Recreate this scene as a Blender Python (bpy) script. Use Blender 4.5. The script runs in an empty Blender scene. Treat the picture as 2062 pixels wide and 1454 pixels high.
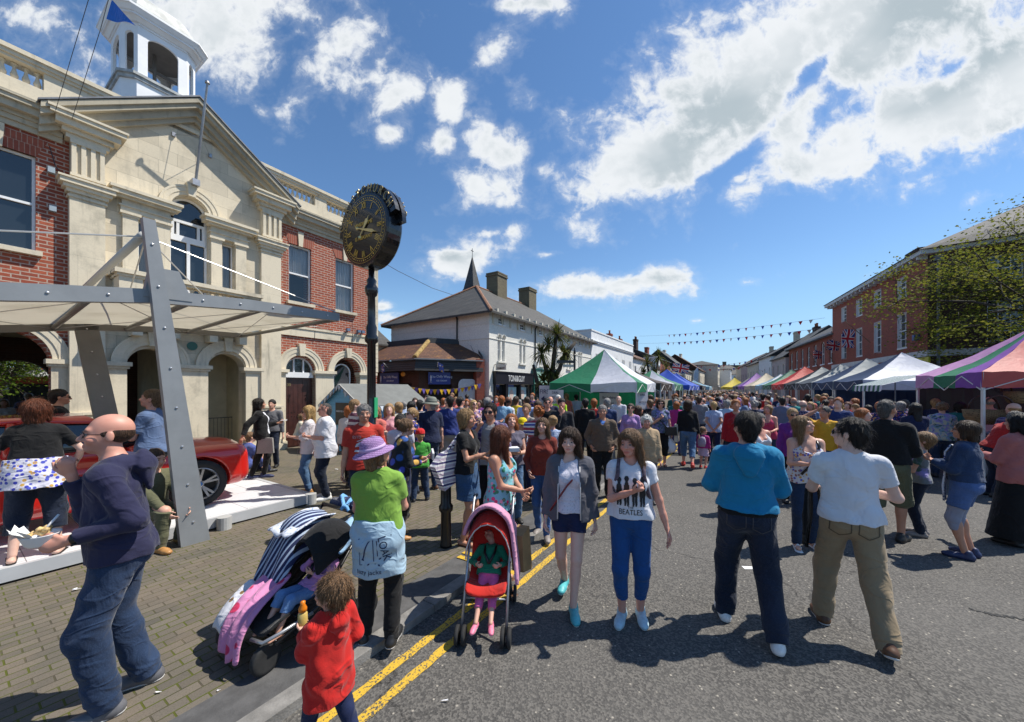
import bpy,math,random,time
import numpy as np
from mathutils import Vector,Matrix
from mathutils.geometry import tessellate_polygon
from mathutils.kdtree import KDTree
R = math.radians
SC = bpy.context.scene
COL = SC.collection
random.seed(7)
# ---------------------------------------------------------------- camera
cam = bpy.data.objects.new('camera',bpy.data.cameras.new('camera'))
COL.objects.link(cam)
cam.location = (0,0,2.0)
cam.rotation_euler = (R(90),0,0)
cam.data.sensor_width = 36.0
cam.data.lens = 740 / 2062 * 36
cam.data.shift_y = 57 / 2062
cam.data.clip_start = 0.05
cam.data.clip_end = 4000
SC.camera = cam
SC.view_settings.view_transform = 'Standard'
SC.view_settings.look = 'None'
SC.view_settings.exposure = 0.42
SC.view_settings.gamma = 1.0
SC.cycles.use_denoising = True
SC.cycles.max_bounces = 6
SC.cycles.transparent_max_bounces = 12
# ---------------------------------------------------------------- sun
SUN_EL = R(57)
sun_h = Vector((0.975,0.22,0)).normalized()          # horizontal direction towards the sun
sun_dir = Vector((sun_h.x * math.cos(SUN_EL),sun_h.y * math.cos(SUN_EL),math.sin(SUN_EL)))
sun = bpy.data.objects.new('sun',bpy.data.lights.new('sun','SUN'))
COL.objects.link(sun)
sun.data.energy = 4.6
sun.data.angle = R(0.53)
sun.data.color = (1.0,0.95,0.86)
sun.rotation_euler = sun_dir.to_track_quat('Z','Y').to_euler()
def nd(nt,typ,**kw):
 n = nt.nodes.new(typ)
 for k,v in kw.items():
  if k.startswith('i_'):
   key = k[2:]
   s = n.inputs[int(key)] if key.isdigit() else n.inputs[key.replace('_',' ')]
   if isinstance(v,bpy.types.NodeSocket):
    nt.links.new(v,s)
   else:
    s.default_value = v
  else:
   setattr(n,k,v)
 return n
def math_n(nt,op,a,b=None,c=None,clamp=False):
 n = nt.nodes.new('ShaderNodeMath')
 n.operation = op
 n.use_clamp = clamp
 for i,v in enumerate((a,b,c)):
  if v is None:
   continue
  if isinstance(v,bpy.types.NodeSocket):
   nt.links.new(v,n.inputs[i])
  else:
   n.inputs[i].default_value = v
 return n.outputs[0]
def ramp(nt,fac,a,b,lo=0.0,hi=1.0):
 n = nd(nt,'ShaderNodeMapRange',interpolation_type='SMOOTHSTEP',i_Value=fac)
 n.inputs[1].default_value = a
 n.inputs[2].default_value = b
 n.inputs[3].default_value = lo
 n.inputs[4].default_value = hi
 return n.outputs[0]
def mixc(nt,fac,a,b,blend='MIX'):
 n = nt.nodes.new('ShaderNodeMix')
 n.data_type = 'RGBA'
 n.blend_type = blend
 for s,v in ((n.inputs[0],fac),(n.inputs[6],a),(n.inputs[7],b)):
  if isinstance(v,bpy.types.NodeSocket):
   nt.links.new(v,s)
  elif not hasattr(v,'__len__'):
   s.default_value = v
  else:
   s.default_value = (*v[:3],1)
 return n.outputs[2]
# ---------------------------------------------------------------- sky with clouds
def build_world():
 w = bpy.data.worlds.new('World')
 SC.world = w
 w.use_nodes = True
 nt = w.node_tree
 nt.nodes.clear()
 out = nd(nt,'ShaderNodeOutputWorld')
 bg = nd(nt,'ShaderNodeBackground')
 sky = nd(nt,'ShaderNodeTexSky',sky_type='NISHITA')
 sky.sun_disc = False
 sky.sun_elevation = SUN_EL
 sky.sun_rotation = math.atan2(sun_h.x,sun_h.y)
 sky.air_density = 1.0
 sky.dust_density = 0.1
 sky.ozone_density = 2.6
 tc = nd(nt,'ShaderNodeTexCoord')
 d = tc.outputs['Generated']
 sx = nd(nt,'ShaderNodeSeparateXYZ',i_0=d)
 y = math_n(nt,'MAXIMUM',sx.outputs[1],0.02)
 u = math_n(nt,'DIVIDE',sx.outputs[0],y)
 v = math_n(nt,'DIVIDE',sx.outputs[2],y)
 uv = nd(nt,'ShaderNodeCombineXYZ',i_0=u,i_1=v).outputs[0]
 zz = math_n(nt,'ADD',math_n(nt,'MAXIMUM',sx.outputs[2],0.0),0.16)
 lay = nd(nt,'ShaderNodeCombineXYZ',i_0=math_n(nt,'DIVIDE',sx.outputs[0],zz),i_1=math_n(nt,'DIVIDE',sx.outputs[1],zz)).outputs[0]
 nA = nd(nt,'ShaderNodeTexNoise',i_Vector=lay,i_Scale=2.6,i_Detail=9.0,i_Roughness=0.62,i_Distortion=0.35).outputs[0]
 nB = nd(nt,'ShaderNodeTexNoise',i_Vector=uv,i_Scale=7.5,i_Detail=8.0,i_Roughness=0.58,i_Distortion=0.3).outputs[0]
 E = [(1330,300,230,105,27,1.1),(1500,190,330,150,27,1.2),(1750,60,430,150,20,1.25),(1240,375,110,50,10,.95),
   (1640,330,240,60,14,1.1),(1880,210,330,120,18,1.2),(1500,385,80,30,15,.8),(2050,130,260,160,15,1.2),
   (995,290,62,75,35,.95),(950,360,50,55,30,.85),(1020,375,42,42,40,.85),(905,200,42,60,10,.95),(890,285,42,38,20,.85),
   (790,265,42,26,15,.75),(800,190,75,45,40,.72),(690,90,80,95,-25,.72),(620,30,160,60,-20,.6),(1000,100,55,34,35,.62),
   (1110,5,75,40,-15,.9),(1020,5,50,20,0,.7),(930,520,85,42,8,1.0),(1035,465,32,22,20,.75),(985,470,40,12,5,.65),(1230,578,190,30,3,1.0),
   (1330,560,90,24,5,.9),(1110,512,22,8,10,.6),(1410,645,14,5,0,.6),(1505,568,40,9,5,.5),(450,60,110,105,-20,1.1),(330,30,110,60,0,1.0),(500,10,80,70,0,1.0),
   (60,40,120,40,-20,.55),(770,617,16,8,0,.75),(780,642,30,10,0,.6),(575,225,60,35,30,.5),(1040,200,30,30,40,.55),(1090,345,24,26,40,.6),(1840,530,60,14,15,.62),(1960,400,30,12,15,.5),(-300,250,420,160,0,.9),(2500,250,300,160,0,.9)]
 dens = None
 for px,py,rx,ry,a,wt in E:
  m = nd(nt,'ShaderNodeMapping',vector_type='TEXTURE',i_Vector=uv)
  m.inputs[1].default_value = ((px - 1031) / 740,(784 - py) / 740,0)
  m.inputs[2].default_value = (0,0,R(a))
  m.inputs[3].default_value = (rx / 740,ry / 740,1)
  ln = nd(nt,'ShaderNodeVectorMath',operation='LENGTH',i_0=m.outputs[0]).outputs['Value']
  e = math_n(nt,'MULTIPLY_ADD',ln,-wt * 0.72,wt)
  dens = e if dens is None else math_n(nt,'SMOOTH_MAX',dens,e,0.16)
 for px,py,rx,ry,a,wt in ((1545,258,190,14,50,.48),(1625,150,34,20,40,.5),(1450,350,90,14,30,.5),(1930,130,90,10,30,.25)):
  m = nd(nt,'ShaderNodeMapping',vector_type='TEXTURE',i_Vector=uv)
  m.inputs[1].default_value = ((px - 1031) / 740,(784 - py) / 740,0)
  m.inputs[2].default_value = (0,0,R(a))
  m.inputs[3].default_value = (rx / 740,ry / 740,1)
  ln = nd(nt,'ShaderNodeVectorMath',operation='LENGTH',i_0=m.outputs[0]).outputs['Value']
  dens = math_n(nt,'SUBTRACT',dens,ramp(nt,ln,0,1.8,wt,0))
 nD = nd(nt,'ShaderNodeTexNoise',i_Vector=uv,i_Scale=24.0,i_Detail=7.0,i_Roughness=0.62,i_Distortion=0.6).outputs[0]
 fr = math_n(nt,'SUBTRACT',math_n(nt,'MULTIPLY_ADD',nA,0.55,math_n(nt,'MULTIPLY_ADD',nD,.32,math_n(nt,'MULTIPLY',nB,0.75))),0.81)   # noise,centred on zero
 back = math_n(nt,'MULTIPLY',math_n(nt,'LESS_THAN',sx.outputs[1],0.02),0.22)
 field = math_n(nt,'MULTIPLY_ADD',fr,2.5,math_n(nt,'ADD',math_n(nt,'MAXIMUM',dens,-0.6),back))
 cover = math_n(nt,'MAXIMUM',ramp(nt,field,0.18,0.70),ramp(nt,field,-.05,.45,0,.16))
 thick = ramp(nt,field,0.55,1.15)
 nC = nd(nt,'ShaderNodeTexNoise',i_Vector=lay,i_Scale=2.2,i_Detail=4.0,i_Roughness=0.5).outputs[0]
 tone = math_n(nt,'MULTIPLY',thick,ramp(nt,nC,0.34,0.62),clamp=True)
 cc = mixc(nt,tone,(0.68,0.70,0.715),(0.36,0.42,0.45))
 skyc = nd(nt,'ShaderNodeVectorMath',operation='SCALE',i_0=sky.outputs[0])
 skyc.inputs['Scale'].default_value = 0.112
 hsv = nd(nt,'ShaderNodeHueSaturation',i_Color=skyc.outputs[0])
 hsv.inputs['Saturation'].default_value = 1.14
 hsv.inputs['Value'].default_value = 1.0
 low = ramp(nt,sx.outputs[2],0.0,0.34,1,0)
 hs = nd(nt,'ShaderNodeMix',data_type='RGBA')
 nt.links.new(math_n(nt,'MULTIPLY',low,.75),hs.inputs[0])
 nt.links.new(hsv.outputs[0],hs.inputs[6])
 hs.inputs[7].default_value = (.25,.46,.70,1)
 fin = mixc(nt,math_n(nt,'MULTIPLY',cover,0.96),hs.outputs[2],cc)
 nt.links.new(fin,bg.inputs[0])
 bg.inputs[1].default_value = 1.0
 nt.links.new(bg.outputs[0],out.inputs[0])
build_world()
# ---------------------------------------------------------------- frames of the place
U = Vector((0.5386,0.8426,0))      # along the street,left side
NN = Vector((0.8426,-0.5386,0))    # from the left facades towards the street
U2 = Vector((0.4185,0.908,0))      # along the street,right side
RZ = math.atan2(U.y,U.x)
PAVE = 0.06                          # height of the pavement over the road
def gp(px,py,z=0.0):
 """the point of the level z that lies in that direction from where the photographer stands"""
 Y = (2.0 - z) * 740 / (py - 784)
 return Vector(((px - 1031) / 740 * Y,Y,z))
def at(px,Y,z=0.0):
 return Vector(((px - 1031) / 740 * Y,Y,z))
def loc_du(d,s,z=0.0):
 return NN * d + U * s + Vector((0,0,z))
# ---------------------------------------------------------------- objects
def tag(o,label=None,cat=None,group=None,kind=None):
 for k,v in (('label',label),('category',cat),('group',group),('kind',kind)):
  if v:
   o[k] = v
 return o
def thing(name,label,cat,loc=(0,0,0),rz=0.0,group=None):
 o = bpy.data.objects.new(name,None)
 COL.objects.link(o)
 o.location = loc
 o.rotation_euler = (0,0,rz)
 o.empty_display_size = 0.2
 return tag(o,label,cat,group)
def copy_tree(o,parent=None):
 c = o.copy()
 COL.objects.link(c)
 if parent is not None:
  c.parent = parent
 for ch in list(o.children):
  copy_tree(ch,c)
 return c
def mesh_obj(name,v,f,m=None,parent=None,smooth=False,loc=None):
 """v: (n,3) array, f: (m,4) quad array or list of tuples"""
 me = bpy.data.meshes.new(name)
 if isinstance(f,np.ndarray):
  me.vertices.add(len(v))
  me.vertices.foreach_set('co',np.ascontiguousarray(v,np.float32).ravel())
  n,k = f.shape
  me.loops.add(n * k)
  me.loops.foreach_set('vertex_index',np.ascontiguousarray(f,np.int32).ravel())
  me.polygons.add(n)
  me.polygons.foreach_set('loop_start',np.arange(0,n * k,k,dtype=np.int32))
  me.polygons.foreach_set('loop_total',np.full(n,k,dtype=np.int32))
  me.update(calc_edges=True)
 else:
  me.from_pydata([tuple(p) for p in v],[],f)
 if smooth:
  me.polygons.foreach_set('use_smooth',np.ones(len(me.polygons),dtype=bool))
 o = bpy.data.objects.new(name,me)
 COL.objects.link(o)
 if m is not None:
  me.materials.append(m)
 if parent is not None:
  o.parent = parent
 if loc is not None:
  o.location = loc
 return o
class MB:
 """collects shapes into one mesh"""
 def __init__(s):
  s.v,s.f = [],[]
 def add(s,v,f):
  b = len(s.v)
  s.v += [tuple(p) for p in v]
  s.f += [tuple(i + b for i in q) for q in f]
  return s
 def box(s,x0,x1,y0,y1,z0,z1):
  v = [(x,y,z) for z in (z0,z1) for y in (y0,y1) for x in (x0,x1)]
  return s.add(v,[(0,2,3,1),(4,5,7,6),(0,1,5,4),(2,6,7,3),(0,4,6,2),(1,3,7,5)])
 def beam(s,a,b,w,h,up=(0,0,1)):
  a,b = Vector(a),Vector(b)
  d = (b - a).normalized()
  x = d.cross(Vector(up)).normalized()
  z = x.cross(d)
  v = [p + x * i * w / 2 + z * j * h / 2 for p in (a,b) for i,j in ((-1,-1),(1,-1),(1,1),(-1,1))]
  return s.add(v,[(0,1,2,3),(7,6,5,4),(0,4,5,1),(1,5,6,2),(2,6,7,3),(3,7,4,0)])
 def tube(s,pts,r,n=8,cap=True):
  pts = [Vector(p) for p in pts]
  rs = r if isinstance(r,(list,tuple)) else [r] * len(pts)
  rings = []
  ref = None
  for i,p in enumerate(pts):
   d = (pts[min(i + 1,len(pts) - 1)] - pts[max(i - 1,0)]).normalized()
   if ref is None:
    ref = d.orthogonal().normalized()
   x = (ref - d * ref.dot(d)).normalized()
   ref = x
   y = d.cross(x)
   rings.append([p + (x * math.cos(2 * math.pi * k / n) + y * math.sin(2 * math.pi * k / n)) * rs[i] for k in range(n)])
  return s.loft(rings,cap)
 def loft(s,rings,cap=True,closed=True):
  n = len(rings[0])
  v = [p for q in rings for p in q]
  f = []
  for i in range(len(rings) - 1):
   for k in range(n if closed else n - 1):
    a,b = i * n + k,i * n + (k + 1) % n
    f.append((a,b,b + n,a + n))
  if cap:
   f.append(tuple(range(n - 1,-1,-1)))
   f.append(tuple(range((len(rings) - 1) * n,len(rings) * n)))
  return s.add(v,f)
 def lathe(s,prof,c=(0,0,0),n=16,sx=1.0,sy=1.0):
  rings = [[(c[0] + r * sx * math.cos(2 * math.pi * k / n),c[1] + r * sy * math.sin(2 * math.pi * k / n),c[2] + z) for k in range(n)] for r,z in prof]
  return s.loft(rings)
 def prism(s,poly,y0,y1):
  """poly of (x, z), extruded along y (counter-clockwise seen from -y)"""
  n = len(poly)
  v = [(x,y0,z) for x,z in poly] + [(x,y1,z) for x,z in poly]
  f = [tuple(range(n)),tuple(range(2 * n - 1,n - 1,-1))]
  f += [(i,i + n,(i + 1) % n + n,(i + 1) % n) for i in range(n)]
  return s.add(v,f)
 def panel(s,outer,holes,y,depth):
  """a wall face at y facing -y with openings, their reveals running back by depth"""
  loops = [[Vector((x,z,0)) for x,z in q] for q in [outer] + holes]
  tris = tessellate_polygon(loops)
  flat = [p for q in loops for p in q]
  b = [(p.x,y,p.y) for p in flat]
  ff = []
  for t in tris:
   A,B,C = (flat[i] for i in t)
   ff.append(tuple(t) if (B - A).cross(C - A).z > 0 else (t[0],t[2],t[1]))
  s.add(b,ff)
  for h in holes + [outer]:
   n = len(h)
   v = [(x,y,z) for x,z in h] + [(x,y + depth,z) for x,z in h]
   s.add(v,[(i,(i + 1) % n,(i + 1) % n + n,i + n) for i in range(n)])
  return s
 def xf(s,M):
  s.v = [tuple(M @ Vector(p)) for p in s.v]
  return s
 def build(s,name,m=None,parent=None,smooth=False,loc=None):
  o = mesh_obj(name,s.v,s.f,m,parent,smooth,loc)
  return o
def arch_poly(xc,w,z0,zs,n=18,rise=None):
 r = w / 2
 rz = r if rise is None else rise
 return [(xc - r,z0),(xc + r,z0)] + [(xc + r * math.cos(math.pi * k / n),zs + rz * math.sin(math.pi * k / n)) for k in range(n + 1)]
def rect(x0,x1,z0,z1):
 return [(x0,z0),(x1,z0),(x1,z1),(x0,z1)]
_txt = {}
def text_mb(s,size,thick=0.01,align='CENTER',squash=1.0):
 """lettering in the x/z plane, facing -y, centred"""
 key = (s,align)
 if key not in _txt:
  c = bpy.data.curves.new('lettering','FONT')
  c.body = s
  c.align_x = align
  c.align_y = 'CENTER'
  c.extrude = 0.5
  c.resolution_u = 3
  o = bpy.data.objects.new('lettering',c)
  COL.objects.link(o)
  dg = bpy.context.evaluated_depsgraph_get()
  me = o.evaluated_get(dg).to_mesh()
  _txt[key] = ([tuple(q.co) for q in me.vertices],[tuple(p.vertices) for p in me.polygons])
  bpy.data.objects.remove(o)
  bpy.data.curves.remove(c)
 v,f = _txt[key]
 mb = MB()
 mb.add([(x * size * squash,-z * thick,y * size) for x,y,z in v],f)
 return mb
# ---------------------------------------------------------------- materials
_mats = {}
def lin(c):
 """sRGB 0-255 as read off a swatch -> linear"""
 return tuple(((x / 255) / 12.92 if x / 255 <= 0.04045 else ((x / 255 + 0.055) / 1.055) ** 2.4) for x in c)
def base_mat(name):
 m = bpy.data.materials.new(name)
 m.use_nodes = True
 nt = m.node_tree
 b = nt.nodes['Principled BSDF']
 return m,nt,b
def bump(nt,b,h,strength=0.4,dist=0.01):
 n = nd(nt,'ShaderNodeBump',i_Height=h)
 n.inputs['Strength'].default_value = strength
 n.inputs['Distance'].default_value = dist
 nt.links.new(n.outputs[0],b.inputs['Normal'])
 return n
def ocoord(nt,scale=(1,1,1),rot=(0,0,0),loc=(0,0,0)):
 tc = nd(nt,'ShaderNodeTexCoord')
 mp = nd(nt,'ShaderNodeMapping',i_Vector=tc.outputs['Object'])
 mp.inputs[1].default_value = loc
 mp.inputs[2].default_value = rot
 mp.inputs[3].default_value = scale
 return mp.outputs[0]
def plain(name,c,rough=0.6,metal=0.0,var=0.12,vscale=3.0,bmp=0.0,bscale=40.0,spec=0.5,coat=0.0):
 key = ('p',name,c,rough,metal,var,vscale,bmp,bscale,coat)
 if key in _mats:
  return _mats[key]
 m,nt,b = base_mat(name)
 co = ocoord(nt)
 b.inputs['Roughness'].default_value = rough
 b.inputs['Metallic'].default_value = metal
 b.inputs['Specular IOR Level'].default_value = spec
 b.inputs['Coat Weight'].default_value = coat
 b.inputs['Coat Roughness'].default_value = 0.03
 if var > 0:
  n = nd(nt,'ShaderNodeTexNoise',i_Vector=co,i_Scale=vscale,i_Detail=6.0,i_Roughness=0.65).outputs[0]
  f = ramp(nt,n,0.3,0.7)
  lo = tuple(x * (1 - var) for x in c)
  hi = tuple(min(1,x * (1 + var)) for x in c)
  nt.links.new(mixc(nt,f,lo,hi),b.inputs['Base Color'])
 else:
  b.inputs['Base Color'].default_value = (*c,1)
 if bmp > 0:
  n2 = nd(nt,'ShaderNodeTexNoise',i_Vector=co,i_Scale=bscale,i_Detail=5.0).outputs[0]
  bump(nt,b,n2,bmp,0.01)
 _mats[key] = m
 return m
def wallvec(nt):
 """wall coordinates (along the wall, height) whichever way an upright wall faces"""
 tc = nd(nt,'ShaderNodeTexCoord')
 s = nd(nt,'ShaderNodeSeparateXYZ',i_0=tc.outputs['Object'])
 return nd(nt,'ShaderNodeCombineXYZ',i_0=math_n(nt,'ADD',s.outputs[0],s.outputs[1]),i_1=s.outputs[2]).outputs[0],tc.outputs['Object']
def brick_mat(name,c1,c2,mortar,bw=0.225,bh=0.075,ms=0.009,dirt=0.25,bmp=0.6,rough=0.85,bias=0.0):
 m,nt,b = base_mat(name)
 w,oc = wallvec(nt)
 br = nd(nt,'ShaderNodeTexBrick',i_Vector=w,i_Scale=1.0)
 br.inputs['Color1'].default_value = (*c1,1)
 br.inputs['Color2'].default_value = (*c2,1)
 br.inputs['Mortar'].default_value = (*mortar,1)
 br.inputs['Mortar Size'].default_value = ms
 br.inputs['Brick Width'].default_value = bw
 br.inputs['Row Height'].default_value = bh
 br.inputs['Bias'].default_value = bias
 n = nd(nt,'ShaderNodeTexNoise',i_Vector=oc,i_Scale=0.9,i_Detail=8.0,i_Roughness=0.7).outputs[0]
 n3 = nd(nt,'ShaderNodeTexNoise',i_Vector=oc,i_Scale=14.0,i_Detail=3.0).outputs[0]
 c = mixc(nt,ramp(nt,n3,0.35,0.75,0.0,0.3),br.outputs[0],tuple(x * 0.4 for x in c1))
 c = mixc(nt,ramp(nt,n,0.42,0.75,0.0,dirt),c,(0.06,0.055,0.05))
 nt.links.new(c,b.inputs['Base Color'])
 b.inputs['Roughness'].default_value = rough
 h = math_n(nt,'SUBTRACT',1.0,br.outputs['Fac'])
 bump(nt,b,math_n(nt,'ADD',h,math_n(nt,'MULTIPLY',n3,0.4)),bmp,0.008)
 return m
def stone_mat(name,c,block=(0.75,0.33),joint=0.004,stain=0.5,dark=(0.10,0.095,0.075),var=0.14):
 m,nt,b = base_mat(name)
 w,oc = wallvec(nt)
 br = nd(nt,'ShaderNodeTexBrick',i_Vector=w,i_Scale=1.0)
 br.inputs['Color1'].default_value = (*[x * (1 + var) for x in c],1)
 br.inputs['Color2'].default_value = (*[x * (1 - var) for x in c],1)
 br.inputs['Mortar'].default_value = (*[x * 0.62 for x in c],1)
 br.inputs['Mortar Size'].default_value = joint
 br.inputs['Mortar Smooth'].default_value = 0.3
 br.inputs['Brick Width'].default_value = block[0]
 br.inputs['Row Height'].default_value = block[1]
 n = nd(nt,'ShaderNodeTexNoise',i_Vector=oc,i_Scale=1.1,i_Detail=9.0,i_Roughness=0.7).outputs[0]
 mp = nd(nt,'ShaderNodeMapping',i_Vector=oc)
 mp.inputs[3].default_value = (5,5,0.7)
 n2 = nd(nt,'ShaderNodeTexNoise',i_Vector=mp.outputs[0],i_Scale=1.2,i_Detail=6.0,i_Roughness=0.6).outputs[0]
 n3 = nd(nt,'ShaderNodeTexNoise',i_Vector=oc,i_Scale=30.0,i_Detail=5.0).outputs[0]
 cc = mixc(nt,ramp(nt,n,0.48,0.8,0.0,stain),br.outputs[0],dark)
 cc = mixc(nt,ramp(nt,n2,0.52,0.8,0.0,stain * 0.8),cc,dark)
 cc = mixc(nt,ramp(nt,n3,0.4,0.8,0.0,0.22),cc,tuple(x * 0.6 for x in c))
 nt.links.new(cc,b.inputs['Base Color'])
 b.inputs['Roughness'].default_value = 0.9
 bump(nt,b,math_n(nt,'ADD',math_n(nt,'MULTIPLY',br.outputs['Fac'],-0.6),math_n(nt,'MULTIPLY',n3,0.5)),0.4,0.008)
 return m
def roof_mat(name,c1,c2,tw=0.3,th=0.2,lichen=None,lam=0.0,axis='x'):
 m,nt,b = base_mat(name)
 tc = nd(nt,'ShaderNodeTexCoord')
 s = nd(nt,'ShaderNodeSeparateXYZ',i_0=tc.outputs['Object'])
 a = math_n(nt,'ADD',s.outputs[0],math_n(nt,'MULTIPLY',s.outputs[1],0.35))
 w = nd(nt,'ShaderNodeCombineXYZ',i_0=a,i_1=math_n(nt,'MULTIPLY',s.outputs[2],1.6)).outputs[0]
 br = nd(nt,'ShaderNodeTexBrick',i_Vector=w,i_Scale=1.0)
 br.inputs['Color1'].default_value = (*c1,1)
 br.inputs['Color2'].default_value = (*c2,1)
 br.inputs['Mortar'].default_value = (*[x * 0.35 for x in c1],1)
 br.inputs['Mortar Size'].default_value = 0.012
 br.inputs['Brick Width'].default_value = tw
 br.inputs['Row Height'].default_value = th
 n = nd(nt,'ShaderNodeTexNoise',i_Vector=tc.outputs['Object'],i_Scale=0.8,i_Detail=9.0,i_Roughness=0.7).outputs[0]
 c = mixc(nt,ramp(nt,n,0.4,0.7,0.0,0.5),br.outputs[0],tuple(x * 0.5 for x in c2))
 if lichen:
  n2 = nd(nt,'ShaderNodeTexNoise',i_Vector=tc.outputs['Object'],i_Scale=2.4,i_Detail=10.0,i_Roughness=0.75).outputs[0]
  c = mixc(nt,ramp(nt,n2,0.62 - lam * 0.15,0.72 - lam * 0.1,0.0,0.8),c,lichen)
 nt.links.new(c,b.inputs['Base Color'])
 b.inputs['Roughness'].default_value = 0.75
 bump(nt,b,math_n(nt,'SUBTRACT',1.0,br.outputs['Fac']),0.6,0.02)
 return m
def glass_mat(name,tint=(0.015,0.02,0.025),rough=0.03):
 m,nt,b = base_mat(name)
 oc = ocoord(nt)
 n = nd(nt,'ShaderNodeTexNoise',i_Vector=oc,i_Scale=1.3,i_Detail=2.0).outputs[0]
 nt.links.new(mixc(nt,n,tuple(x * 0.5 for x in tint),tuple(x * 1.6 for x in tint)),b.inputs['Base Color'])
 b.inputs['Roughness'].default_value = rough
 b.inputs['Specular IOR Level'].default_value = 0.9
 bump(nt,b,n,0.05,0.02)
 return m
def clear_mat(name,c=(0.9,0.95,0.95),ior=1.2):
 m,nt,b = base_mat(name)
 b.inputs['Base Color'].default_value = (*c,1)
 b.inputs['Transmission Weight'].default_value = 0.9
 b.inputs['Roughness'].default_value = 0.05
 b.inputs['IOR'].default_value = ior
 return m
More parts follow.
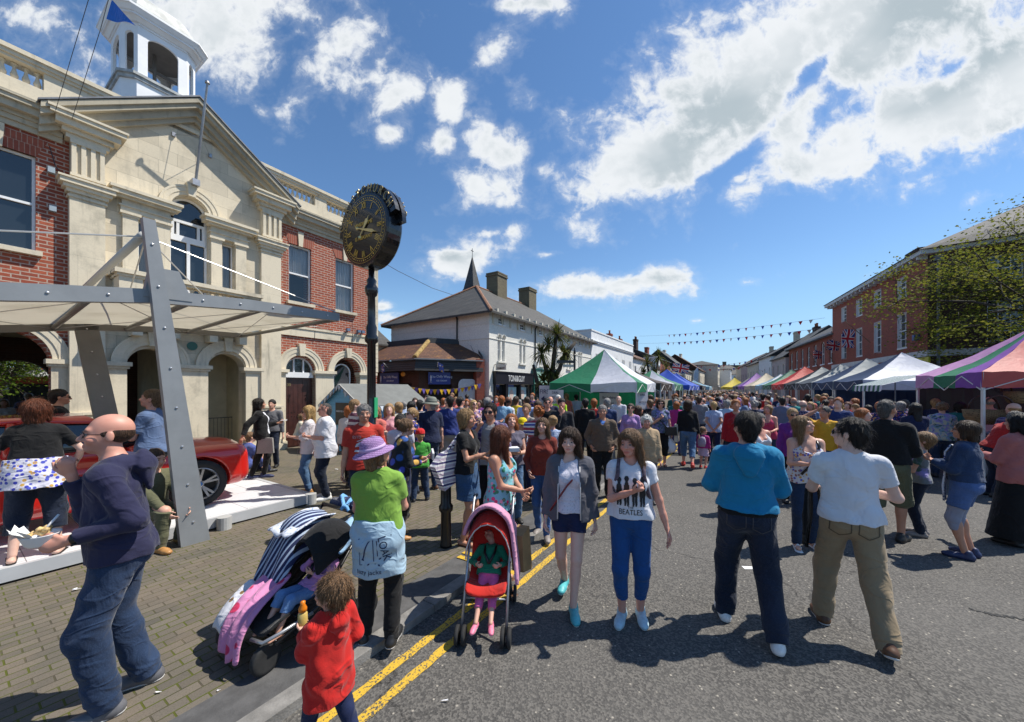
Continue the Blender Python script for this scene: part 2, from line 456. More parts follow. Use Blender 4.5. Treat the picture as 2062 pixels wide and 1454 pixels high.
# ---------------------------------------------------------------- soft-body modelling: one smooth surface per body or garment
class Field:
 def __init__(s,lo,hi,h):
  s.h = h
  s.o = np.array(lo,np.float32)
  s.n = np.maximum(np.ceil((np.array(hi) - np.array(lo)) / h).astype(int) + 1,4)
  s.a = np.full(tuple(s.n),0.5,np.float32)
 def sub(s,lo,hi):
  i0 = np.maximum(np.floor((np.array(lo) - s.o) / s.h).astype(int),0)
  i1 = np.minimum(np.ceil((np.array(hi) - s.o) / s.h).astype(int) + 1,s.n)
  if np.any(i1 <= i0):
   return None,None
  sl = tuple(slice(a,b) for a,b in zip(i0,i1))
  g = [(s.o[k] + s.h * np.arange(i0[k],i1[k])).astype(np.float32) for k in range(3)]
  return sl,(g[0][:,None,None],g[1][None,:,None],g[2][None,None,:])
 def put(s,sl,d,k,op):
  a = s.a[sl]
  if op == 'u':
   h = np.maximum(k - np.abs(a - d),0) / k
   s.a[sl] = np.minimum(a,d) - h * h * k * 0.25
  elif op == 's':
   d = -d
   h = np.maximum(k - np.abs(a - d),0) / k
   s.a[sl] = np.maximum(a,d) + h * h * k * 0.25
  return s
 def rc(s,a,b,ra,rb,k=0.03,flat=None,cut=False,op='u'):
  """tapered limb from a to b; flat=(axis, factor) thins it along an axis; cut gives b a flat end"""
  a,b = np.array(a,np.float32),np.array(b,np.float32)
  r = max(ra,rb) + k + 2 * s.h
  sl,g = s.sub(np.minimum(a,b) - r,np.maximum(a,b) + r)
  if sl is None:
   return s
  ba = b - a
  L2 = max(float(ba @ ba),1e-9)
  p = [g[i] - a[i] for i in range(3)]
  t0 = (p[0] * ba[0] + p[1] * ba[1] + p[2] * ba[2]) / L2
  t = np.clip(t0,0,1)
  q = [p[i] - t * ba[i] for i in range(3)]
  if flat is not None:
   w,f = flat
   w = np.array(w,np.float32)
   w = w / np.linalg.norm(w)
   c = (q[0] * w[0] + q[1] * w[1] + q[2] * w[2]) * (f - 1)
   q = [q[i] + c * w[i] for i in range(3)]
  d = np.sqrt(q[0] ** 2 + q[1] ** 2 + q[2] ** 2) - (ra + (rb - ra) * t)
  if cut:
   d = np.maximum(d,(t0 - 1) * math.sqrt(L2))
  return s.put(sl,d,k,op)
 def el(s,c,r,k=0.03,M=None,op='u'):
  """ellipsoid; M (3x3) turns it"""
  c,r = np.array(c,np.float32),np.array(r,np.float32)
  e = float(max(r)) + k + 2 * s.h
  sl,g = s.sub(c - e,c + e)
  if sl is None:
   return s
  p = [g[i] - c[i] for i in range(3)]
  if M is not None:
   p = [p[0] * M[0][i] + p[1] * M[1][i] + p[2] * M[2][i] for i in range(3)]
  q = [p[i] / r[i] for i in range(3)]
  l = np.sqrt(q[0] ** 2 + q[1] ** 2 + q[2] ** 2)
  l2 = np.sqrt((q[0] / r[0]) ** 2 + (q[1] / r[1]) ** 2 + (q[2] / r[2]) ** 2) + 1e-6
  return s.put(sl,l * (l - 1) / l2,k,op)
 def plane(s,p,n,k=0.004):
  """keep what lies behind the plane"""
  n = np.array(n,np.float32)
  g = [(s.o[i] + s.h * np.arange(s.n[i])).astype(np.float32) for i in range(3)]
  d = (g[0][:,None,None] - p[0]) * n[0] + (g[1][None,:,None] - p[1]) * n[1] + (g[2][None,None,:] - p[2]) * n[2]
  h = np.maximum(k - np.abs(s.a - d),0) / k
  s.a = np.maximum(s.a,d) + h * h * k * 0.25
  return s
 def waves(s,amp,n,seed,fz=1.0,f=(20,45)):
  """folds: a few crossing ripples"""
  rg = np.random.RandomState(seed)
  X,Y,Z = [(s.o[i] + s.h * np.arange(s.n[i])).astype(np.float32) for i in range(3)]
  X,Y,Z = X[:,None,None],Y[None,:,None],Z[None,None,:]
  band = np.abs(s.a) < 0.06
  w = np.zeros_like(s.a)
  for _ in range(n):
   k = rg.uniform(*f)
   th = rg.uniform(0,6.28)
   c = rg.uniform(-1,1) * fz
   w += np.sin(k * (X * math.cos(th) + Y * math.sin(th) + Z * c) + rg.uniform(0,6.28) + 1.5 * np.sin(k * 0.37 * (Z + X * 0.6) + rg.uniform(0,6.28)))
  s.a = np.where(band,s.a + amp / math.sqrt(n) * w,s.a)
  return s
 def mesh(s):
  a = s.a.copy()
  a[0],a[-1] = np.maximum(a[0],.01),np.maximum(a[-1],.01)
  a[:,0],a[:,-1] = np.maximum(a[:,0],.01),np.maximum(a[:,-1],.01)
  a[:,:,0],a[:,:,-1] = np.maximum(a[:,:,0],.01),np.maximum(a[:,:,-1],.01)
  i8 = (a < 0).view(np.int8)
  c = i8[:-1,:-1,:-1] + i8[1:,:-1,:-1]
  c = c + i8[:-1,1:,:-1] + i8[1:,1:,:-1]
  c = c + i8[:-1,:-1,1:] + i8[1:,:-1,1:]
  c = c + i8[:-1,1:,1:] + i8[1:,1:,1:]
  ii = np.argwhere((c > 0) & (c < 8))
  idx = np.full(c.shape,-1,np.int32)
  idx[ii[:,0],ii[:,1],ii[:,2]] = np.arange(len(ii))
  cs = [(x,y,z) for x in (0,1) for y in (0,1) for z in (0,1)]
  val = [a[ii[:,0] + x,ii[:,1] + y,ii[:,2] + z] for x,y,z in cs]
  pos = np.zeros((len(ii),3),np.float32)
  cnt = np.zeros(len(ii),np.float32)
  for i in range(8):
   for j in range(i + 1,8):
    df = [q for q in range(3) if cs[i][q] != cs[j][q]]
    if len(df) != 1:
     continue
    cr = (val[i] < 0) != (val[j] < 0)
    t = np.where(cr,val[i] / np.where(cr,val[i] - val[j],1),0)
    for q in range(3):
     pos[:,q] += np.where(cr,cs[i][q] + (t if q == df[0] else 0),0)
    cnt += cr
  v = (ii + pos / cnt[:,None]) * s.h + s.o
  F = []
  b = a < 0
  for ax in range(3):
   A = np.moveaxis(b,ax,0)
   e = np.argwhere(A[:-1,1:-1,1:-1] != A[1:,1:-1,1:-1])
   pos_ = A[e[:,0],e[:,1] + 1,e[:,2] + 1]
   J = np.moveaxis(idx,ax,0)
   i,j,k = e[:,0],e[:,1] + 1,e[:,2] + 1
   q = np.stack([J[i,j - 1,k - 1],J[i,j,k - 1],J[i,j,k],J[i,j - 1,k]],1)
   flip = ~pos_ if ax != 1 else pos_
   q[flip] = q[flip][:,::-1]
   F.append(q)
  return v,np.concatenate(F)
def ik(a,c,l1,l2,pole):
 """the middle joint of a two-bone limb, bending towards pole; returns (joint, reachable end)"""
 a,c,pole = np.array(a,float),np.array(c,float),np.array(pole,float)
 d = c - a
 L = np.linalg.norm(d)
 u = d / max(L,1e-6)
 if L > (l1 + l2) * 0.998:
  L = (l1 + l2) * 0.998
  c = a + u * L
 x = (l1 * l1 - l2 * l2 + L * L) / (2 * L)
 hh = math.sqrt(max(l1 * l1 - x * x,0))
 w = pole - u * (pole @ u)
 w /= max(np.linalg.norm(w),1e-6)
 return a + u * x + w * hh,c
def rotm(yaw,pitch,roll=0.0):
 return np.array((Matrix.Rotation(yaw,3,'Z') @ Matrix.Rotation(pitch,3,'X') @ Matrix.Rotation(roll,3,'Y')))
ARMS = {
 'down': ((.27,.03,.80),(.25,-1,0),.45),'relax': ((.25,.10,.84),(.6,-1,0),.6),'fwd': ((.16,.33,1.10),(.7,-.6,-.8),.8),
 'hold': ((.07,.30,1.16),(.8,-.3,-.7),.9),'mouth': ((.05,.20,1.43),(.6,.1,-1),1.0),'drink': ((.06,.21,1.42),(.9,.2,-.8),.9),
 'chest': ((.02,.24,1.26),(.8,-.2,-.7),.9),'cross': ((-.05,.20,1.08),(1,-.2,-.4),.6),'pocket': ((.20,.08,.97),(.9,-.8,0),.5),
 'back': ((.04,-.17,.98),(1,-.5,0),.6),'lean': ((.36,-.22,.86),(.5,-1,0),.15),'push': ((.19,.36,1.00),(.8,-.6,-.4),1.0),
 'swingf': ((.25,.20,.86),(.3,-1,-.3),.5),'swingb': ((.26,-.17,.83),(.3,-1,0),.5),'head': ((.10,.17,1.68),(1,.2,-.3),.3),
 'knee': ((.12,.42,1.05),(.8,-.4,-.5),.4),'point': ((.20,.52,1.30),(.6,-.3,-.8),.4),'hip': ((.19,.02,1.02),(1,-.7,0),.4),'chin': ((.03,.17,1.42),(.5,.1,-1),.9),
 'high': ((.14,.30,1.38),(.8,0,-.8),.9),'low': ((.12,.26,.98),(.8,-.5,-.5),.8)}
LEGS = {'stand': ((.10,.0,0),(.10,.02,0)),'apart': ((.17,.02,0),(.15,-.02,0)),'walk': ((.09,.30,.0),(.09,-.30,.06)),'walk2': ((.09,-.28,.06),(.09,.28,.0)),
  'step': ((.10,.16,0),(.10,-.14,.0)),'step2': ((.10,-.14,0),(.10,.16,0)),'cross': ((.02,.0,0),(-.03,.16,0)),
  'sit': ((.12,.42,0),(.12,.40,0)),'lounge': ((.10,.52,.25),(.10,.50,.22))}
def skel(p):
 """joint places of a 1.75 m body in its pose"""
 J = {}
 hs = p.get('hs',1.0)
 zb = (1.75 - .235 * hs) / 1.515
 fem = p.get('fem',0)
 sit = p.get('sit')
 drop = 0.0 if sit is None else (.95 * zb - sit)
 lean,side,tw = R(p.get('lean',0)),R(p.get('side',0)),R(p.get('twist',0))
 RL = rotm(tw,-lean,side)
 piv = np.array((p.get('hipx',0.0),0,.95 * zb - drop - p.get('crouch',0.0)))
 J['RL'],J['piv'],J['zb'],J['hs'] = RL,piv,zb,hs
 def up(x,y,z):
  return piv + RL @ np.array((x,y,(z - .95) * zb))
 J['up'] = up
 sw = (.158 if fem else .182) * p.get('sw',1.0)
 for sd,sg in (('r',1),('l',-1)):
  J['sh' + sd] = up(sg * sw,0,1.402)
  arm = p.get('arms',('down','down'))[0 if sd == 'r' else 1]
  if isinstance(arm,str):
   arm = ARMS[arm]
  h,pole,curl = arm
  if len(arm[0]) == 3:
   hand = up(h[0] * sg,h[1],h[2]) if not p.get('absarm') else np.array((h[0] * sg,h[1],h[2] * zb - drop))
  el,hd = ik(J['sh' + sd],hand,.285 * zb,.255 * zb,RL @ np.array((pole[0] * sg * .5,pole[1],pole[2])))
  J['el' + sd],J['wr' + sd],J['cu' + sd] = el,hd,curl
  J['hip' + sd] = piv + np.array((sg * .088,0,-.03 * zb))
  foot = p.get('legs',LEGS['stand'])
  foot = LEGS[foot] if isinstance(foot,str) else foot
  f = foot[0 if sd == 'r' else 1]
  ank = np.array((f[0] * sg + p.get('footx',0),f[1] - .03,f[2] + .085 * zb))
  kn,ank = ik(J['hip' + sd],ank,.435 * zb,.425 * zb,(sg * .10 + p.get('kneeout',0) * sg,1,p.get('kneeup',.0)))
  J['kn' + sd],J['an' + sd] = kn,ank
  back = f[1] < -.2
  J['toe' + sd] = ank + (np.array((sg * .025,.13,-.055 * zb)) if not back else np.array((sg * .02,.10,-.075)))
  J['heel' + sd] = ank + (np.array((0,-.045,-.05 * zb)) if not back else np.array((0,-.06,-.01)))
  if sit is not None and p.get('lounge'):
   J['toe' + sd] = ank + np.array((sg * .05,.02,.13))
   J['heel' + sd] = ank + np.array((0,.04,-.05))
 hy,hp,hr = p.get('head',(0,0,0)) + (0,) * (3 - len(p.get('head',(0,0,0))))
 J['RH'] = RL @ rotm(R(hy),R(-hp),R(hr))
 J['nb'] = up(0,-.012,1.42)
 J['hc'] = up(0,.012,1.515)          # where the skull turns
 def hd(x,y,z):
  return J['hc'] + J['RH'] @ (np.array((x,y,(z - 1.515))) * hs)
 J['hd'] = hd
 return J
def body_field(p,J,h):
 pts = np.array([J[k + s] for k in ('sh','el','wr','kn','toe','heel','hip') for s in 'lr'] + [J['hd'](0,0,1.76),J['hd'](0,.13,1.6),J['hd'](0,-.12,1.6),J['piv']])
 F = Field(pts.min(0) - .19,pts.max(0) + .19,h)
 g,fem,zb,hs = p.get('g',1.0),p.get('fem',0),J['zb'],J['hs']
 up,RL,hd,RH = J['up'],J['RL'],J['hd'],J['RH']
 gx = .55 + .45 * g
 I = np.eye(3)
 F.el(J['piv'] + (0,-.005,0),(.165 * gx * (1.04 if fem else 1),.118 * g,.13 * zb),.04)
 F.el(J['piv'] + (0,-.05 * g,-.04),(.15 * gx,.085 * g,.10 * zb),.04)
 F.el(up(0,.005,1.10),((.132 if fem else .145) * g,.10 * g,.17 * zb),.05,RL)
 F.el(up(0,0,1.28),(.158 * gx,.112 * g,.19 * zb),.05,RL)
 if p.get('belly'):
  F.el(up(0,.055 * g,1.10),(.13 * g,.10 * g,.13),.06,RL)
 for sg in (-1,1):
  F.rc(up(sg * .03,-.02,1.455),up(sg * .135,-.008,1.395),.045,.050,.05)
 F.rc(up(0,-.02,1.43),J['hc'] + RH @ np.array((0,-.012,.02)) * hs,.060 if not fem else .052,(.054 if not fem else .047) * (.6 + .4 * hs),.035)
 if fem:
  for sg in (-1,1):
   F.el(up(sg * .075,.085,1.275),(.065,.062,.068),.045,RL)
 for sd,sg in (('r',1),('l',-1)):
  sh,el,wr = J['sh' + sd],J['el' + sd],J['wr' + sd]
  ga = (.5 + .5 * g) * (.88 if fem else 1)
  F.el(sh + RL @ np.array((-.008 * sg,0,-.012)),(.053 * ga,.052 * ga,.056),.04)
  F.rc(sh,el,.050 * ga,.038 * ga,.035)
  F.rc(el,el * .35 + wr * .65,.040 * ga,.030 * ga,.02)
  F.rc(el * .5 + wr * .5,wr,.033 * ga,.024 * ga,.02,)
  hp,kn,an = J['hip' + sd],J['kn' + sd],J['an' + sd]
  F.rc(hp,kn,.090 * (.4 + .6 * g),.055 * (.6 + .4 * g),.045)
  F.rc(kn,an,.053 * (.6 + .4 * g),.034,.025)
  d = an - kn
  bk = np.cross(np.cross(d,(0,1,0)),d)
  bk = -bk / max(np.linalg.norm(bk),1e-6)
  F.el(kn + d * .3 + bk * .018,(.046,.046,.11 * zb),.03)
  F.rc(J['heel' + sd],J['toe' + sd],.034,.032,.02,flat=((0,0,1),1.15))
  hand(F,wr,(wr - el) / np.linalg.norm(wr - el),sg,J['cu' + sd],h,J,p)
 M = RH
 F.el(hd(0,-.012,1.662),np.array((.077,.098,.09)) * hs,.02,M)
 F.el(hd(0,.025,1.605),np.array((.063,.072,.082)) * hs,.03,M)
 F.el(hd(0,.072,1.546),np.array((.028,.022,.020)) * hs,.035,M)
 if h < .011:
  F.rc(hd(-.035,.082,1.655),hd(.035,.082,1.655),.013 * hs,.013 * hs,.02)
  for sg in (-1,1):
   F.el(hd(sg * .033,.104,1.632),np.array((.018,.017,.0090)) * hs,.010,M,'s')
   F.el(hd(sg * .042,.072,1.600),np.array((.022,.020,.018)) * hs,.025,M)
  F.rc(hd(0,.094,1.640),hd(0,.116,1.603),.008 * hs,.0135 * hs,.012)
  for sg in (-1,1):
   F.el(hd(sg * .011,.104,1.598),np.array((.008,.009,.007)) * hs,.008,M)
  F.el(hd(0,.090,1.568),np.array((.024,.013,.0075)) * hs,.007,M)
  F.el(hd(0,.089,1.558),np.array((.020,.013,.0075)) * hs,.006,M)
 else:
  F.rc(hd(0,.092,1.635),hd(0,.108,1.605),.012 * hs,.016 * hs,.02)
 if h < .016:
  for sg in (-1,1):
   F.el(hd(sg * .079,-.008,1.620),np.array((.010,.019,.031)) * hs,.008,M)
 return F
def hand(F,w,d,sg,curl,h,J,p):
 s = J['zb'] * (1.0 if J['hs'] < 1.1 else 1.1)
 hint = J['RL'] @ np.array((0,1,.45))
 ac = hint - d * (hint @ d)
 ac /= max(np.linalg.norm(ac),1e-6)
 pn = np.cross(d,ac) * (-sg)
 J['pal' + ('r' if sg > 0 else 'l')] = w + d * .085 * s + pn * .035
 J['hd_' + ('r' if sg > 0 else 'l')] = d
 if h > .011:
  F.rc(w,w + d * .10 * s,.030,.034,.02,flat=(pn,1.7))
  F.rc(w + d * .10 * s,w + (d * .15 + pn * .05 * curl) * s,.030,.022,.02,flat=(pn,1.7))
  return
 F.rc(w,w + d * .075 * s,.027 * s,.037 * s,.012,flat=(pn,2.0))
 c1,c2 = curl * 1.1,curl * 2.4
 def dr(c):
  return d * math.cos(c) + pn * math.sin(c)
 for i,(L,e) in enumerate(((.040,.0),(.045,.1),(.041,.2),(.032,.35))):
  b = w + (d * (.087 - .004 * abs(i - 1)) + ac * (.029 - .0195 * i)) * s
  m = b + dr(c1 + e * curl * .5) * L * s
  t = m + dr(c2 + e * curl * .5) * L * .9 * s
  F.rc(b,m,.0092 * s,.0085 * s,.006)
  F.rc(m,t,.0085 * s,.0068 * s,.006)
 b = w + (d * .028 + ac * .028) * s
 m = b + (d * .030 + ac * .026 + pn * .014) * s
 F.rc(b,m,.013 * s,.0105 * s,.012)
 F.rc(m,m + (d * .032 + ac * .004 + pn * .016) * s,.0105 * s,.008 * s,.006)
def top_field(p,J,h):
 t = p['top']
 kind,hem,th = t.get('kind','tee'),t.get('hem',.93),t.get('th',.012)
 F0 = np.array([J[k + s] for k in ('sh','el','wr','hip') for s in 'lr'] + [J['piv']])
 F = Field(F0.min(0) - (.22,.25,.28),F0.max(0) + (.22,.25,.16),h)
 g,fem,zb = p.get('g',1.0),p.get('fem',0),J['zb']
 up,RL = J['up'],J['RL']
 gx = .55 + .45 * g
 lo = t.get('loose',.5)
 F.el(up(0,0,1.28),(.158 * gx + th,.112 * g + th,.19 * zb + th),.05,RL)
 wx,wy = (.132 + .02 * lo if fem else .145 + .012 * lo) * g + th,.10 * g + th + .008 * lo
 F.rc(up(0,.0,1.30),up(0,.004,1.06),wx * 1.0,wx,.05,flat=(RL @ np.array((0,1,0)),wx / wy))
 hx = .165 * gx * (1.04 if fem else 1) + th + .012 * lo
 F.rc(up(0,0,1.08),up(0,-.006,min(hem,.98) - .06),hx * .97,hx,.06,flat=(RL @ np.array((0,1,0)),1.38))
 if hem < .8:
  F.rc(up(0,0,1.0),up(0,-.006,hem - .05),hx,hx * t.get('flare',1.1),.05,flat=(RL @ np.array((0,1,0)),1.35))
 F.el(J['piv'] + (0,-.055 * g,-.02),(.15 * gx + th,.085 * g + th,.10),.05)
 if p.get('belly'):
  F.el(up(0,.055 * g,1.10),(.13 * g + th,.10 * g + th,.13 + th),.06,RL)
 for sg in (-1,1):
  F.rc(up(sg * .03,-.02,1.455),up(sg * .135,-.008,1.395),.045 + th,.050 + th,.05)
 bt = .024 + .006 * lo
 if hem < .99:
  F.el(J['piv'] + (0,-.005,0),(.165 * gx * (1.04 if fem else 1) + bt,.118 * g + bt,.14 * zb),.04)
  F.el(J['piv'] + (0,-.05 * g,-.04),(.15 * gx + bt,.085 * g + bt,.10 * zb),.04)
  for sd in 'rl':
   hp,kn = J['hip' + sd],J['kn' + sd]
   F.rc(hp + (0,0,.06),hp + (kn - hp) * .3,.090 * (.4 + .6 * g) + bt,.09 * (.4 + .6 * g) + bt,.05)
 if fem:
  for sg in (-1,1):
   F.el(up(sg * .075,.085,1.275),(.065 + th,.062 + th * .8,.068 + th),.05,RL)
 sl = t.get('sleeve',.55 if kind in ('tee',) else 1.9 if kind in ('long','coat') else 0)
 ga = (.5 + .5 * g) * (.88 if fem else 1)
 for sd,sg in (('r',1),('l',-1)):
  sh,el,wr = J['sh' + sd],J['el' + sd],J['wr' + sd]
  if sl > 0:
   e = .003 + th
   F.el(sh + RL @ np.array((-.008 * sg,0,-.014)),(.053 * ga + th,.052 * ga + th,.056 + th),.04)
   q = min(sl,1)
   F.rc(sh,sh + (el - sh) * q,.050 * ga + e,(.050 - .010 * q) * ga + e + .006 * lo,.035,cut=sl <= 1)
   if sl > 1:
    q = sl - 1
    F.rc(el,el + (wr - el) * q,.041 * ga + e,(.040 - .012 * q) * ga + e * .9,.03,cut=True)
 if kind == 'tank':
  for sg in (-1,1):   # open armholes
   F.el(J['sh' + ('r' if sg > 0 else 'l')] + RL @ np.array((.01 * sg,0,.0)),(.085,.13,.10),.02,RL,'s')
  F.rc(up(0,.06,1.47),up(0,.17,1.36),.10,.085,.01,op='s')
  F.rc(up(0,-.06,1.47),up(0,-.17,1.40),.09,.07,.01,op='s')
  F.plane(up(0,0,1.40),RL @ np.array((0,0,1)))
 nk = t.get('neck',.062)
 if t.get('hood'):
  yb = -.145 * (.5 + .5 * g)
  F.rc(up(-.095,-.04,1.455),up(0,yb,1.425),.042,.062,.02)
  F.rc(up(.095,-.04,1.455),up(0,yb,1.425),.042,.062,.02)
  F.rc(up(-.08,-.01,1.455),up(-.03,.085,1.40),.036,.020,.03)
  F.rc(up(.08,-.01,1.455),up(.03,.085,1.40),.036,.020,.03)
  F.rc(up(0,yb,1.41),up(0,yb - .012,1.30),.105,.045,.015,flat=(RL @ np.array((0,1,0)),2.0))
 if t.get('collar'):
  F.rc(up(0,-.03,1.42),up(0,-.012,1.485),.078,.066,.015)
 F.rc(up(0,.0,1.40),up(0,.012,1.60),nk * .95,nk * 1.25,.012,op='s')
 if t.get('vneck'):
  F.rc(up(0,.06,1.46),up(0,.165,1.46 - t['vneck']),.055,.016,.01,op='s')
 if t.get('open'):      # an open front
  w = t['open']
  F.rc(up(0,.20,1.45),up(0,.20,hem - .2),w,w * 1.25,.015,op='s',flat=(RL @ np.array((0,1,0)),.35))
 if t.get('cutz'):
  F.plane(up(0,0,t['cutz']),RL @ np.array((0,0,1.0)))
 z0 = J['piv'][2] + (hem - .95) * zb
 sm = RL @ np.array((0,0,-1.0)) if hem > .9 else np.array((0,0,-1.0))
 a0 = F.a
 F.plane((up(0,0,hem)),sm)
 if sl > 0:  # sleeves that hang below the hem stay
  G = Field(F0.min(0) - (.22,.25,.28),F0.max(0) + (.22,.25,.16),h)
  for sd in 'rl':
   sh,el,wr = J['sh' + sd],J['el' + sd],J['wr' + sd]
   e = .003 + th
   q = min(sl,1)
   G.rc(sh,sh + (el - sh) * q,.050 * ga + e,(.050 - .010 * q) * ga + e + .006 * lo,.03,cut=sl <= 1)
   if sl > 1:
    q = sl - 1
    G.rc(el,el + (wr - el) * q,.041 * ga + e,(.040 - .012 * q) * ga + e * .9,.03,cut=True)
  F.a = np.minimum(F.a,G.a)
 if h < .012:
  F.waves(t.get('fold',.0055),5,p.get('seed',1),.8)
 return F
def bottom_field(p,J,h):
 b = p['bot']
 kind,th = b.get('kind','jeans'),b.get('th',.012)
 F0 = np.array([J[k + s] for k in ('kn','an','hip','toe') for s in 'lr'] + [J['piv']])
 F = Field(F0.min(0) - (.22,.25,.06),F0.max(0) + (.22,.25,.28),h)
 g,zb,fem = p.get('g',1.0),J['zb'],p.get('fem',0)
 gx = .55 + .45 * g
 piv = J['piv']
 F.el(piv + (0,-.005,0),(.165 * gx * (1.04 if fem else 1) + th,.118 * g + th,.14 * zb),.04)
 F.el(piv + (0,-.05 * g,-.04),(.15 * gx + th,.085 * g + th,.10 * zb),.04)
 F.el(piv + J['RL'] @ np.array((0,0,.1)),(.145 * g + th,.108 * g + th,.13),.04,J['RL'])
 L = b.get('len',1.9)
 if kind in ('skirt','longskirt'):
  z = b.get('hemz',.55) * zb
  w = b.get('w',.21)
  mid = (J['knl'] + J['knr']) / 2
  F.rc(piv,(mid[0] * .6,mid[1] * .6 - .01,z - .1),.165 * gx + th,w,.06,flat=((0,1,0),1.25))
  F.plane((0,0,z),(0,0,-1))
 else:
  fl = b.get('flare',1.0)
  for sd in 'rl':
   hp,kn,an = J['hip' + sd],J['kn' + sd],J['an' + sd]
   q = min(L,1)
   r0,r1,r2 = .090 * (.4 + .6 * g) + th,.056 * (.6 + .4 * g) + th + .006 * fl,.034 + th + .011 * fl
   r1 += .004
   F.rc(hp,hp + (kn - hp) * q,r0,r0 + (r1 - r0) * q,.04,cut=L <= 1)
   if L > 1.4:
    d = an - kn
    bk = np.cross(np.cross(d,(0,1,0)),d)
    bk = -bk / max(np.linalg.norm(bk),1e-6)
    F.el(kn + d * .3 + bk * .018,(.046 + th,.046 + th,.11 * zb),.04)
   if L > 1:
    q = L - 1
    F.rc(kn,kn + (an - kn) * q,r1,r1 + (r2 - r1) * q,.03,cut=True)
    if q > .8:
     F.rc(kn + (an - kn) * .75,an + (an - kn) * .07,r1 * .25 + r2 * .75,r2,.03,cut=True)
 F.plane(piv + J['RL'] @ np.array((0,0,.125 * zb)),J['RL'] @ np.array((0,0,1.0)))
 if b.get('band'):
  F.plane(piv + (0,0,b['band'][1]),(0,0,1))
  F.plane(piv + (0,0,b['band'][0]),(0,0,-1))
 if h < .012:
  F.waves(b.get('fold',.0032),5,p.get('seed',1) + 9,1.3,(16,42))
 return F
def hair_field(p,J,h):
 kind = p.get('hair','short')
 hs,hd,M = J['hs'],J['hd'],J['RH']
 L = p.get('hlen',0)
 c = hd(0,0,1.65)
 F = Field(c - (.24,.24,.50 if L or kind in ('long',) else .30),c + (.24,.24,.22),h)
 t = p.get('hth',.014) - .005
 if kind == 'bald':       # a cropped fringe round the back
  F.el(hd(0,-.014,1.640),np.array((.0795,.0985,.070)) * hs,.01,M)
  F.el(hd(0,.040,1.715),np.array((.10,.115,.075)) * hs,.015,M,'s')
 else:
  F.el(hd(0,-.016,1.668),np.array((.077 + t,.097 + t,.088 + t)) * hs,.02,M)
  if kind in ('curly','bob','long','pony','bun'):
   F.el(hd(0,-.03,1.655),np.array((.080 + t,.088 + t,.088 + t)) * hs,.03,M)
 if kind == 'short':
  F.rc(hd(0,-.06,1.62),hd(0,-.055,1.565),.062 * hs,.050 * hs,.02)
 if kind == 'bob':
  for sg in (-1,1):
   F.rc(hd(sg * .065,.0,1.66),hd(sg * .075,-.005,1.55),.035 * hs,.030 * hs,.03)
  F.rc(hd(0,-.06,1.65),hd(0,-.065,1.54),.080 * hs,.070 * hs,.03,flat=(M[:,1],1.5))
 if kind == 'long':
  L = L or .30
  dn = np.array((0,0,-1.0))
  for sg in (-1,1):
   a = hd(sg * .062,.005,1.665)
   b = hd(sg * .074,-.012,1.56)
   e = b + dn * L * .62 * hs + M @ np.array((sg * p.get('hspread',.02),.015,0))
   F.rc(a,b,.036 * hs,.034 * hs,.03)
   F.rc(b,e,.034 * hs,.020 * hs,.03)
  b = hd(0,-.075,1.56)
  F.rc(hd(0,-.06,1.65),b,.082 * hs,.078 * hs,.03,flat=(M[:,1],1.5))
  F.rc(b,b + dn * L * .75 * hs + M @ np.array((0,-.035,0)),.080 * hs,.062 * hs,.03,flat=(M[:,1],1.9))
 if kind == 'pony':
  F.el(hd(0,-.125,1.665),np.array((.03,.03,.03)) * hs,.02,M)
  F.rc(hd(0,-.135,1.66),hd(0,-.155,1.53),.032 * hs,.018 * hs,.02)
 if kind == 'bun':
  F.el(hd(0,-.125,1.705),np.array((.045,.04,.042)) * hs,.02,M)
 fy,fz,fr = p.get('fringe',(.112,1.612,.0))[:3]
 F.el(hd(0,fy,fz),np.array((.070,.072,.082 + fr)) * hs,.012,M,'s')
 if kind == 'bald':
  return F
 if kind == 'curly':
  F.waves(.012,6,p.get('seed',1) + 3,1.0,(60,130))
 else:
  F.waves(.0032 if h < .012 else .004,7,p.get('seed',1) + 3,.2,(90,260))
 return F
# ---------------------------------------------------------------- materials of people
def skin_mat(name,c):
 key = ('skin',c)
 if key in _mats:
  return _mats[key]
 m,nt,b = base_mat(name)
 at_ = nd(nt,'ShaderNodeAttribute',attribute_name='tint')
 oc = ocoord(nt)
 n = nd(nt,'ShaderNodeTexNoise',i_Vector=oc,i_Scale=28.0,i_Detail=4.0).outputs[0]
 col = mixc(nt,ramp(nt,n,.3,.75,0,.25),c,(c[0] * .85,c[1] * .62,c[2] * .58))
 col = mixc(nt,1.0,col,at_.outputs[0],'MULTIPLY')
 nt.links.new(col,b.inputs['Base Color'])
 b.inputs['Roughness'].default_value = .48
 b.inputs['Specular IOR Level'].default_value = .4
 _mats[key] = m
 return m
def hair_mat(c):
 key = ('hair',c)
 if key in _mats:
  return _mats[key]
 m,nt,b = base_mat('hair')
 oc = ocoord(nt,(140,140,11))
 n = nd(nt,'ShaderNodeTexNoise',i_Vector=oc,i_Scale=1.0,i_Detail=5.0,i_Distortion=.6).outputs[0]
 nt.links.new(mixc(nt,ramp(nt,n,.3,.7),tuple(x * .5 for x in c),tuple(min(1,x * 1.7) for x in c)),b.inputs['Base Color'])
 b.inputs['Roughness'].default_value = .45
 b.inputs['Specular IOR Level'].default_value = .35
 bump(nt,b,n,1.0,.014)
 _mats[key] = m
 return m
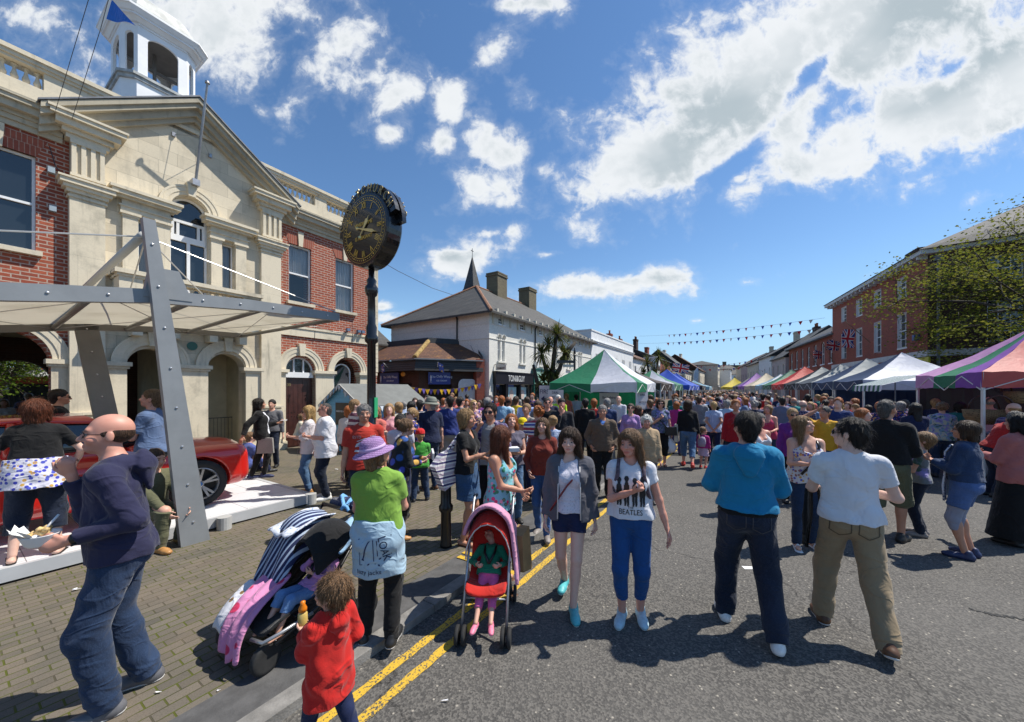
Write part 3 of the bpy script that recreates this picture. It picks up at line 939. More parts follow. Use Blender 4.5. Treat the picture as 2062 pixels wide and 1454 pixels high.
def cloth(c,kind='plain',c2=(.8,.8,.8),sc=1.0,name=None):
 key = ('cloth',c,kind,c2,sc)
 if key in _mats:
  return _mats[key]
 m,nt,b = base_mat(name or kind + '_cloth')
 oc = ocoord(nt)
 s = nd(nt,'ShaderNodeSeparateXYZ',i_0=oc)
 col = None
 wr = nd(nt,'ShaderNodeTexNoise',i_Vector=ocoord(nt,(7,7,4)),i_Scale=1.0,i_Detail=3.0,i_Distortion=1.4).outputs[0]
 fine = nd(nt,'ShaderNodeTexNoise',i_Vector=oc,i_Scale=160.0,i_Detail=2.0).outputs[0]
 if kind == 'plain':
  col = mixc(nt,ramp(nt,wr,.3,.7,0,.22),c,tuple(x * .72 for x in c))
 elif kind == 'denim':
  fade = nd(nt,'ShaderNodeTexNoise',i_Vector=ocoord(nt,(5,5,2.2)),i_Scale=1.0,i_Detail=6.0).outputs[0]
  col = mixc(nt,ramp(nt,fade,.38,.72,0,.5),c,tuple(min(1,x * 2.1 + .015) for x in c))
  col = mixc(nt,ramp(nt,fine,.45,.7,0,.35),col,tuple(min(1,x * 2.0 + .02) for x in c))
 elif kind == 'stripe':      # level stripes
  f = math_n(nt,'FRACT',math_n(nt,'MULTIPLY',math_n(nt,'ADD',s.outputs[2],math_n(nt,'MULTIPLY',wr,.03)),sc))
  col = mixc(nt,math_n(nt,'GREATER_THAN',f,.5),c,c2)
 elif kind == 'tricolour':
  f = math_n(nt,'FRACT',math_n(nt,'MULTIPLY',s.outputs[2],sc))
  col = mixc(nt,math_n(nt,'GREATER_THAN',f,.36),c,(.75,.72,.7))
  col = mixc(nt,math_n(nt,'GREATER_THAN',f,.6),col,c2)
  col = mixc(nt,math_n(nt,'GREATER_THAN',f,.85),col,(.75,.72,.7))
 elif kind == 'plaid':
  f = math_n(nt,'FRACT',math_n(nt,'MULTIPLY',s.outputs[2],sc))
  g = math_n(nt,'FRACT',math_n(nt,'MULTIPLY',math_n(nt,'ADD',s.outputs[0],s.outputs[1]),sc))
  k = math_n(nt,'ADD',math_n(nt,'GREATER_THAN',f,.68),math_n(nt,'GREATER_THAN',g,.68))
  col = mixc(nt,math_n(nt,'MULTIPLY',k,.5),c,c2)
 elif kind in ('floral','dots','tiedye','blobs'):
  vo = nd(nt,'ShaderNodeTexVoronoi',i_Vector=oc,i_Scale=sc)
  hue = nd(nt,'ShaderNodeSeparateXYZ',i_0=vo.outputs['Color'])
  if kind == 'dots':
   col = mixc(nt,ramp(nt,vo.outputs['Distance'],.26,.32),c2,c)
  elif kind == 'tiedye':
   n = nd(nt,'ShaderNodeTexNoise',i_Vector=oc,i_Scale=sc,i_Detail=3.0,i_Distortion=1.0)
   q = nd(nt,'ShaderNodeSeparateXYZ',i_0=n.outputs['Color'])
   col = mixc(nt,ramp(nt,q.outputs[0],.4,.6),c,c2)
   col = mixc(nt,ramp(nt,q.outputs[1],.5,.62),col,(.25,.22,.5))
   col = mixc(nt,ramp(nt,q.outputs[2],.56,.66),col,(.06,.12,.10))
  else:
   pt = ramp(nt,vo.outputs['Distance'],.36,.48,1,0)
   fl = mixc(nt,math_n(nt,'GREATER_THAN',hue.outputs[0],.5),c2,(.05,.22,.12) if kind == 'floral' else (.08,.10,.45))
   fl = mixc(nt,math_n(nt,'GREATER_THAN',hue.outputs[1],.72),fl,(.75,.35,.45) if kind == 'floral' else (.6,.35,.08))
   fl = mixc(nt,ramp(nt,vo.outputs['Distance'],.08,.14,1,0),fl,tuple(min(1,x * 1.4) for x in c2))
   col = mixc(nt,pt,c,fl)
 nt.links.new(col,b.inputs['Base Color'])
 b.inputs['Roughness'].default_value = .85
 b.inputs['Specular IOR Level'].default_value = .2
 b.inputs['Sheen Weight'].default_value = .12
 cre = nd(nt,'ShaderNodeTexNoise',i_Vector=ocoord(nt,(4,4,6.5),(.5,.3,0)),i_Scale=1.0,i_Detail=1.0,i_Distortion=1.2).outputs[0]
 rid = math_n(nt,'ABSOLUTE',math_n(nt,'SUBTRACT',cre,.5))
 bump(nt,b,math_n(nt,'ADD',math_n(nt,'ADD',wr,math_n(nt,'MULTIPLY',ramp(nt,rid,0,.10,1,0),.22)),math_n(nt,'MULTIPLY',fine,.05)),.55,.03)
 _mats[key] = m
 return m
def part_of(F,name,m,root,sc,smooth=True):
 v,f = F.mesh()
 if len(v) == 0:
  return None
 return mesh_obj(name,v * sc,f,m,root,smooth)
def hair_part(p,J,h,root,sc):
 """the hair's mass with loose strands combed over it"""
 v,f = hair_field(p,J,min(h,.012)).mesh()
 v = v * sc
 m = hair_mat(HAIRC[p.get('hc','brown')])
 o = mesh_obj('hair',v,f,m,root,True)
 n = 1500 if h < .007 else 600 if h < .0095 else 0
 if not n or p.get('hair') == 'bald' or p.get('hatted'):
  return o
 me = o.data
 no = np.empty(len(v) * 3,np.float32)
 me.vertex_normals.foreach_get('vector',no)
 no = no.reshape(-1,3)
 kd = KDTree(len(v))
 for i,q in enumerate(v):
  kd.insert(q,i)
 kd.balance()
 rg = np.random.RandomState(p.get('seed',1))
 cr = np.array(J['hd'](0,-.035,1.75)) * sc
 fw = J['RH'] @ np.array((0,1,0))
 L = {'long': .20,'bob': .10,'curly': .05,'pony': .08,'bun': .08}.get(p.get('hair'),.055) * sc * J['hs']
 SV = []
 for i in rg.randint(0,len(v),n):
  lift = rg.uniform(.0005,.004) if rg.rand() < .88 else rg.uniform(.004,.012)
  k,P0 = i,v[i] + no[i] * lift
  rows = []
  tw = rg.normal(size=3) * (.9 if p.get('hair') == 'curly' else .25)
  for s_ in range(6):
   N = no[k]
   fl = (P0 - cr)
   fl = fl / (np.linalg.norm(fl) + 1e-6) + np.array((0,0,-.9)) + tw
   t = fl - N * (fl @ N)
   t /= np.linalg.norm(t) + 1e-6
   w = np.cross(N,t) * .0015 * (1 - s_ / 6.5)
   rows += [P0 - w,P0 + w]
   P0 = P0 + t * L / 5
   _,k,dd = kd.find(P0)
   if s_ < 4:
    P0 = v[k] * .5 + P0 * .5 + no[k] * lift * (1 + s_ * .5)
  SV.append(rows)
 SV = np.array(SV,np.float32).reshape(-1,3)
 b = np.arange(n)[:,None,None] * 12 + np.arange(5)[None,:,None] * 2 + np.array((0,1,3,2))[None,None,:]
 bpy.data.objects.remove(o)
 return mesh_obj('hair',np.concatenate([v,SV]),np.concatenate([f,b.reshape(-1,4) + len(v)]).astype(np.int32),m,root,True)
SKIN = {'fair': lin((206,160,138)),'pink': lin((204,148,128)),'tan': lin((188,138,112)),'dark': lin((112,76,58)),'pale': lin((214,175,156))}
HAIRC = {'brown': (.045,.024,.013),'dark': (.014,.010,.008),'black': (.006,.005,.005),'blond': (.42,.27,.11),'ginger': (.28,.085,.02),'grey': (.22,.21,.20),
   'white': (.62,.60,.56),'auburn': (.11,.032,.014),'mid': (.14,.078,.038),'dkgrey': (.07,.065,.06),'sandy': (.22,.13,.06),'light': (.30,.18,.08)}
def tint_head(o,p,J,sc,near):
 """lips, brows, stubble and cheeks as real colour on the skin, eye sockets darkened"""
 me = o.data
 n = len(me.vertices)
 co = np.empty(n * 3,np.float32)
 me.vertices.foreach_get('co',co)
 q = ((co.reshape(-1,3) / sc - J['hc']) @ J['RH']) / J['hs'] + (0,0,1.515)
 col = np.ones((n,4),np.float32)
 def blob(c,r,tint,amt):
  d = np.sqrt((((q - np.array(c)) / np.array(r)) ** 2).sum(1))
  w = np.clip((1.25 - d) / .5,0,1)[:,None] * amt
  col[:,:3] = col[:,:3] * (1 - w) + col[:,:3] * np.array(tint) * w
 fem = p.get('fem',0)
 for sg in (-1,1):
  blob((sg * .035,.095,1.655),(.022,.03,.0055),(.25,.2,.2),.85)
  blob((sg * .033,.095,1.632),(.020,.03,.007),(.6,.5,.5),.25)  # darkens the skin tint in the eye sockets
  blob((sg * .045,.08,1.598),(.025,.04,.02),(1.0,.80,.80),.6)
 blob((0,.095,1.563),(.026,.03,.011),(.85,.48,.50) if fem else (.85,.6,.6),.9)
 if p.get('stubble'):
  blob((0,.06,1.555),(.075,.07,.035),(.62,.60,.62),p['stubble'])
  blob((0,-.03,1.66),(.09,.085,.05),(.62,.58,.58),p['stubble'] * p.get('scalp',0))
 a = me.attributes.new('tint','FLOAT_COLOR','POINT')
 a.data.foreach_set('color',col.ravel())
SHOE = {'w': (.75,.75,.74),'k': (.015,.015,.016),'brown': (.10,.045,.02),'navy': (.02,.03,.09),'teal': (.08,.42,.45),'grey': (.12,.12,.13),'blue': (.10,.18,.5),'red': (.5,.04,.03),'tan': (.45,.22,.07),'pink': (.75,.2,.3),'floral': (.4,.55,.62),'mix': (.25,.22,.2)}
def person(label,p,name='person',group=None,flat=False):
 """p: loc, f (facing, degrees counter-clockwise from straight down the view), H, clothes and pose. Returns the root and its joints."""
 h = p.get('res',.008)
 H = p.get('H',1.7)
 sc = H / 1.75
 J = skel(p)
 root = thing(name,label,p.get('cat','person'),p['loc'],R(p['f']),group)
 skin = skin_mat('skin',SKIN[p.get('skin','fair')])
 F = body_field(p,J,h)
 body = part_of(F,'body',skin,root,sc)
 tint_head(body,p,J,sc,h < .011)
 parts = {'body': body}
 if p.get('top'):
  parts['top'] = part_of(top_field(p,J,h),p['top'].get('name','shirt'),p['top']['m'],root,sc)
 if p.get('bot'):
  parts['bot'] = part_of(bottom_field(p,J,h),p['bot'].get('name','trousers'),p['bot']['m'],root,sc)
 for ex in p.get('extra',()):       # further garments: jackets,skirts,aprons
  q = dict(p)
  if ex.get('on') == 'bot':
   q['bot'] = ex
   parts[ex['name']] = part_of(bottom_field(q,J,h),ex['name'],ex['m'],root,sc)
  else:
   q['top'] = ex
   parts[ex['name']] = part_of(top_field(q,J,h),ex['name'],ex['m'],root,sc)
 if p.get('hair') != 'none':
  parts['hair'] = hair_part(p,J,h,root,sc)
 shoe = p.get('shoe','k')
 if shoe:
  for sd,sg in (('r',1),('l',-1)):
   he,to = J['heel' + sd],J['toe' + sd]
   d = (to - he) / np.linalg.norm(to - he)
   S = Field(np.minimum(he,to) - .12,np.maximum(he,to) + .14,min(h,.010))
   nrm = np.cross(np.cross(d,(0,0,1)),d)
   nrm /= np.linalg.norm(nrm)
   if p.get('sandal'):
    S.rc(he - nrm * .032,to + d * .03 - nrm * .030,.036,.044,.01,flat=(nrm,4))
    S.rc(to - d * .03 + np.array((.03 * sg,0,.0)),to - d * .05 + nrm * .028,.012,.012,.01)
    S.rc(to - d * .03 + np.array((-.03 * sg,0,.0)),to - d * .05 + nrm * .028,.012,.012,.01)
   else:
    S.rc(he,to - d * .01,.044,.042,.02)
    S.rc(to - d * .03,to + d * .035,.044,.038,.02,flat=(nrm,1.35))
    if p.get('boot',1):
     S.rc(he + d * .02,he + nrm * .05 + d * .02,.043,.040,.02)
    S.plane(he - nrm * .034,-nrm)
   parts['shoe' + sd] = part_of(S,'shoe',plain('shoe_leather',SHOE[shoe],.5,var=.15,vscale=20),root,sc)
   if h < .009 and not p.get('sandal') and p.get('sole',1):
    S2 = Field(np.minimum(he,to) - .12,np.maximum(he,to) + .14,.006)
    S2.rc(he,to - d * .01,.048,.046,.02)
    S2.rc(to - d * .03,to + d * .037,.047,.041,.02,flat=(nrm,1.3))
    S2.plane(he - nrm * .036,-nrm)
    S2.plane(he - nrm * .018,nrm)
    part_of(S2,'sole',plain('sole_rubber',p.get('solec',(.55,.54,.52)),.7,var=.2,vscale=12),parts['shoe' + sd],sc)
 if h < .011:
  mb = MB()
  ir = MB()
  for sg in (-1,1):
   c = J['hd'](sg * .0325,.0825,1.6315)
   fw = J['RH'] @ np.array((0,1,0))
   prof = [(.0115 * math.sin(math.pi * k / 8),-.0115 * math.cos(math.pi * k / 8)) for k in range(9)]
   mb.lathe(prof,c * sc,10,sc * J['hs'],sc * J['hs'])
   ir.lathe([(.0076 * math.sin(math.pi * k / 6),-.0076 * math.cos(math.pi * k / 6)) for k in range(7)],(c + fw * .0055 * J['hs']) * sc,8,sc * J['hs'],sc * J['hs'])
  e = mb.build('eyes',plain('eye_white',(.33,.29,.27),.25,var=0),root,True)
  ir.build('irises',plain('iris',p.get('eye',(.03,.025,.02)),.2,var=0),e,True)
 if p.get('specs') or p.get('shades'):
  mb = MB()
  dark = p.get('shades')
  hd = lambda x,y,z: Vector(J['hd'](x,y,z) * sc)
  for sg in (-1,1):
   ring = [hd(sg * .034 + .026 * math.cos(a),.104 - .012 * abs(math.cos(a)) * (1 if sg * math.cos(a) > 0 else .3),1.632 + .018 * math.sin(a)) for a in [2 * math.pi * k / 12 for k in range(12)]]
   if dark:
    c0 = hd(sg * .034,.112,1.632)
    mb.add([c0] + ring,[(0,k + 1,(k + 1) % 12 + 1) if sg else 0 for k in range(12)])
    mb.tube(ring + [ring[0]],.003,5)
   else:
    mb.tube(ring + [ring[0]],.0022,5)
   mb.tube([hd(sg * .058,.095,1.634),hd(sg * .080,.02,1.634),hd(sg * .080,-.01,1.628)],.0025,5)
  mb.tube([hd(-.010,.112,1.634),hd(.010,.112,1.634)],.0025,5)
  mb.build('glasses',plain('glasses_frame',(.012,.011,.012),.15,var=0),root,False)
 J['sc'] = sc
 J['root'] = root
 J['parts'] = parts
 J['M'] = Matrix.Translation(Vector(p['loc'])) @ Matrix.Rotation(R(p['f']),4,'Z')
 return root,J
def wp(J,q):
 """a point of the 1.75 m body -> the place"""
 return J['M'] @ Vector(np.array(q) * J['sc'])
def hat(J,m,kind='brim',band=None):
 """hats and caps, parts of their wearer's clothing"""
 sc,hs = J['sc'],J['hs']
 Rm = Matrix(J['RH'].tolist()).to_4x4()
 T = Matrix.Translation(Vector(J['hd'](0,-.014,1.675) * sc)) @ Rm
 s = sc * hs
 mb = MB()
 if kind == 'brim':
  prof = [(.0,.098),(.045,.096),(.075,.082),(.090,.055),(.100,.0),(.120,-.018),(.155,-.030),(.158,-.036),(.118,-.026),(.098,-.008)]
  mb.lathe([(r * s,z * s) for r,z in prof],(0,0,0),28,1.0,1.12)
 elif kind == 'cap':
  prof = [(.0,.100),(.04,.098),(.07,.082),(.090,.05),(.097,.0),(.095,-.012)]
  mb.lathe([(r * s,z * s) for r,z in prof],(0,0,0),24,1.0,1.12)
  pk = [(.075 * s * math.cos(a),(.085 + .085 * math.sin(a)) * s,(-.004 - .015 * math.sin(a)) * s) for a in [math.pi * k / 10 for k in range(11)]]
  v = pk + [(x,y,z - .006 * s) for x,y,z in pk]
  mb.add(v,[tuple(range(11)),tuple(range(21,10,-1))] + [(i,i + 11,i + 12,i + 1) for i in range(10)])
 o = mb.xf(T).build('hat',m,J['root'],True)
 if band:
  b = MB()
  b.lathe([(.102 * s,.0),(.097 * s,.028 * s),(.0955 * s,.028 * s),(.100 * s,.0)],(0,0,0),28,1.0,1.12)
  b.xf(T).build('hat_band',band,o,True)
 return o
# ---------------------------------------------------------------- ground,road,pavement
def asphalt():
 m,nt,b = base_mat('asphalt')
 oc = ocoord(nt)
 big = nd(nt,'ShaderNodeTexNoise',i_Vector=oc,i_Scale=0.5,i_Detail=6.0,i_Roughness=.6).outputs[0]
 v = nd(nt,'ShaderNodeTexVoronoi',i_Vector=oc,i_Scale=75.0)
 v2 = nd(nt,'ShaderNodeTexVoronoi',i_Vector=oc,i_Scale=26.0)
 h = nd(nt,'ShaderNodeSeparateXYZ',i_0=v.outputs['Color'])
 h2 = nd(nt,'ShaderNodeSeparateXYZ',i_0=v2.outputs['Color'])
 n = nd(nt,'ShaderNodeTexNoise',i_Vector=oc,i_Scale=45.0,i_Detail=4.0,i_Roughness=.7).outputs[0]
 c = mixc(nt,ramp(nt,big,.35,.7),(.062,.059,.055),(.098,.093,.086))
 c = mixc(nt,ramp(nt,h.outputs[0],.2,.9,0,.85),c,(.155,.145,.13))
 c = mixc(nt,ramp(nt,n,.5,.75,0,.7),c,(.035,.033,.032))
 st = math_n(nt,'MULTIPLY',math_n(nt,'GREATER_THAN',h2.outputs[0],.84),ramp(nt,v2.outputs['Distance'],.12,.26,1,0))
 c = mixc(nt,st,c,(.34,.31,.26))
 cr = nd(nt,'ShaderNodeTexVoronoi',i_Vector=nd(nt,'ShaderNodeVectorMath',operation='ADD',i_0=oc,i_1=nd(nt,'ShaderNodeVectorMath',operation='SCALE',i_0=nd(nt,'ShaderNodeTexNoise',i_Vector=oc,i_Scale=1.6,i_Detail=5.0).outputs['Color']).outputs[0]).outputs[0],i_Scale=.33,feature='DISTANCE_TO_EDGE')
 c = mixc(nt,math_n(nt,'MULTIPLY',ramp(nt,cr.outputs[0],.002,.006,1,0),ramp(nt,n,.4,.6,.2,.9)),c,(.025,.024,.023))
 nt.links.new(c,b.inputs['Base Color'])
 b.inputs['Roughness'].default_value = .85
 b.inputs['Specular IOR Level'].default_value = .3
 bump(nt,b,math_n(nt,'ADD',v.outputs['Distance'],n),.55,.006)
 return m
def pavers():
 m,nt,b = base_mat('block_paving')
 oc = ocoord(nt)
 br = nd(nt,'ShaderNodeTexBrick',i_Vector=oc,i_Scale=1.0)
 br.inputs['Color1'].default_value = (.152,.134,.106,1)
 br.inputs['Color2'].default_value = (.098,.090,.074,1)
 br.inputs['Mortar'].default_value = (.045,.042,.028,1)
 br.inputs['Mortar Size'].default_value = .006
 br.inputs['Mortar Smooth'].default_value = .3
 br.inputs['Brick Width'].default_value = .17
 br.inputs['Row Height'].default_value = .088
 big = nd(nt,'ShaderNodeTexNoise',i_Vector=oc,i_Scale=.9,i_Detail=7.0,i_Roughness=.65).outputs[0]
 moss = nd(nt,'ShaderNodeTexNoise',i_Vector=oc,i_Scale=3.2,i_Detail=6.0,i_Roughness=.7).outputs[0]
 sp = nd(nt,'ShaderNodeTexNoise',i_Vector=oc,i_Scale=110.0,i_Detail=3.0,i_Roughness=.8).outputs[0]
 c = mixc(nt,ramp(nt,big,.35,.7,0,.7),br.outputs[0],(.20,.155,.115))
 c = mixc(nt,ramp(nt,sp,.50,.66,0,.5),c,(.04,.036,.03))
 c = mixc(nt,ramp(nt,sp,.36,.26,0,.55),c,(.26,.235,.19))
 c = mixc(nt,math_n(nt,'MULTIPLY',br.outputs['Fac'],ramp(nt,moss,.40,.56)),c,(.075,.085,.012))
 nt.links.new(c,b.inputs['Base Color'])
 b.inputs['Roughness'].default_value = .9
 b.inputs['Specular IOR Level'].default_value = .25
 bump(nt,b,math_n(nt,'ADD',math_n(nt,'MULTIPLY',br.outputs['Fac'],-1.0),math_n(nt,'MULTIPLY',sp,.35)),.5,.008)
 return m
def worn_paint(name,c,under=(.07,.068,.065),wear=.5):
 m,nt,b = base_mat(name)
 oc = ocoord(nt)
 n = nd(nt,'ShaderNodeTexNoise',i_Vector=oc,i_Scale=55.0,i_Detail=4.0,i_Roughness=.65).outputs[0]
 n2 = nd(nt,'ShaderNodeTexNoise',i_Vector=oc,i_Scale=5.0,i_Detail=4.0).outputs[0]
 k = math_n(nt,'ADD',n,math_n(nt,'MULTIPLY',n2,.35))
 nt.links.new(mixc(nt,ramp(nt,k,.78 - .12 * wear,.86 - .12 * wear),c,under),b.inputs['Base Color'])
 b.inputs['Roughness'].default_value = .7
 bump(nt,b,n,.4,.006)
 return m
def slab(name,d0,d1,s0,s1,z,m,kind='structure',rough=0.0,seg=1):
 """a level sheet in street coordinates; rough wobbles its long edges"""
 rg = random.Random(hash(name) % 1000)
 v,f = [],[]
 for i in range(seg + 1):
  s = s0 + (s1 - s0) * i / seg
  v += [(s,-(d0 + rg.uniform(-rough,rough)),0),(s,-(d1 + rg.uniform(-rough,rough)),0)]
  if i:
   f.append((2 * i - 2,2 * i - 1,2 * i + 1,2 * i))
 o = mesh_obj(name,v,[tuple(reversed(q)) if d1 < d0 else q for q in f],m)
 o.rotation_euler = (0,0,RZ)
 o.location = (0,0,z)
 if o.data.polygons[0].normal.z < 0:
  o.data.flip_normals()
 return tag(o,kind=kind)
KERB = -2.36
road = mesh_obj('road',[(-900,-900,0),(900,-900,0),(900,900,0),(-900,900,0)],[(0,1,2,3)],asphalt())
tag(road,kind='structure')
slab('pavement',-80,KERB - .14,-60,260,PAVE,pavers())
slab('pavement_edging',KERB - .48,KERB - .145,-60,260,PAVE + .004,plain('dark_edging',(.085,.083,.082),.85,var=.25,vscale=6,bmp=.3,bscale=60))
k = MB()
rg = random.Random(3)
s = -12.0
while s < 60:
 L = .9
 k.box(s + .004,s + L - .004,-KERB,-KERB + .14,-.05,PAVE + .008 + rg.uniform(-.002,.002))
 s += L
kb = k.build('kerb',plain('kerb_granite',(.21,.20,.185),.85,var=.25,vscale=9,bmp=.4,bscale=80))
kb.rotation_euler = (0,0,RZ)
tag(kb,kind='structure')
yl = worn_paint('yellow_line_paint',(.60,.375,.03),wear=.75)
for d in (-2.15,-1.965):
 slab('yellow_road_line',d - .036,d + .036,-1.5,60,.004,yl,rough=.006,seg=900)
for px,py in ((938,1127),(948,1118)):
 q = gp(px,py,PAVE)
 o = mesh_obj('yellow_kerb_mark',[(-.035,-.11,0),(.035,-.11,0),(.035,.11,0),(-.035,.11,0)],[(0,1,2,3)],yl)
 o.location = (q.x,q.y,PAVE + .014)
 o.rotation_euler = (0,0,RZ)
 tag(o,kind='structure')
q = gp(1510,1144)
o = mesh_obj('white_road_mark',[(-.075,-.03,0),(.07,-.035,0),(.075,.03,0),(-.07,.04,0)],[(0,1,2,3)],worn_paint('white_line_paint',(.75,.75,.73),wear=.2))
o.location = (q.x,q.y,.004)
tag(o,kind='structure')
pts = [gp(1955,1228),gp(1990,1236),gp(2030,1243),gp(2075,1250),gp(2200,1262)]
mb = MB()
rg = random.Random(5)
fine = []
for a,b_ in zip(pts,pts[1:]):
 for i in range(8):
  fine.append(a.lerp(b_,i / 8) + Vector((rg.uniform(-.01,.01),rg.uniform(-.015,.015),0)))
for a,b_ in zip(fine,fine[1:]):
 w = rg.uniform(.008,.03)
 mb.add([a + Vector((0,-w,.004)),b_ + Vector((0,-w,.004)),b_ + Vector((0,w,.004)),a + Vector((0,w,.004))],[(0,1,2,3)])
tag(mb.build('road_seam',plain('tar',(.03,.03,.03),.9,var=.3,vscale=40)),kind='structure')
sm = plain('paper_scrap',(.72,.72,.74),.8,var=.1)
for i,(px,py,sz,lb) in enumerate(((680,946,.07,'crumpled white paper scrap lying on the paving behind the red shirted man'),(152,1190,.06,'white paper scrap beside the step of the display platform'),(897,1413,.035,'thin white litter sliver on the asphalt near the yellow lines'),
          (437,1393,.02,'cigarette end on the paving in front of the double buggy'),(318,1396,.03,'small white scrap in the shadow at the bald man\'s feet'))):
 q = gp(px,py,PAVE if px < 800 else 0)
 v = [(rg.uniform(-1,1) * sz,rg.uniform(-.5,.5) * sz,.006 + .25 * sz * abs(rg.uniform(0,1))) for _ in range(7)]
 v = sorted(v,key=lambda a: math.atan2(a[1],a[0]))
 o = mesh_obj('litter',v + [(0,0,.3 * sz)],[(k,(k + 1) % 7,7) for k in range(7)],sm)
 o.location = q
 tag(o,lb,'litter',kind='thing')
# ---------------------------------------------------------------- shared building pieces (x along the street,y into the building,z up)
M_BRICK = brick_mat('red_brick',(.40,.088,.036),(.25,.050,.026),(.46,.35,.28),.235,.083,.011,.22)
M_BRICKR = brick_mat('old_brick',(.34,.062,.034),(.24,.045,.026),(.22,.12,.085),.225,.075,.008,.3,.4)
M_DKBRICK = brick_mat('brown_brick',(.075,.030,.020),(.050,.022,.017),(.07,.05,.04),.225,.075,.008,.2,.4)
M_STONE = stone_mat('limestone',(.64,.56,.42),stain=.42)
M_STONE2 = stone_mat('limestone_trim',(.62,.545,.41),(3.0,5.0),.002,.62)
M_STONEG = stone_mat('weathered_stone',(.46,.41,.31),(2.5,4.0),.002,.6)
M_WPAINT = plain('white_paint',(.78,.78,.77),.45,var=.05,vscale=2,bmp=.1)
M_GLASS = glass_mat('window_glass')
M_SLATE = roof_mat('slate',(.052,.050,.047),(.085,.080,.072),.3,.22,(.16,.14,.08),.2)
M_SLATE2 = roof_mat('dark_slate',(.05,.05,.052),(.085,.082,.08),.3,.22)
M_TILE = roof_mat('brown_tile',(.10,.045,.025),(.15,.065,.035),.2,.16,(.30,.14,.03),.6)
M_LEAD = plain('lead',(.15,.16,.18),.5,var=.25,vscale=4)
M_BLACK = plain('black_paint',(.012,.012,.013),.3,var=.1)
M_DARK = plain('dark_interior',(.02,.018,.016),.9,var=.2)
M_CURT = plain('net_curtain',(.62,.60,.57),.9,var=.12,vscale=1.5)
def see_glass():
 m = bpy.data.materials.new('sash_glass')
 m.use_nodes = True
 nt = m.node_tree
 nt.nodes.clear()
 o = nd(nt,'ShaderNodeOutputMaterial')
 t = nd(nt,'ShaderNodeBsdfTransparent')
 t.inputs[0].default_value = (.85,.88,.9,1)
 g = nd(nt,'ShaderNodeBsdfGlossy')
 g.inputs['Roughness'].default_value = .02
 fr = nd(nt,'ShaderNodeLayerWeight')
 fr.inputs[0].default_value = .35
 mx = nd(nt,'ShaderNodeMixShader',i_0=ramp(nt,fr.outputs['Fresnel'],0,1,.08,.8),i_1=t.outputs[0],i_2=g.outputs[0])
 nt.links.new(mx.outputs[0],o.inputs[0])
 return m
M_SEE = see_glass()
def sash(par,x0,x1,z0,z1,y,curtain=False,glazing=(1,2),fw=.045,sill=True,arch=False,stone=M_STONE2,mf=None):
 """a window in an opening: frame, bars, glass, curtain, sill; returns the frame"""
 mf = mf or M_WPAINT
 b = MB()
 if arch:
  xc,w = (x0 + x1) / 2,x1 - x0
  o = arch_poly(xc,w,z0,z1 - w / 2)
  i = arch_poly(xc,w - 2 * fw,z0 + fw,z1 - w / 2)
  b.panel(o,[i],y - .02,.06)
 else:
  b.panel(rect(x0,x1,z0,z1),[rect(x0 + fw,x1 - fw,z0 + fw,z1 - fw)],y - .02,.06)
 nx,nz = glazing
 for i in range(1,nx):
  x = x0 + (x1 - x0) * i / nx
  b.box(x - .012,x + .012,y - .012,y + .03,z0 + fw,z1 - fw)
 for i in range(1,nz):
  z = z0 + (z1 - z0) * i / nz
  t = .025 if nz == 2 or i == nz // 2 else .011
  b.box(x0 + fw,x1 - fw,y - .03 if t > .02 else y - .011,y + .032,z - t,z + t)
 fr = b.build('window',mf,par)
 gl = MB()
 poly = arch_poly((x0 + x1) / 2,x1 - x0,z0,z1 - (x1 - x0) / 2) if arch else rect(x0,x1,z0,z1)
 gl.panel(poly,[],y + .022,.001)
 gl.build('pane',M_SEE if curtain else M_GLASS,fr)
 if curtain:
  c = MB()
  n = 36
  top = [(x0 + (x1 - x0) * i / n,y + .13 + .025 * math.sin(i * 1.9) + .012 * math.sin(i * .77),z1) for i in range(n + 1)]
  bot = [(x,yy,z0 + (.0 if curtain != 'half' else (z1 - z0) * .5 + .03 * math.sin(x * 9))) for x,yy,z in top]
  c.loft([top,bot],False,False)
  c.build('curtain',M_CURT,fr)
  d = MB()
  d.box(x0 - .1,x1 + .1,y + .6,y + .65,z0 - .1,z1 + .1)
  d.build('dark_room',M_DARK,fr)
 if sill:
  s = MB()
  s.box(x0 - .08,x1 + .08,y - .22,y + .02,z0 - .10,z0 - .003)
  s.build('sill',stone,fr)
 return fr
def step_profile(b,x0,x1,steps,ends=True):
 """mouldings: (z0, z1, projection) runs standing proud of y=0"""
 for z0,z1,pr in steps:
  e = pr if ends else 0
  b.box(x0 - e,x1 + e,-pr,.05,z0,z1)
def archivolt(b,xc,r0,r1,zs,y0,y1,n=20):
 for ra,rb,yy in ((r0,r0 + (r1 - r0) * .35,y0 + .03),(r0 + (r1 - r0) * .35,r0 + (r1 - r0) * .8,y0 + .012),(r0 + (r1 - r0) * .8,r1,y0)):
  ri = [(xc + ra * math.cos(math.pi * k / n),zs + ra * math.sin(math.pi * k / n)) for k in range(n + 1)]
  ro = [(xc + rb * math.cos(math.pi * k / n),zs + rb * math.sin(math.pi * k / n)) for k in range(n,-1,-1)]
  v = [(x,yy,z) for x,z in ri] + [(x,yy,z) for x,z in ro] + [(x,y1,z) for x,z in ri] + [(x,y1,z) for x,z in ro]
  m = 2 * n + 2
  f = []
  for k in range(n):
   f.append((k,k + 1,m - 2 - k,m - 1 - k)[::-1])
   f.append((k,k + m,k + 1 + m,k + 1)[::-1])
   j = n + 1 + k
   f.append((j,j + m,j + 1 + m,j + 1)[::-1])
  b.add(v,f)
def keystone(b,xc,z0,z1,y0,y1,w0=.12,w1=.18):
 b.prism([(xc - w0 / 2,z0),(xc + w0 / 2,z0),(xc + w1 / 2,z1),(xc - w1 / 2,z1)],y0,y1)
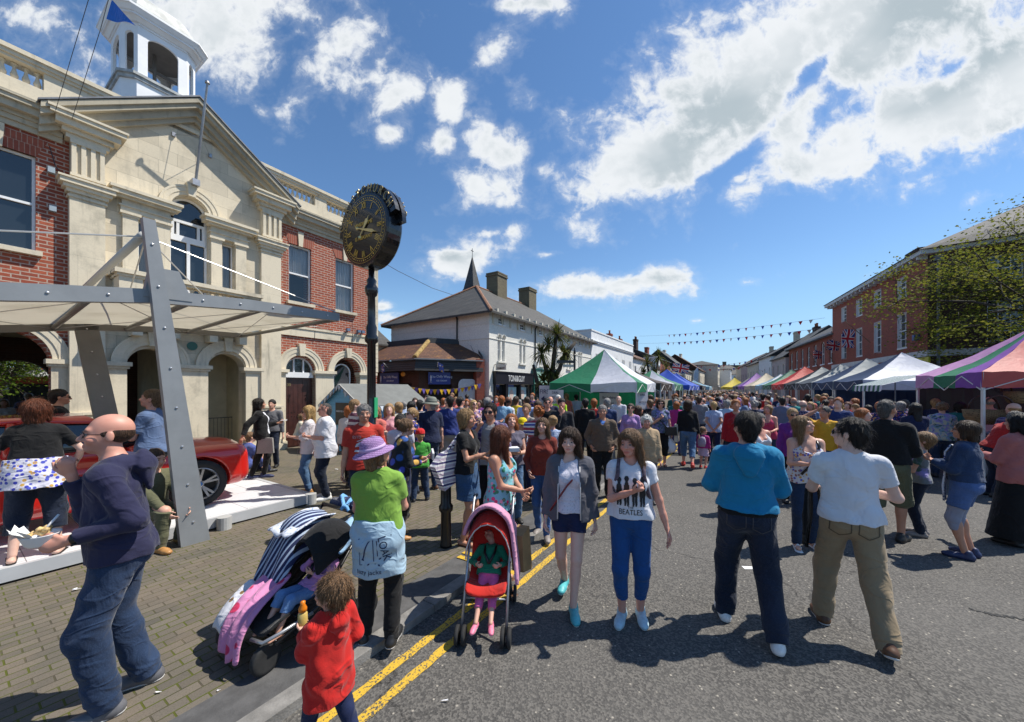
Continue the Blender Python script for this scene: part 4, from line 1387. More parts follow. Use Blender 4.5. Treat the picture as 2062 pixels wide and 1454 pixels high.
def baluster(b,x,y,z0,h,r=.055,n=10):
 pr = [(.9,0),(.9,.08),(.5,.10),(.55,.14),(1.0,.28),(.95,.38),(.55,.58),(.42,.72),(.42,.80),(.62,.83),(.5,.86),(.85,.90),(.85,1)]
 b.lathe([(r * a,z0 + h * q) for a,q in pr],(x,y,0),n)
# ---------------------------------------------------------------- town hall
TH = thing('town_hall','brick and stone town hall with pediment, balcony, arcade and white lantern tower','building',loc_du(-12.84,0),RZ)
ZP = PAVE
w = MB()
w.panel(rect(-8,1.6,ZP,7.6),[arch_poly(.62,1.44,ZP,2.55),rect(.16,1.14,4.95,6.98),rect(-2.4,-1.4,4.95,6.98),arch_poly(-1.9,1.44,ZP,2.55)],0,.32)
w.panel(rect(5.97,9.76,ZP,7.6),[arch_poly(6.68,1.0,ZP,2.6),rect(6.30,7.05,4.95,6.88),rect(7.95,8.70,4.95,6.88),arch_poly(8.38,1.12,.9,2.6)],0,.32)
w.box(9.44,9.76,.32,9,ZP,7.6)
w.box(-8,9.44,8.7,9,ZP + 3.7,7.6)
w.build('wall',M_BRICK,TH)
AX,ZA = 3.78,9.42
w = MB()
w.panel([(1.6,ZP),(5.97,ZP),(5.97,7.9),(AX,ZA),(1.6,7.9)],[arch_poly(2.95,.92,ZP,2.58),arch_poly(4.55,.92,ZP,2.58),arch_poly(AX - .07,.82,4.2,6.79),rect(2.70,2.98,4.7,6.22),rect(4.44,4.72,4.7,6.22)],-.07,.45)
w.build('centre_wall',M_STONE,TH)
for x0,x1 in ((1.58,2.12),(5.40,5.97)):
 b = MB()
 b.box(x0 - .03,x1 + .03,-.24,0,ZP,.42)
 b.box(x0 - .07,x1 + .07,-.30,0,ZP,.26)
 b.box(x0 - .0,x1 + .0,-.20,0,.42,.98)
 b.box(x0 - .10,x1 + .10,-.33,0,.98,1.04)
 b.box(x0 - .06,x1 + .06,-.28,0,1.04,1.09)
 b.box(x0 - .01,x1 + .01,-.22,0,1.09,1.30)
 b.box(x0 - .03,x1 + .03,-.24,0,1.30,1.36)
 b.box(x0 - .05,x1 + .05,-.26,0,1.42,1.48)
 b.box(x0,x1,-.20,0,1.48,6.28)
 b.box(x0,x1,-.21,0,1.36,1.42)
 for z0,z1,p in ((6.28,6.33,.03),(6.38,6.46,.05),(6.46,6.54,.10),(6.54,6.64,.15),(6.64,6.68,.18)):
  b.box(x0 - p,x1 + p,-.20 - p,0,z0,z1)
 b.box(x0 + .0,x1 - .0,-.20,0,6.33,6.38)
 b.box(x0 + .02,x1 - .02,-.22,0,6.68,7.56)
 fw = (x1 - x0 - .04) / 7
 for k in range(4):
  b.box(x0 + .02 + fw * 2 * k,x0 + .02 + fw * (2 * k + 1),-.27,-.21,6.80,7.46)
 b.box(x0,x1,-.285,-.21,7.46,7.56)
 b.box(x0,x1,-.285,-.21,6.74,6.80)
 for k in range(5):
  b.box(x0 + .05 + k * .09,x0 + .09 + k * .09,-.27,-.21,6.70,6.735)
 for z0,z1,p in ((7.56,7.66,.06),(7.66,7.76,.12),(7.76,7.90,.22),(7.90,7.99,.30),(7.99,8.04,.33)):
  b.box(x0 - p,x1 + p,-.20 - p,0,z0,z1)
 b.build('pilaster',M_STONE2,TH)
b = MB()
for t0,t1,y0 in ((.0,.10,-.50),(.10,.20,-.44),(.20,.34,-.30),(.34,.44,-.20)):
 for sg in (-1,1):
  e = (AX + sg * 2.62,8.00)
  sl = (9.80 - 8.0) / 2.62
  poly = [(AX,9.80 - t0 * 1.2),(e[0],e[1] - t0 * 1.2),(e[0],e[1] - t1 * 1.2),(AX,9.80 - t1 * 1.2)]
  if sg < 0:
   poly = poly[::-1]
  b.prism(poly[::-1],y0,.10)
b.build('pediment_cornice',M_STONEG,TH)
b = MB()
for sg in (-1,1):
 poly = [(AX,9.86),(AX + sg * 2.66,8.02),(AX + sg * 2.66,7.985),(AX,9.82)]
 b.prism(poly if sg < 0 else poly[::-1],-.53,.3)
b.build('pediment_flashing',M_LEAD,TH)
b = MB()
for x0,x1 in ((-8,1.5),(6.02,9.78)):
 for z0,z1,p in ((7.45,7.56,.05),(7.56,7.66,.10),(7.66,7.74,.14),(7.74,7.88,.26),(7.88,7.97,.33),(7.97,8.02,.36)):
  b.box(x0,x1 + (p if x1 > 6 else 0),-p,.3,z0,z1)
b.build('cornice',M_STONEG,TH)
b = MB()
spans = [(-8,-3.2,0),(-3.2,-2.2,1),(-2.2,-1.6,0),(-1.6,-.4,1),(-.4,.05,0),(.05,1.25,1),(1.25,5.95,0),(5.95,7.2,1),(7.2,7.62,0),(7.62,8.72,1),(8.72,9.78,0)]
b.box(-8,9.78,.0,.30,8.02,8.48)
for z0,z1,p in ((8.86,8.92,.03),(8.92,9.0,.07),(9.0,9.09,.11)):
 b.box(-8,9.78 + p,.0 - p,.30 + p,z0,z1)
for x0,x1,open_ in spans:
 if not open_:
  b.box(x0,x1,.015,.285,8.48,8.86)
b.build('parapet',M_STONE2,TH)
for x0,x1,open_ in spans:
 if open_:
  n = int(round((x1 - x0) / .155))
  for i in range(n):
   bb = MB()
   baluster(bb,x0 + (x1 - x0) * (i + .5) / n,.15,8.48,.38,.058)
   bb.build('baluster',M_STONE2,TH,True)
MB().box(-8,9.44,.3,8.7,7.5,7.9).build('flat_roof',M_LEAD,TH)
for xc,r0,r1,zs in ((2.95,.46,.74,2.66),(4.55,.46,.74,2.66)):
 b = MB()
 archivolt(b,xc,r0,r1,zs,-.17,.1)
 keystone(b,xc,zs + r0 - .03,zs + r1 + .08,-.22,-.08,.15,.22)
 b.build('arch_moulding',M_STONE2,TH)
for xc,r0,r1,zs in ((6.68,.50,.78,2.66),(8.42,.56,.80,2.66),(.62,.74,1.0,2.62),(-1.9,.74,1.0,2.62)):
 b = MB()
 archivolt(b,xc,r0,r1,zs,-.10,.1)
 keystone(b,xc,zs + r0 - .03,zs + r1 + .10,-.15,0,.15,.23)
 b.build('arch_moulding',M_STONE2,TH)
for x0,x1,yo in ((2.12,2.49,-.07),(3.41,4.09,-.07),(5.01,5.40,-.07),(5.97,6.18,0),(7.18,7.84,0),(8.94,9.6,0),(1.34,1.58,0),(-.96,-.14,0)):
 b = MB()
 b.box(x0,x1,yo - .06,yo + .2,ZP,2.50)
 for z0,z1,p in ((2.50,2.56,.04),(2.56,2.66,.08)):
  b.box(x0 - p,x1 + p,yo - .06 - p,yo + .2,z0,z1)
 b.box(x0 - .03,x1 + .03,yo - .10,yo + .2,ZP,.30)
 b.build('pier',M_STONE2,TH)
for x0,x1 in ((5.97,9.78),(-8,1.58)):
 b = MB()
 b.box(x0,x1,-.05,.05,3.80,4.14)
 b.box(x0,x1,-.08,.05,4.06,4.12)
 b.build('string_course',M_STONE2,TH)
b = MB()
for k in range(14):
 z = 4.18 + k * .243
 if k % 2 == 0:
  b.box(9.52,9.79,-.035,.3,z,z + .235)
 else:
  b.box(9.60,9.79,-.035,.2,z,z + .235)
b.build('quoins',M_STONE2,TH)
b = MB()
for k in range(6):
 z = 2.70 + k * .19
 b.box(9.55 if k % 2 else 9.48,9.79,-.035,.25,z,z + .18)
b.build('quoins',M_STONE2,TH)
xc = AX - .07
b = MB()
archivolt(b,xc,.41,.66,6.83,-.16,0)
keystone(b,xc,7.20,7.56,-.24,-.06,.15,.22)
for x0,x1 in ((xc - 1.30,xc - 1.03),(xc - .69,xc - .44),(xc + .44,xc + .69),(xc + 1.03,xc + 1.30)):
 b.box(x0,x1,-.16,-.02,4.2,6.20)
 for z0,z1,p in ((6.20,6.25,.02),(6.25,6.31,.05)):
  b.box(x0 - p,x1 + p,-.16 - p,-.02,z0,z1)
for x0,x1 in ((xc - 1.32,xc - .44),(xc + .44,xc + 1.32)):
 for z0,z1,p in ((6.31,6.42,.02),(6.42,6.46,.05),(6.46,6.60,.0),(6.60,6.66,.10),(6.66,6.76,.18),(6.76,6.83,.22)):
  b.box(x0 - p,x1 + p,-.17 - p,-.02,z0,z1)
b.build('window_surround',M_STONE2,TH)
f = sash(TH,xc - .41,xc + .41,4.2,7.20,.10,glazing=(1,1),arch=True,sill=False,fw=.05)
b = MB()
b.box(xc - .37,xc + .37,.05,.11,6.00,6.16)
b.box(xc - .37,xc + .37,.045,.11,6.50,6.57)
b.box(xc - .035,xc + .035,.05,.11,4.25,6.00)
for x in (xc - .33,xc + .33):
 b.box(x - .03,x + .03,.05,.11,6.16,6.50)
for x in (xc - .22,xc + .22):
 b.box(x - .03,x + .03,.055,.11,6.16,6.50)
b.build('glazing_bars',M_WPAINT,f)
for x0 in (2.70,4.44):
 sash(TH,x0,x0 + .28,4.7,6.22,.06,curtain=True,glazing=(1,1),sill=False,fw=.03)
b = MB()
b.box(2.20,5.16,-.78,-.07,3.78,3.92)
b.box(2.26,5.10,-.72,-.07,3.66,3.78)
b.box(2.24,5.12,-.74,-.50,3.92,4.06)
for x0,x1 in ((2.24,2.64),(4.72,5.12)):
 b.box(x0,x1,-.74,-.46,4.06,4.62)
for x in (2.24,4.84):
 b.box(x,x + .28,-.46,-.07,3.92,4.62)
for z0,z1,p in ((4.62,4.68,.03),(4.68,4.78,.08)):
 b.box(2.24 - p,5.12 + p,-.74 - p,-.46 + p,z0,z1)
 b.box(2.24 - p,2.52 + p,-.5,-.07,z0,z1)
 b.box(4.84 - p,5.12 + p,-.5,-.07,z0,z1)
for x in (2.6,3.3,4.1,4.8):
 b.prism([(x - .09,3.3),(x + .09,3.3),(x + .09,3.66),(x - .09,3.66)],-.5,-.07)
b.build('balcony',M_STONE2,TH)
for i in range(12):
 bb = MB()
 baluster(bb,2.71 + i * .176,-.61,4.06,.56,.062)
 bb.build('balcony_baluster',M_STONE2,TH,True)
MG = brick_mat('gauged_brick',(.34,.09,.05),(.26,.06,.035),(.42,.25,.18),.07,.6,.006,.1)
for x0,x1,z in ((6.30,7.05,6.88),(7.95,8.70,6.88),(.16,1.14,6.98),(-2.4,-1.4,6.98)):
 ga_ = MB().prism([(x0,z),(x1,z),(x1 + .16,z + .40),(x0 - .16,z + .40)],-.012,.05).build('gauged_arch',MG,TH)
 ks = MB()
 keystone(ks,(x0 + x1) / 2,z - .02,z + .46,-.05,.02,.13,.19)
 ks.build('keystone',M_STONE2,ga_)
sash(TH,6.30,7.05,4.95,6.88,.10,curtain='half')
sash(TH,7.95,8.70,4.95,6.88,.10,curtain=True)
sash(TH,.16,1.14,4.95,6.98,.10)
sash(TH,-2.4,-1.4,4.95,6.98,.10)
MD = plain('door_wood',(.055,.018,.014),.4,var=.3,vscale=6,coat=.2)
b = MB()
for k in range(6):
 x = 6.205 + k * .158
 b.box(x + .004,x + .154,.16 if k != 2 else .162,.2,ZP,2.42)
for z in (1.05,1.2):
 for k in range(6):
  b.lathe([(.0,.0),(.014,.0),(.01,.012),(0,.016)],(6.28 + k * .158,0,0),6)
dr = b.build('door',MD,TH)
b = MB()
for x in (6.38,6.95):
 b.tube([(x - .03,.14,1.80),(x + .03,.14,1.84),(x + .035,.14,1.74),(x - .02,.14,1.70),(x + .01,.14,1.62),(x,.14,1.58)],.010,6)
b.tube([(6.66,.15,1.13),(6.70,.11,1.13),(6.72,.11,1.13)],.016,6)
for z in (1.08,1.22):
 for k in range(9):
  if k != 4:
   x = 6.26 + k * .105
   b.box(x - .012,x + .012,.148,.162,z - .012,z + .012)
b.build('door_ironwork',M_BLACK,dr)
text_mb('30',.13,.008).xf(Matrix.Translation((6.38,.155,2.15))).build('door_number',plain('brass',(.6,.45,.2),.35,1.0,var=.1),dr)
f = sash(TH,6.20,7.16,2.42,3.10,.14,glazing=(1,1),sill=False,fw=.05,arch=True)
b = MB()
for x in (6.52,6.84):
 b.box(x - .022,x + .022,.11,.16,2.5,3.05)
b.box(6.2,7.16,.06,.17,2.40,2.58)
b.build('fanlight_bars',M_WPAINT,f)
sash(TH,8.02,8.74,1.0,2.98,.30,arch=True,glazing=(1,1))
MI = plain('limewash',(.52,.47,.33),.9,var=.12,vscale=2)
b = MB()
b.box(3.9,6.0,1.5,1.7,ZP,3.5)
b.box(5.1,5.25,.4,1.5,ZP,3.5)
b.box(3.75,3.9,1.5,5.0,ZP,3.5)
b.box(-8,6.0,.4,6.0,3.5,3.7)
b.box(1.62,1.9,.4,1.6,ZP,3.5)
b.build('arcade_inner_wall',MI,TH)
b = MB()
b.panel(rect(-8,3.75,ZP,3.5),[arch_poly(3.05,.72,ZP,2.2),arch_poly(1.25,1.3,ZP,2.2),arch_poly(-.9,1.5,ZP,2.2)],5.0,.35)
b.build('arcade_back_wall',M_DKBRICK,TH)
LX,LY,LH,LC = 3.84,3.52,.88,.30
def octa(h,c,z):
 p = [(-h,-h + c),(-h + c,-h),(h - c,-h),(h,-h + c),(h,h - c),(h - c,h),(-h + c,h),(-h,h - c)]
 return [(LX + x,LY + y,z) for x,y in p]
M_LW = plain('lantern_white',(.80,.80,.80),.5,var=.05,vscale=2)
b = MB()
b.loft([octa(LH + .03,LC,7.9),octa(LH + .03,LC,11.32)])
b.build('lantern_base',M_LW,TH)
b = MB()
for z0,z1,p in ((11.32,11.42,.05),(11.42,11.50,.09)):
 b.loft([octa(LH + .03 + p,LC,z0),octa(LH + .03 + p,LC,z1)])
b.build('lantern_sill',plain('weathered_lead',(.36,.37,.36),.6,var=.3,vscale=5),TH)
pts = octa(LH,LC,0)
b = MB()
for i in range(8):
 A,B = Vector(pts[i]),Vector(pts[(i + 1) % 8])
 L = (B - A).length
 ex = (B - A).normalized()
 q = MB()
 ow = L * (.62 if L > .6 else .52)
 q.panel(rect(0,L,11.50,13.12),[arch_poly(L / 2,ow,11.56,12.62 if L > .6 else 12.68,rise=.22 if L > .6 else ow / 2)],0,.07)
 ey = Vector((-ex.y,ex.x,0))
 Mx = Matrix(((ex.x,ey.x,0,A.x),(ex.y,ey.y,0,A.y),(0,0,1,0),(0,0,0,1)))
 q.xf(Mx)
 b.add(q.v,q.f)
b.build('lantern_arcade',M_LW,TH)
b = MB()
b.loft([octa(LH - .10,LC,12.95),octa(LH - .10,LC,13.0)])
for z in (12.35,11.9):
 b.box(LX - .8,LX + .8,LY - .03,LY + .03,z,z + .08)
b.box(LX - .04,LX + .04,LY - .04,LY + .04,11.5,13)
b.build('lantern_timber',plain('grey_timber',(.16,.15,.14),.8),TH)
b = MB()
for z0,z1,p,p1 in ((13.00,13.06,.03,.03),(13.06,13.16,.06,.14),(13.16,13.22,.18,.18),(13.22,13.34,.20,.27),(13.34,13.40,.28,.28)):
 b.loft([octa(LH + p,LC + .04,z0),octa(LH + p1,LC + .06,z1)])
b.build('lantern_eaves',M_LW,TH)
b = MB()
rings = [octa(LH * a + .1,LC * a + .04,13.40 + q) for a,q in ((1.0,0),(.96,.22),(.86,.45),(.66,.68),(.42,.85),(.18,.95),(.05,1.0))]
b.loft(rings)
b.build('lantern_dome',plain('dome_lead',(.52,.52,.48),.6,var=.25,vscale=3),TH)
b = MB()
P0,P1 = Vector((AX - .02,-.30,7.62)),Vector((AX - .02,-1.10,9.90))
b.tube([P0,P1],[.034,.024],10)
b.lathe([(.0,.06),(.05,.05),(.055,0),(.0,-.01)],P1,10)
b.box(AX - .10,AX + .06,-.36,-.07,7.50,7.66)
for x,z in ((AX - .42,8.72),(AX + .36,8.58)):
 b.box(x - .035,x + .035,-.13,-.06,z - .05,z + .05)
 b.tube([(x,-.1,z),P0.lerp(P1,.47)],.006,5)
b.tube([(AX - .65,-.09,6.9),(AX - .1,-.1,7.38),(AX + .1,-.1,7.4),(AX + .5,-.1,6.95)],.006,5)
b.build('flagpole',plain('galvanised',(.36,.36,.37),.4,.6,var=.2),TH)
for x in (8.35,8.80,8.98):
 b = MB()
 b.box(x - .06,x + .06,-.22,-.10,4.20,4.30)
 b.box(x - .01,x + .01,-.14,-.0,4.14,4.20)
 b.build('floodlight',plain('lamp_casing',(.12,.17,.25),.4,var=.3),TH)
b = MB()
b.tube([(6.05,-.05,4.34),(6.6,-.09,4.16),(7.2,-.07,4.20),(7.8,-.08,4.12),(8.4,-.1,4.16),(8.9,-.08,4.2)],.010,5)
b.tube([(7.16,-.03,4.60),(7.16,-.05,4.15),(7.13,-.05,3.72)],.010,5)
b.tube([(8.62,-.03,4.55),(8.60,-.1,4.30),(8.58,-.06,3.7)],.008,5)
b.tube([(1.32,-.03,7.3),(1.40,-.05,6.9),(1.56,-.05,6.68)],.008,5)
b.build('cable',M_BLACK,TH)
b = MB()
b.lathe([(.0,.0),(.115,.0),(.115,.02),(0,.02)],(0,0,0),24)
b.xf(Matrix.Translation((3.75,-.075,3.18)) @ Matrix.Rotation(R(90),4,'X'))
pl = b.build('plaque',plain('green_enamel',(.012,.10,.065),.3,var=.05),TH)
for x,z in ((1.36,5.95),(1.34,6.78)):
 MB().box(x - .05,x + .05,-.10,0,z - .06,z + .06).build('junction_box',plain('grey_box',(.30,.36,.40),.5),TH)
# ---------------------------------------------------------------- houses along the street
M_WBRICK = brick_mat('painted_brick',(.86,.83,.75),(.80,.78,.71),(.70,.68,.61),.225,.075,.006,.10,.5)
M_CREAM = plain('cream_render',(.62,.57,.46),.85,var=.1,vscale=1.5,bmp=.1)
M_WREND = plain('white_render',(.74,.75,.75),.8,var=.07,vscale=1.5,bmp=.1)
M_GREYR = plain('grey_render',(.36,.36,.36),.85,var=.12,vscale=1.5)
M_PINKR = plain('pink_render',(.45,.36,.36),.85,var=.1,vscale=1.5)
M_POT = plain('terracotta',(.30,.11,.06),.8,var=.2,vscale=8)
M_CHIM = brick_mat('sooty_brick',(.17,.125,.075),(.12,.09,.055),(.12,.10,.08),.225,.075,.008,.5,.5)
def win_simple(par,x0,x1,z0,z1,y,mf=None,bars=(2,4),surround=None):
 b = MB()
 f = .06
 b.panel(rect(x0,x1,z0,z1),[rect(x0 + f,x1 - f,z0 + f,z1 - f)],y,.04)
 for i in range(1,bars[0]):
  x = x0 + (x1 - x0) * i / bars[0]
  b.box(x - .014,x + .014,y + .004,y + .03,z0 + f,z1 - f)
 for i in range(1,bars[1]):
  z = z0 + (z1 - z0) * i / bars[1]
  t = .03 if bars[1] % 2 == 0 and i == bars[1] // 2 else .014
  b.box(x0 + f,x1 - f,y + .002,y + .034,z - t,z + t)
 b.box(x0 - .06,x1 + .06,y - .16,y + .01,z0 - .09,z0 - .003)
 w = b.build('window',mf or M_WPAINT,par)
 MB().panel(rect(x0,x1,z0,z1),[],y + .03,.001).build('pane',M_GLASS,w)
 return w
def chimney(par,x,y,w,d,z0,z1,m=None,pots=0):
 b = MB()
 b.box(x - w / 2,x + w / 2,y - d / 2,y + d / 2,z0,z1)
 b.box(x - w / 2 - .06,x + w / 2 + .06,y - d / 2 - .06,y + d / 2 + .06,z1 - .26,z1 - .14)
 b.box(x - w / 2 - .04,x + w / 2 + .04,y - d / 2 - .04,y + d / 2 + .04,z1 - .08,z1 + .02)
 c = b.build('chimney',m or M_CHIM,par)
 for i in range(pots):
  p = MB()
  xx = x + (i - (pots - 1) / 2) * w / max(pots,1)
  p.lathe([(.13,0),(.11,.4),(.15,.42),(.15,.5),(.09,.5)],(xx,y,z1 + .02),10)
  p.build('chimney_pot',M_POT,c,True)
 return c
def roof_mesh(x0,x1,y0,y1,ze,zr,hip0=False,hip1=False,over=.35,th=.12):
 """a pitched roof with its ridge along x; hipped or gabled ends"""
 X0,X1,Y0,Y1 = x0 - (over if hip0 else .15),x1 + (over if hip1 else .15),y0 - over,y1 + over
 ym = (Y0 + Y1) / 2
 h = (Y1 - Y0) / 2
 a,c = X0 + (h if hip0 else 0),X1 - (h if hip1 else 0)
 zl = ze - over * (zr - ze) / h
 v = [(X0,Y0,zl),(X1,Y0,zl),(X1,Y1,zl),(X0,Y1,zl),(a,ym,zr),(c,ym,zr)]
 v += [(x,y,z - th) for x,y,z in v]
 f = [(0,1,5,4),(1,2,5),(2,3,4,5),(3,0,4)]
 f += [tuple(i + 6 for i in reversed(q)) for q in f]
 f += [(0,6,7,1),(1,7,8,2),(2,8,9,3),(3,9,6,0)]
 return MB().add(v,f),(a,c,ym)
def house(name,label,root,rz,L,D,eave,ridge,mw,mr,rows,hip=(False,False),chims=(),group=None,cat='building',bands=(),shop=None,over=.3,dormer=None):
 """rows: (z0, z1, width, [x ...], bars)"""
 t = thing(name,label,cat,root,rz,group)
 b = MB()
 holes = [rect(x - w / 2,x + w / 2,z0,z1) for z0,z1,w,xs,br in rows for x in xs]
 if shop:
  holes.append(rect(.3,L - .3,.1,shop[0]))
 b.panel(rect(0,L,0,eave),holes,0,.14)
 b.box(0,.2,.14,D,0,eave)
 b.box(L - .2,L,.14,D,0,eave)
 b.box(.2,L - .2,D - .2,D,0,eave)
 for x,hp in ((0,hip[0]),(L,hip[1])):
  if not hp:
   xx = (.0,.2) if x == 0 else (L - .2,L)
   v = [(q,y,z) for q in xx for y,z in ((0,eave),(D,eave),(D / 2,ridge - .1))]
   b.add(v,[(0,2,1),(3,4,5),(0,1,4,3),(1,2,5,4),(2,0,3,5)])
 b.build('wall',mw,t)
 r,(a,c,ym) = roof_mesh(0,L,0,D,eave,ridge,*hip,over=over)
 ro = r.build('roof',mr,t)
 for z0,z1,w,xs,br in rows:
  for x in xs:
   win_simple(t,x - w / 2,x + w / 2,z0,z1,.10,bars=br)
 for x,w,h,pots,m in chims:
  chimney(ro,x,ym + .1,w,.6,ridge - .9,ridge + h,m,pots)
 for z0,z1,p,m in bands:
  MB().box(-.02,L + .02,-p,.02,z0,z1).build('band',m,t)
 if shop:
  zt,mf = shop
  s = MB()
  s.box(.1,L - .1,-.16,.06,zt,zt + .55)
  s.box(.1,L - .1,-.22,.06,zt + .55,zt + .62)
  for x in np.linspace(.3,L - .3,4):
   s.box(x - .06,x + .06,-.05,.1,.1,zt)
  fr = s.build('shop_front',mf,t)
  MB().panel(rect(.3,L - .3,.1,zt),[],.11,.001).build('shop_window',M_GLASS,fr)
 return t
# ---- the painted brick house with the hairdresser's
TG = thing('painted_house','long white painted brick house with slate hip roof and a black hairdresser shop front','building',loc_du(-12.84,0),RZ)
S0,S1,DP,EV,RG = 17.58,34.4,8.7,6.85,9.75
b = MB()
pairs = [18.85 + 2.55 * i for i in range(6)]
holes = []
for p in pairs:
 for sg in (-1,1):
  holes.append(arch_poly(p + sg * .24,.30,3.75,5.18,10))
 if p < 28:
  holes.append(rect(p - .30,p + .30,6.02,6.42))
 else:
  holes.append(rect(p - .30,p + .30,6.02,6.42))
holes.append(rect(18.15,22.35,.1,2.3))
holes.append(rect(22.75,25.9,.1,2.35))
holes.append(rect(26.4,30.0,.1,2.3))
holes.append(rect(30.4,34.0,.1,2.3))
b.panel(rect(S0,S1,0,EV),holes,0,.16)
b.box(S0,S0 + .25,.16,DP,0,EV)
b.box(S1 - .25,S1,.16,DP,0,EV)
b.box(S0 + .25,S1 - .25,DP - .25,DP,0,EV)
b.build('wall',M_WBRICK,TG)
r,(ra,rc_,rym) = roof_mesh(S0,S1,0,DP,EV,RG,True,True,.5)
tgr = r.build('roof',M_SLATE,TG)
b = MB()
h0 = (S0 - .5,-.5,EV - .33)
for e in ((S0 - .5,-.5),(S0 - .5,DP + .5)):
 b.tube([(e[0],e[1],EV - .30),(ra,rym,RG + .02)],.10,6)
b.tube([(ra,rym,RG + .02),(rc_,rym,RG + .02)],.08,6)
b.build('ridge_tiles',plain('ridge_tile',(.27,.13,.07),.8,var=.3,vscale=5),tgr)
chimney(tgr,24.6,rym,1.35,1.1,RG - .6,11.35,brick_mat('yellow_stock',(.20,.165,.09),(.15,.12,.07),(.13,.11,.08),.225,.075,.008,.45,.5))
chimney(tgr,29.6,rym,1.35,1.1,RG - .6,11.3,bpy.data.materials['yellow_stock'])
b = MB()
for z in (5.02,6.02 - .12):
 b.box(S0 - .03,S1,-.035,.02,z,z + .05)
 b.box(S0 - .035,S0 + .02,-.03,DP,z,z + .05)
b.build('string_course',M_WBRICK,TG)
b = MB()
for i in range(18):
 x = S0 + .35 + i * .94
 b.prism([(x - .05,5.95),(x + .05,5.95),(x + .05,6.78),(x - .05,6.78)],-.10,0)
 b.box(x - .07,x + .07,-.40,0,6.62,6.80)
b.build('eaves_bracket',M_CREAM,TG)
for p in pairs:
 f = MB()
 g = MB()
 a = MB()
 for sg in (-1,1):
  xc = p + sg * .24
  f.panel(arch_poly(xc,.30,3.75,5.18,10),[arch_poly(xc,.22,3.79,5.18,10)],.10,.05)
  f.box(xc - .13,xc + .13,.09,.14,4.42,4.47)
  g.panel(arch_poly(xc,.30,3.75,5.18,10),[],.135,.001)
  archivolt(a,xc,.16,.24,5.18,-.06,.02,10)
 a.box(p - .46,p + .46,-.12,.04,3.64,3.745)
 o = f.build('window',M_WPAINT,TG)
 g.build('pane',glass_mat('pale_blind',(.25,.25,.24),.15) if p == pairs[0] else bpy.data.materials['pale_blind'],o)
 a.build('window_moulding',M_WBRICK,o)
 win_simple(TG,p - .30,p + .30,6.02,6.42,.08,bars=(2,2))
b = MB()
b.tube([(S0 - .06,2.6,6.7),(S0 - .06,2.45,6.45),(S0 - .06,2.45,4.3)],.05,8)
b.tube([(23.35,-.15,6.75),(23.1,-.06,6.3),(23.1,-.06,.1)],.045,8)
b.build('drainpipe',M_BLACK,TG)
MB().box(22.95,23.3,-.28,-.02,3.55,3.95).build('alarm_box',M_WREND,TG)
b = MB()
b.box(17.95,22.5,-.22,-.0,2.32,3.02)
b.box(17.9,22.55,-.27,-.0,3.02,3.10)
for x in (18.0,19.2,19.32,20.9,22.35):
 b.box(x,x + .14,-.12,.12,.08,2.32)
b.box(18,22.5,-.10,.1,.08,.35)
sf = b.build('black_shop_front',M_BLACK,TG)
MB().panel(rect(18.1,22.4,.1,2.3),[],.13,.001).build('shop_window',M_GLASS,sf)
for i,(x0,x1) in enumerate(((19.55,20.75),(21.05,22.05))):
 p_ = MB().panel(rect(x0,x1,.45,2.15),[],.09,.02).build('poster',plain('poster_paper',(.42,.62,.66),.6,var=.2,vscale=1.5),sf)
 q_ = MB()
 c = (x0 + x1) / 2
 q_.prism([(c + .24 * math.cos(a),1.65 + .33 * math.sin(a)) for a in [2 * math.pi * k / 20 for k in range(20)]],.075,.088)
 q_.build('portrait',plain('portrait_skin',(.62,.50,.44),.6,var=.15,vscale=6),p_)
 q_ = MB()
 q_.prism([(c - .46,.46),(c + .46,.46),(c + .34,1.05),(c + .1,1.32),(c - .12,1.32),(c - .36,1.05)],.07,.086)
 q_.build('portrait_clothes',M_BLACK,p_)
text_mb('TONI&GUY',.56,.03,squash=.70).xf(Matrix.Translation((20.3,-.225,2.67))).build('shop_lettering',plain('pale_lettering',(.66,.66,.66),.4,var=.05),sf)
b = MB()
b.box(18.1,18.16,-.9,-.02,3.46,3.52)
b.box(18.1,18.15,-.85,-.1,3.0 + .15,3.44)
hs_ = b.build('hanging_sign',plain('sign_cream',(.62,.60,.53),.5),TG)
text_mb('TONI&GUY',.15,.01,squash=.72).xf(Matrix.Translation((18.09,-.47,3.26)) @ Matrix.Rotation(R(-90),4,'Z')).build('sign_lettering',M_BLACK,hs_)
b = MB()
b.box(22.65,26.0,-.20,0,2.37,3.35)
b.build('green_shop_fascia',plain('pale_green_board',(.36,.58,.46),.5,var=.06),TG)
b = MB()
for x in (22.62,24.2,25.95):
 b.box(x,x + .12,-.22,.12,.08,3.45)
b.box(22.62,26.07,-.26,0,3.38,3.48)
s2 = b.build('green_shop_front',plain('dark_green_paint',(.01,.09,.075),.4),TG)
MB().panel(rect(22.75,25.9,.1,2.35),[],.13,.001).build('shop_window',M_GLASS,s2)
for x0,x1 in ((26.4,30.0),(30.4,34.0)):
 b = MB()
 b.box(x0 - .1,x1 + .1,-.18,0,2.32,2.9)
 for x in (x0,(x0 + x1) / 2,x1 - .1):
  b.box(x,x + .1,-.08,.12,.08,2.32)
 o = b.build('shop_front',M_WREND,TG)
 MB().panel(rect(x0,x1,.1,2.3),[],.13,.001).build('shop_window',M_GLASS,o)
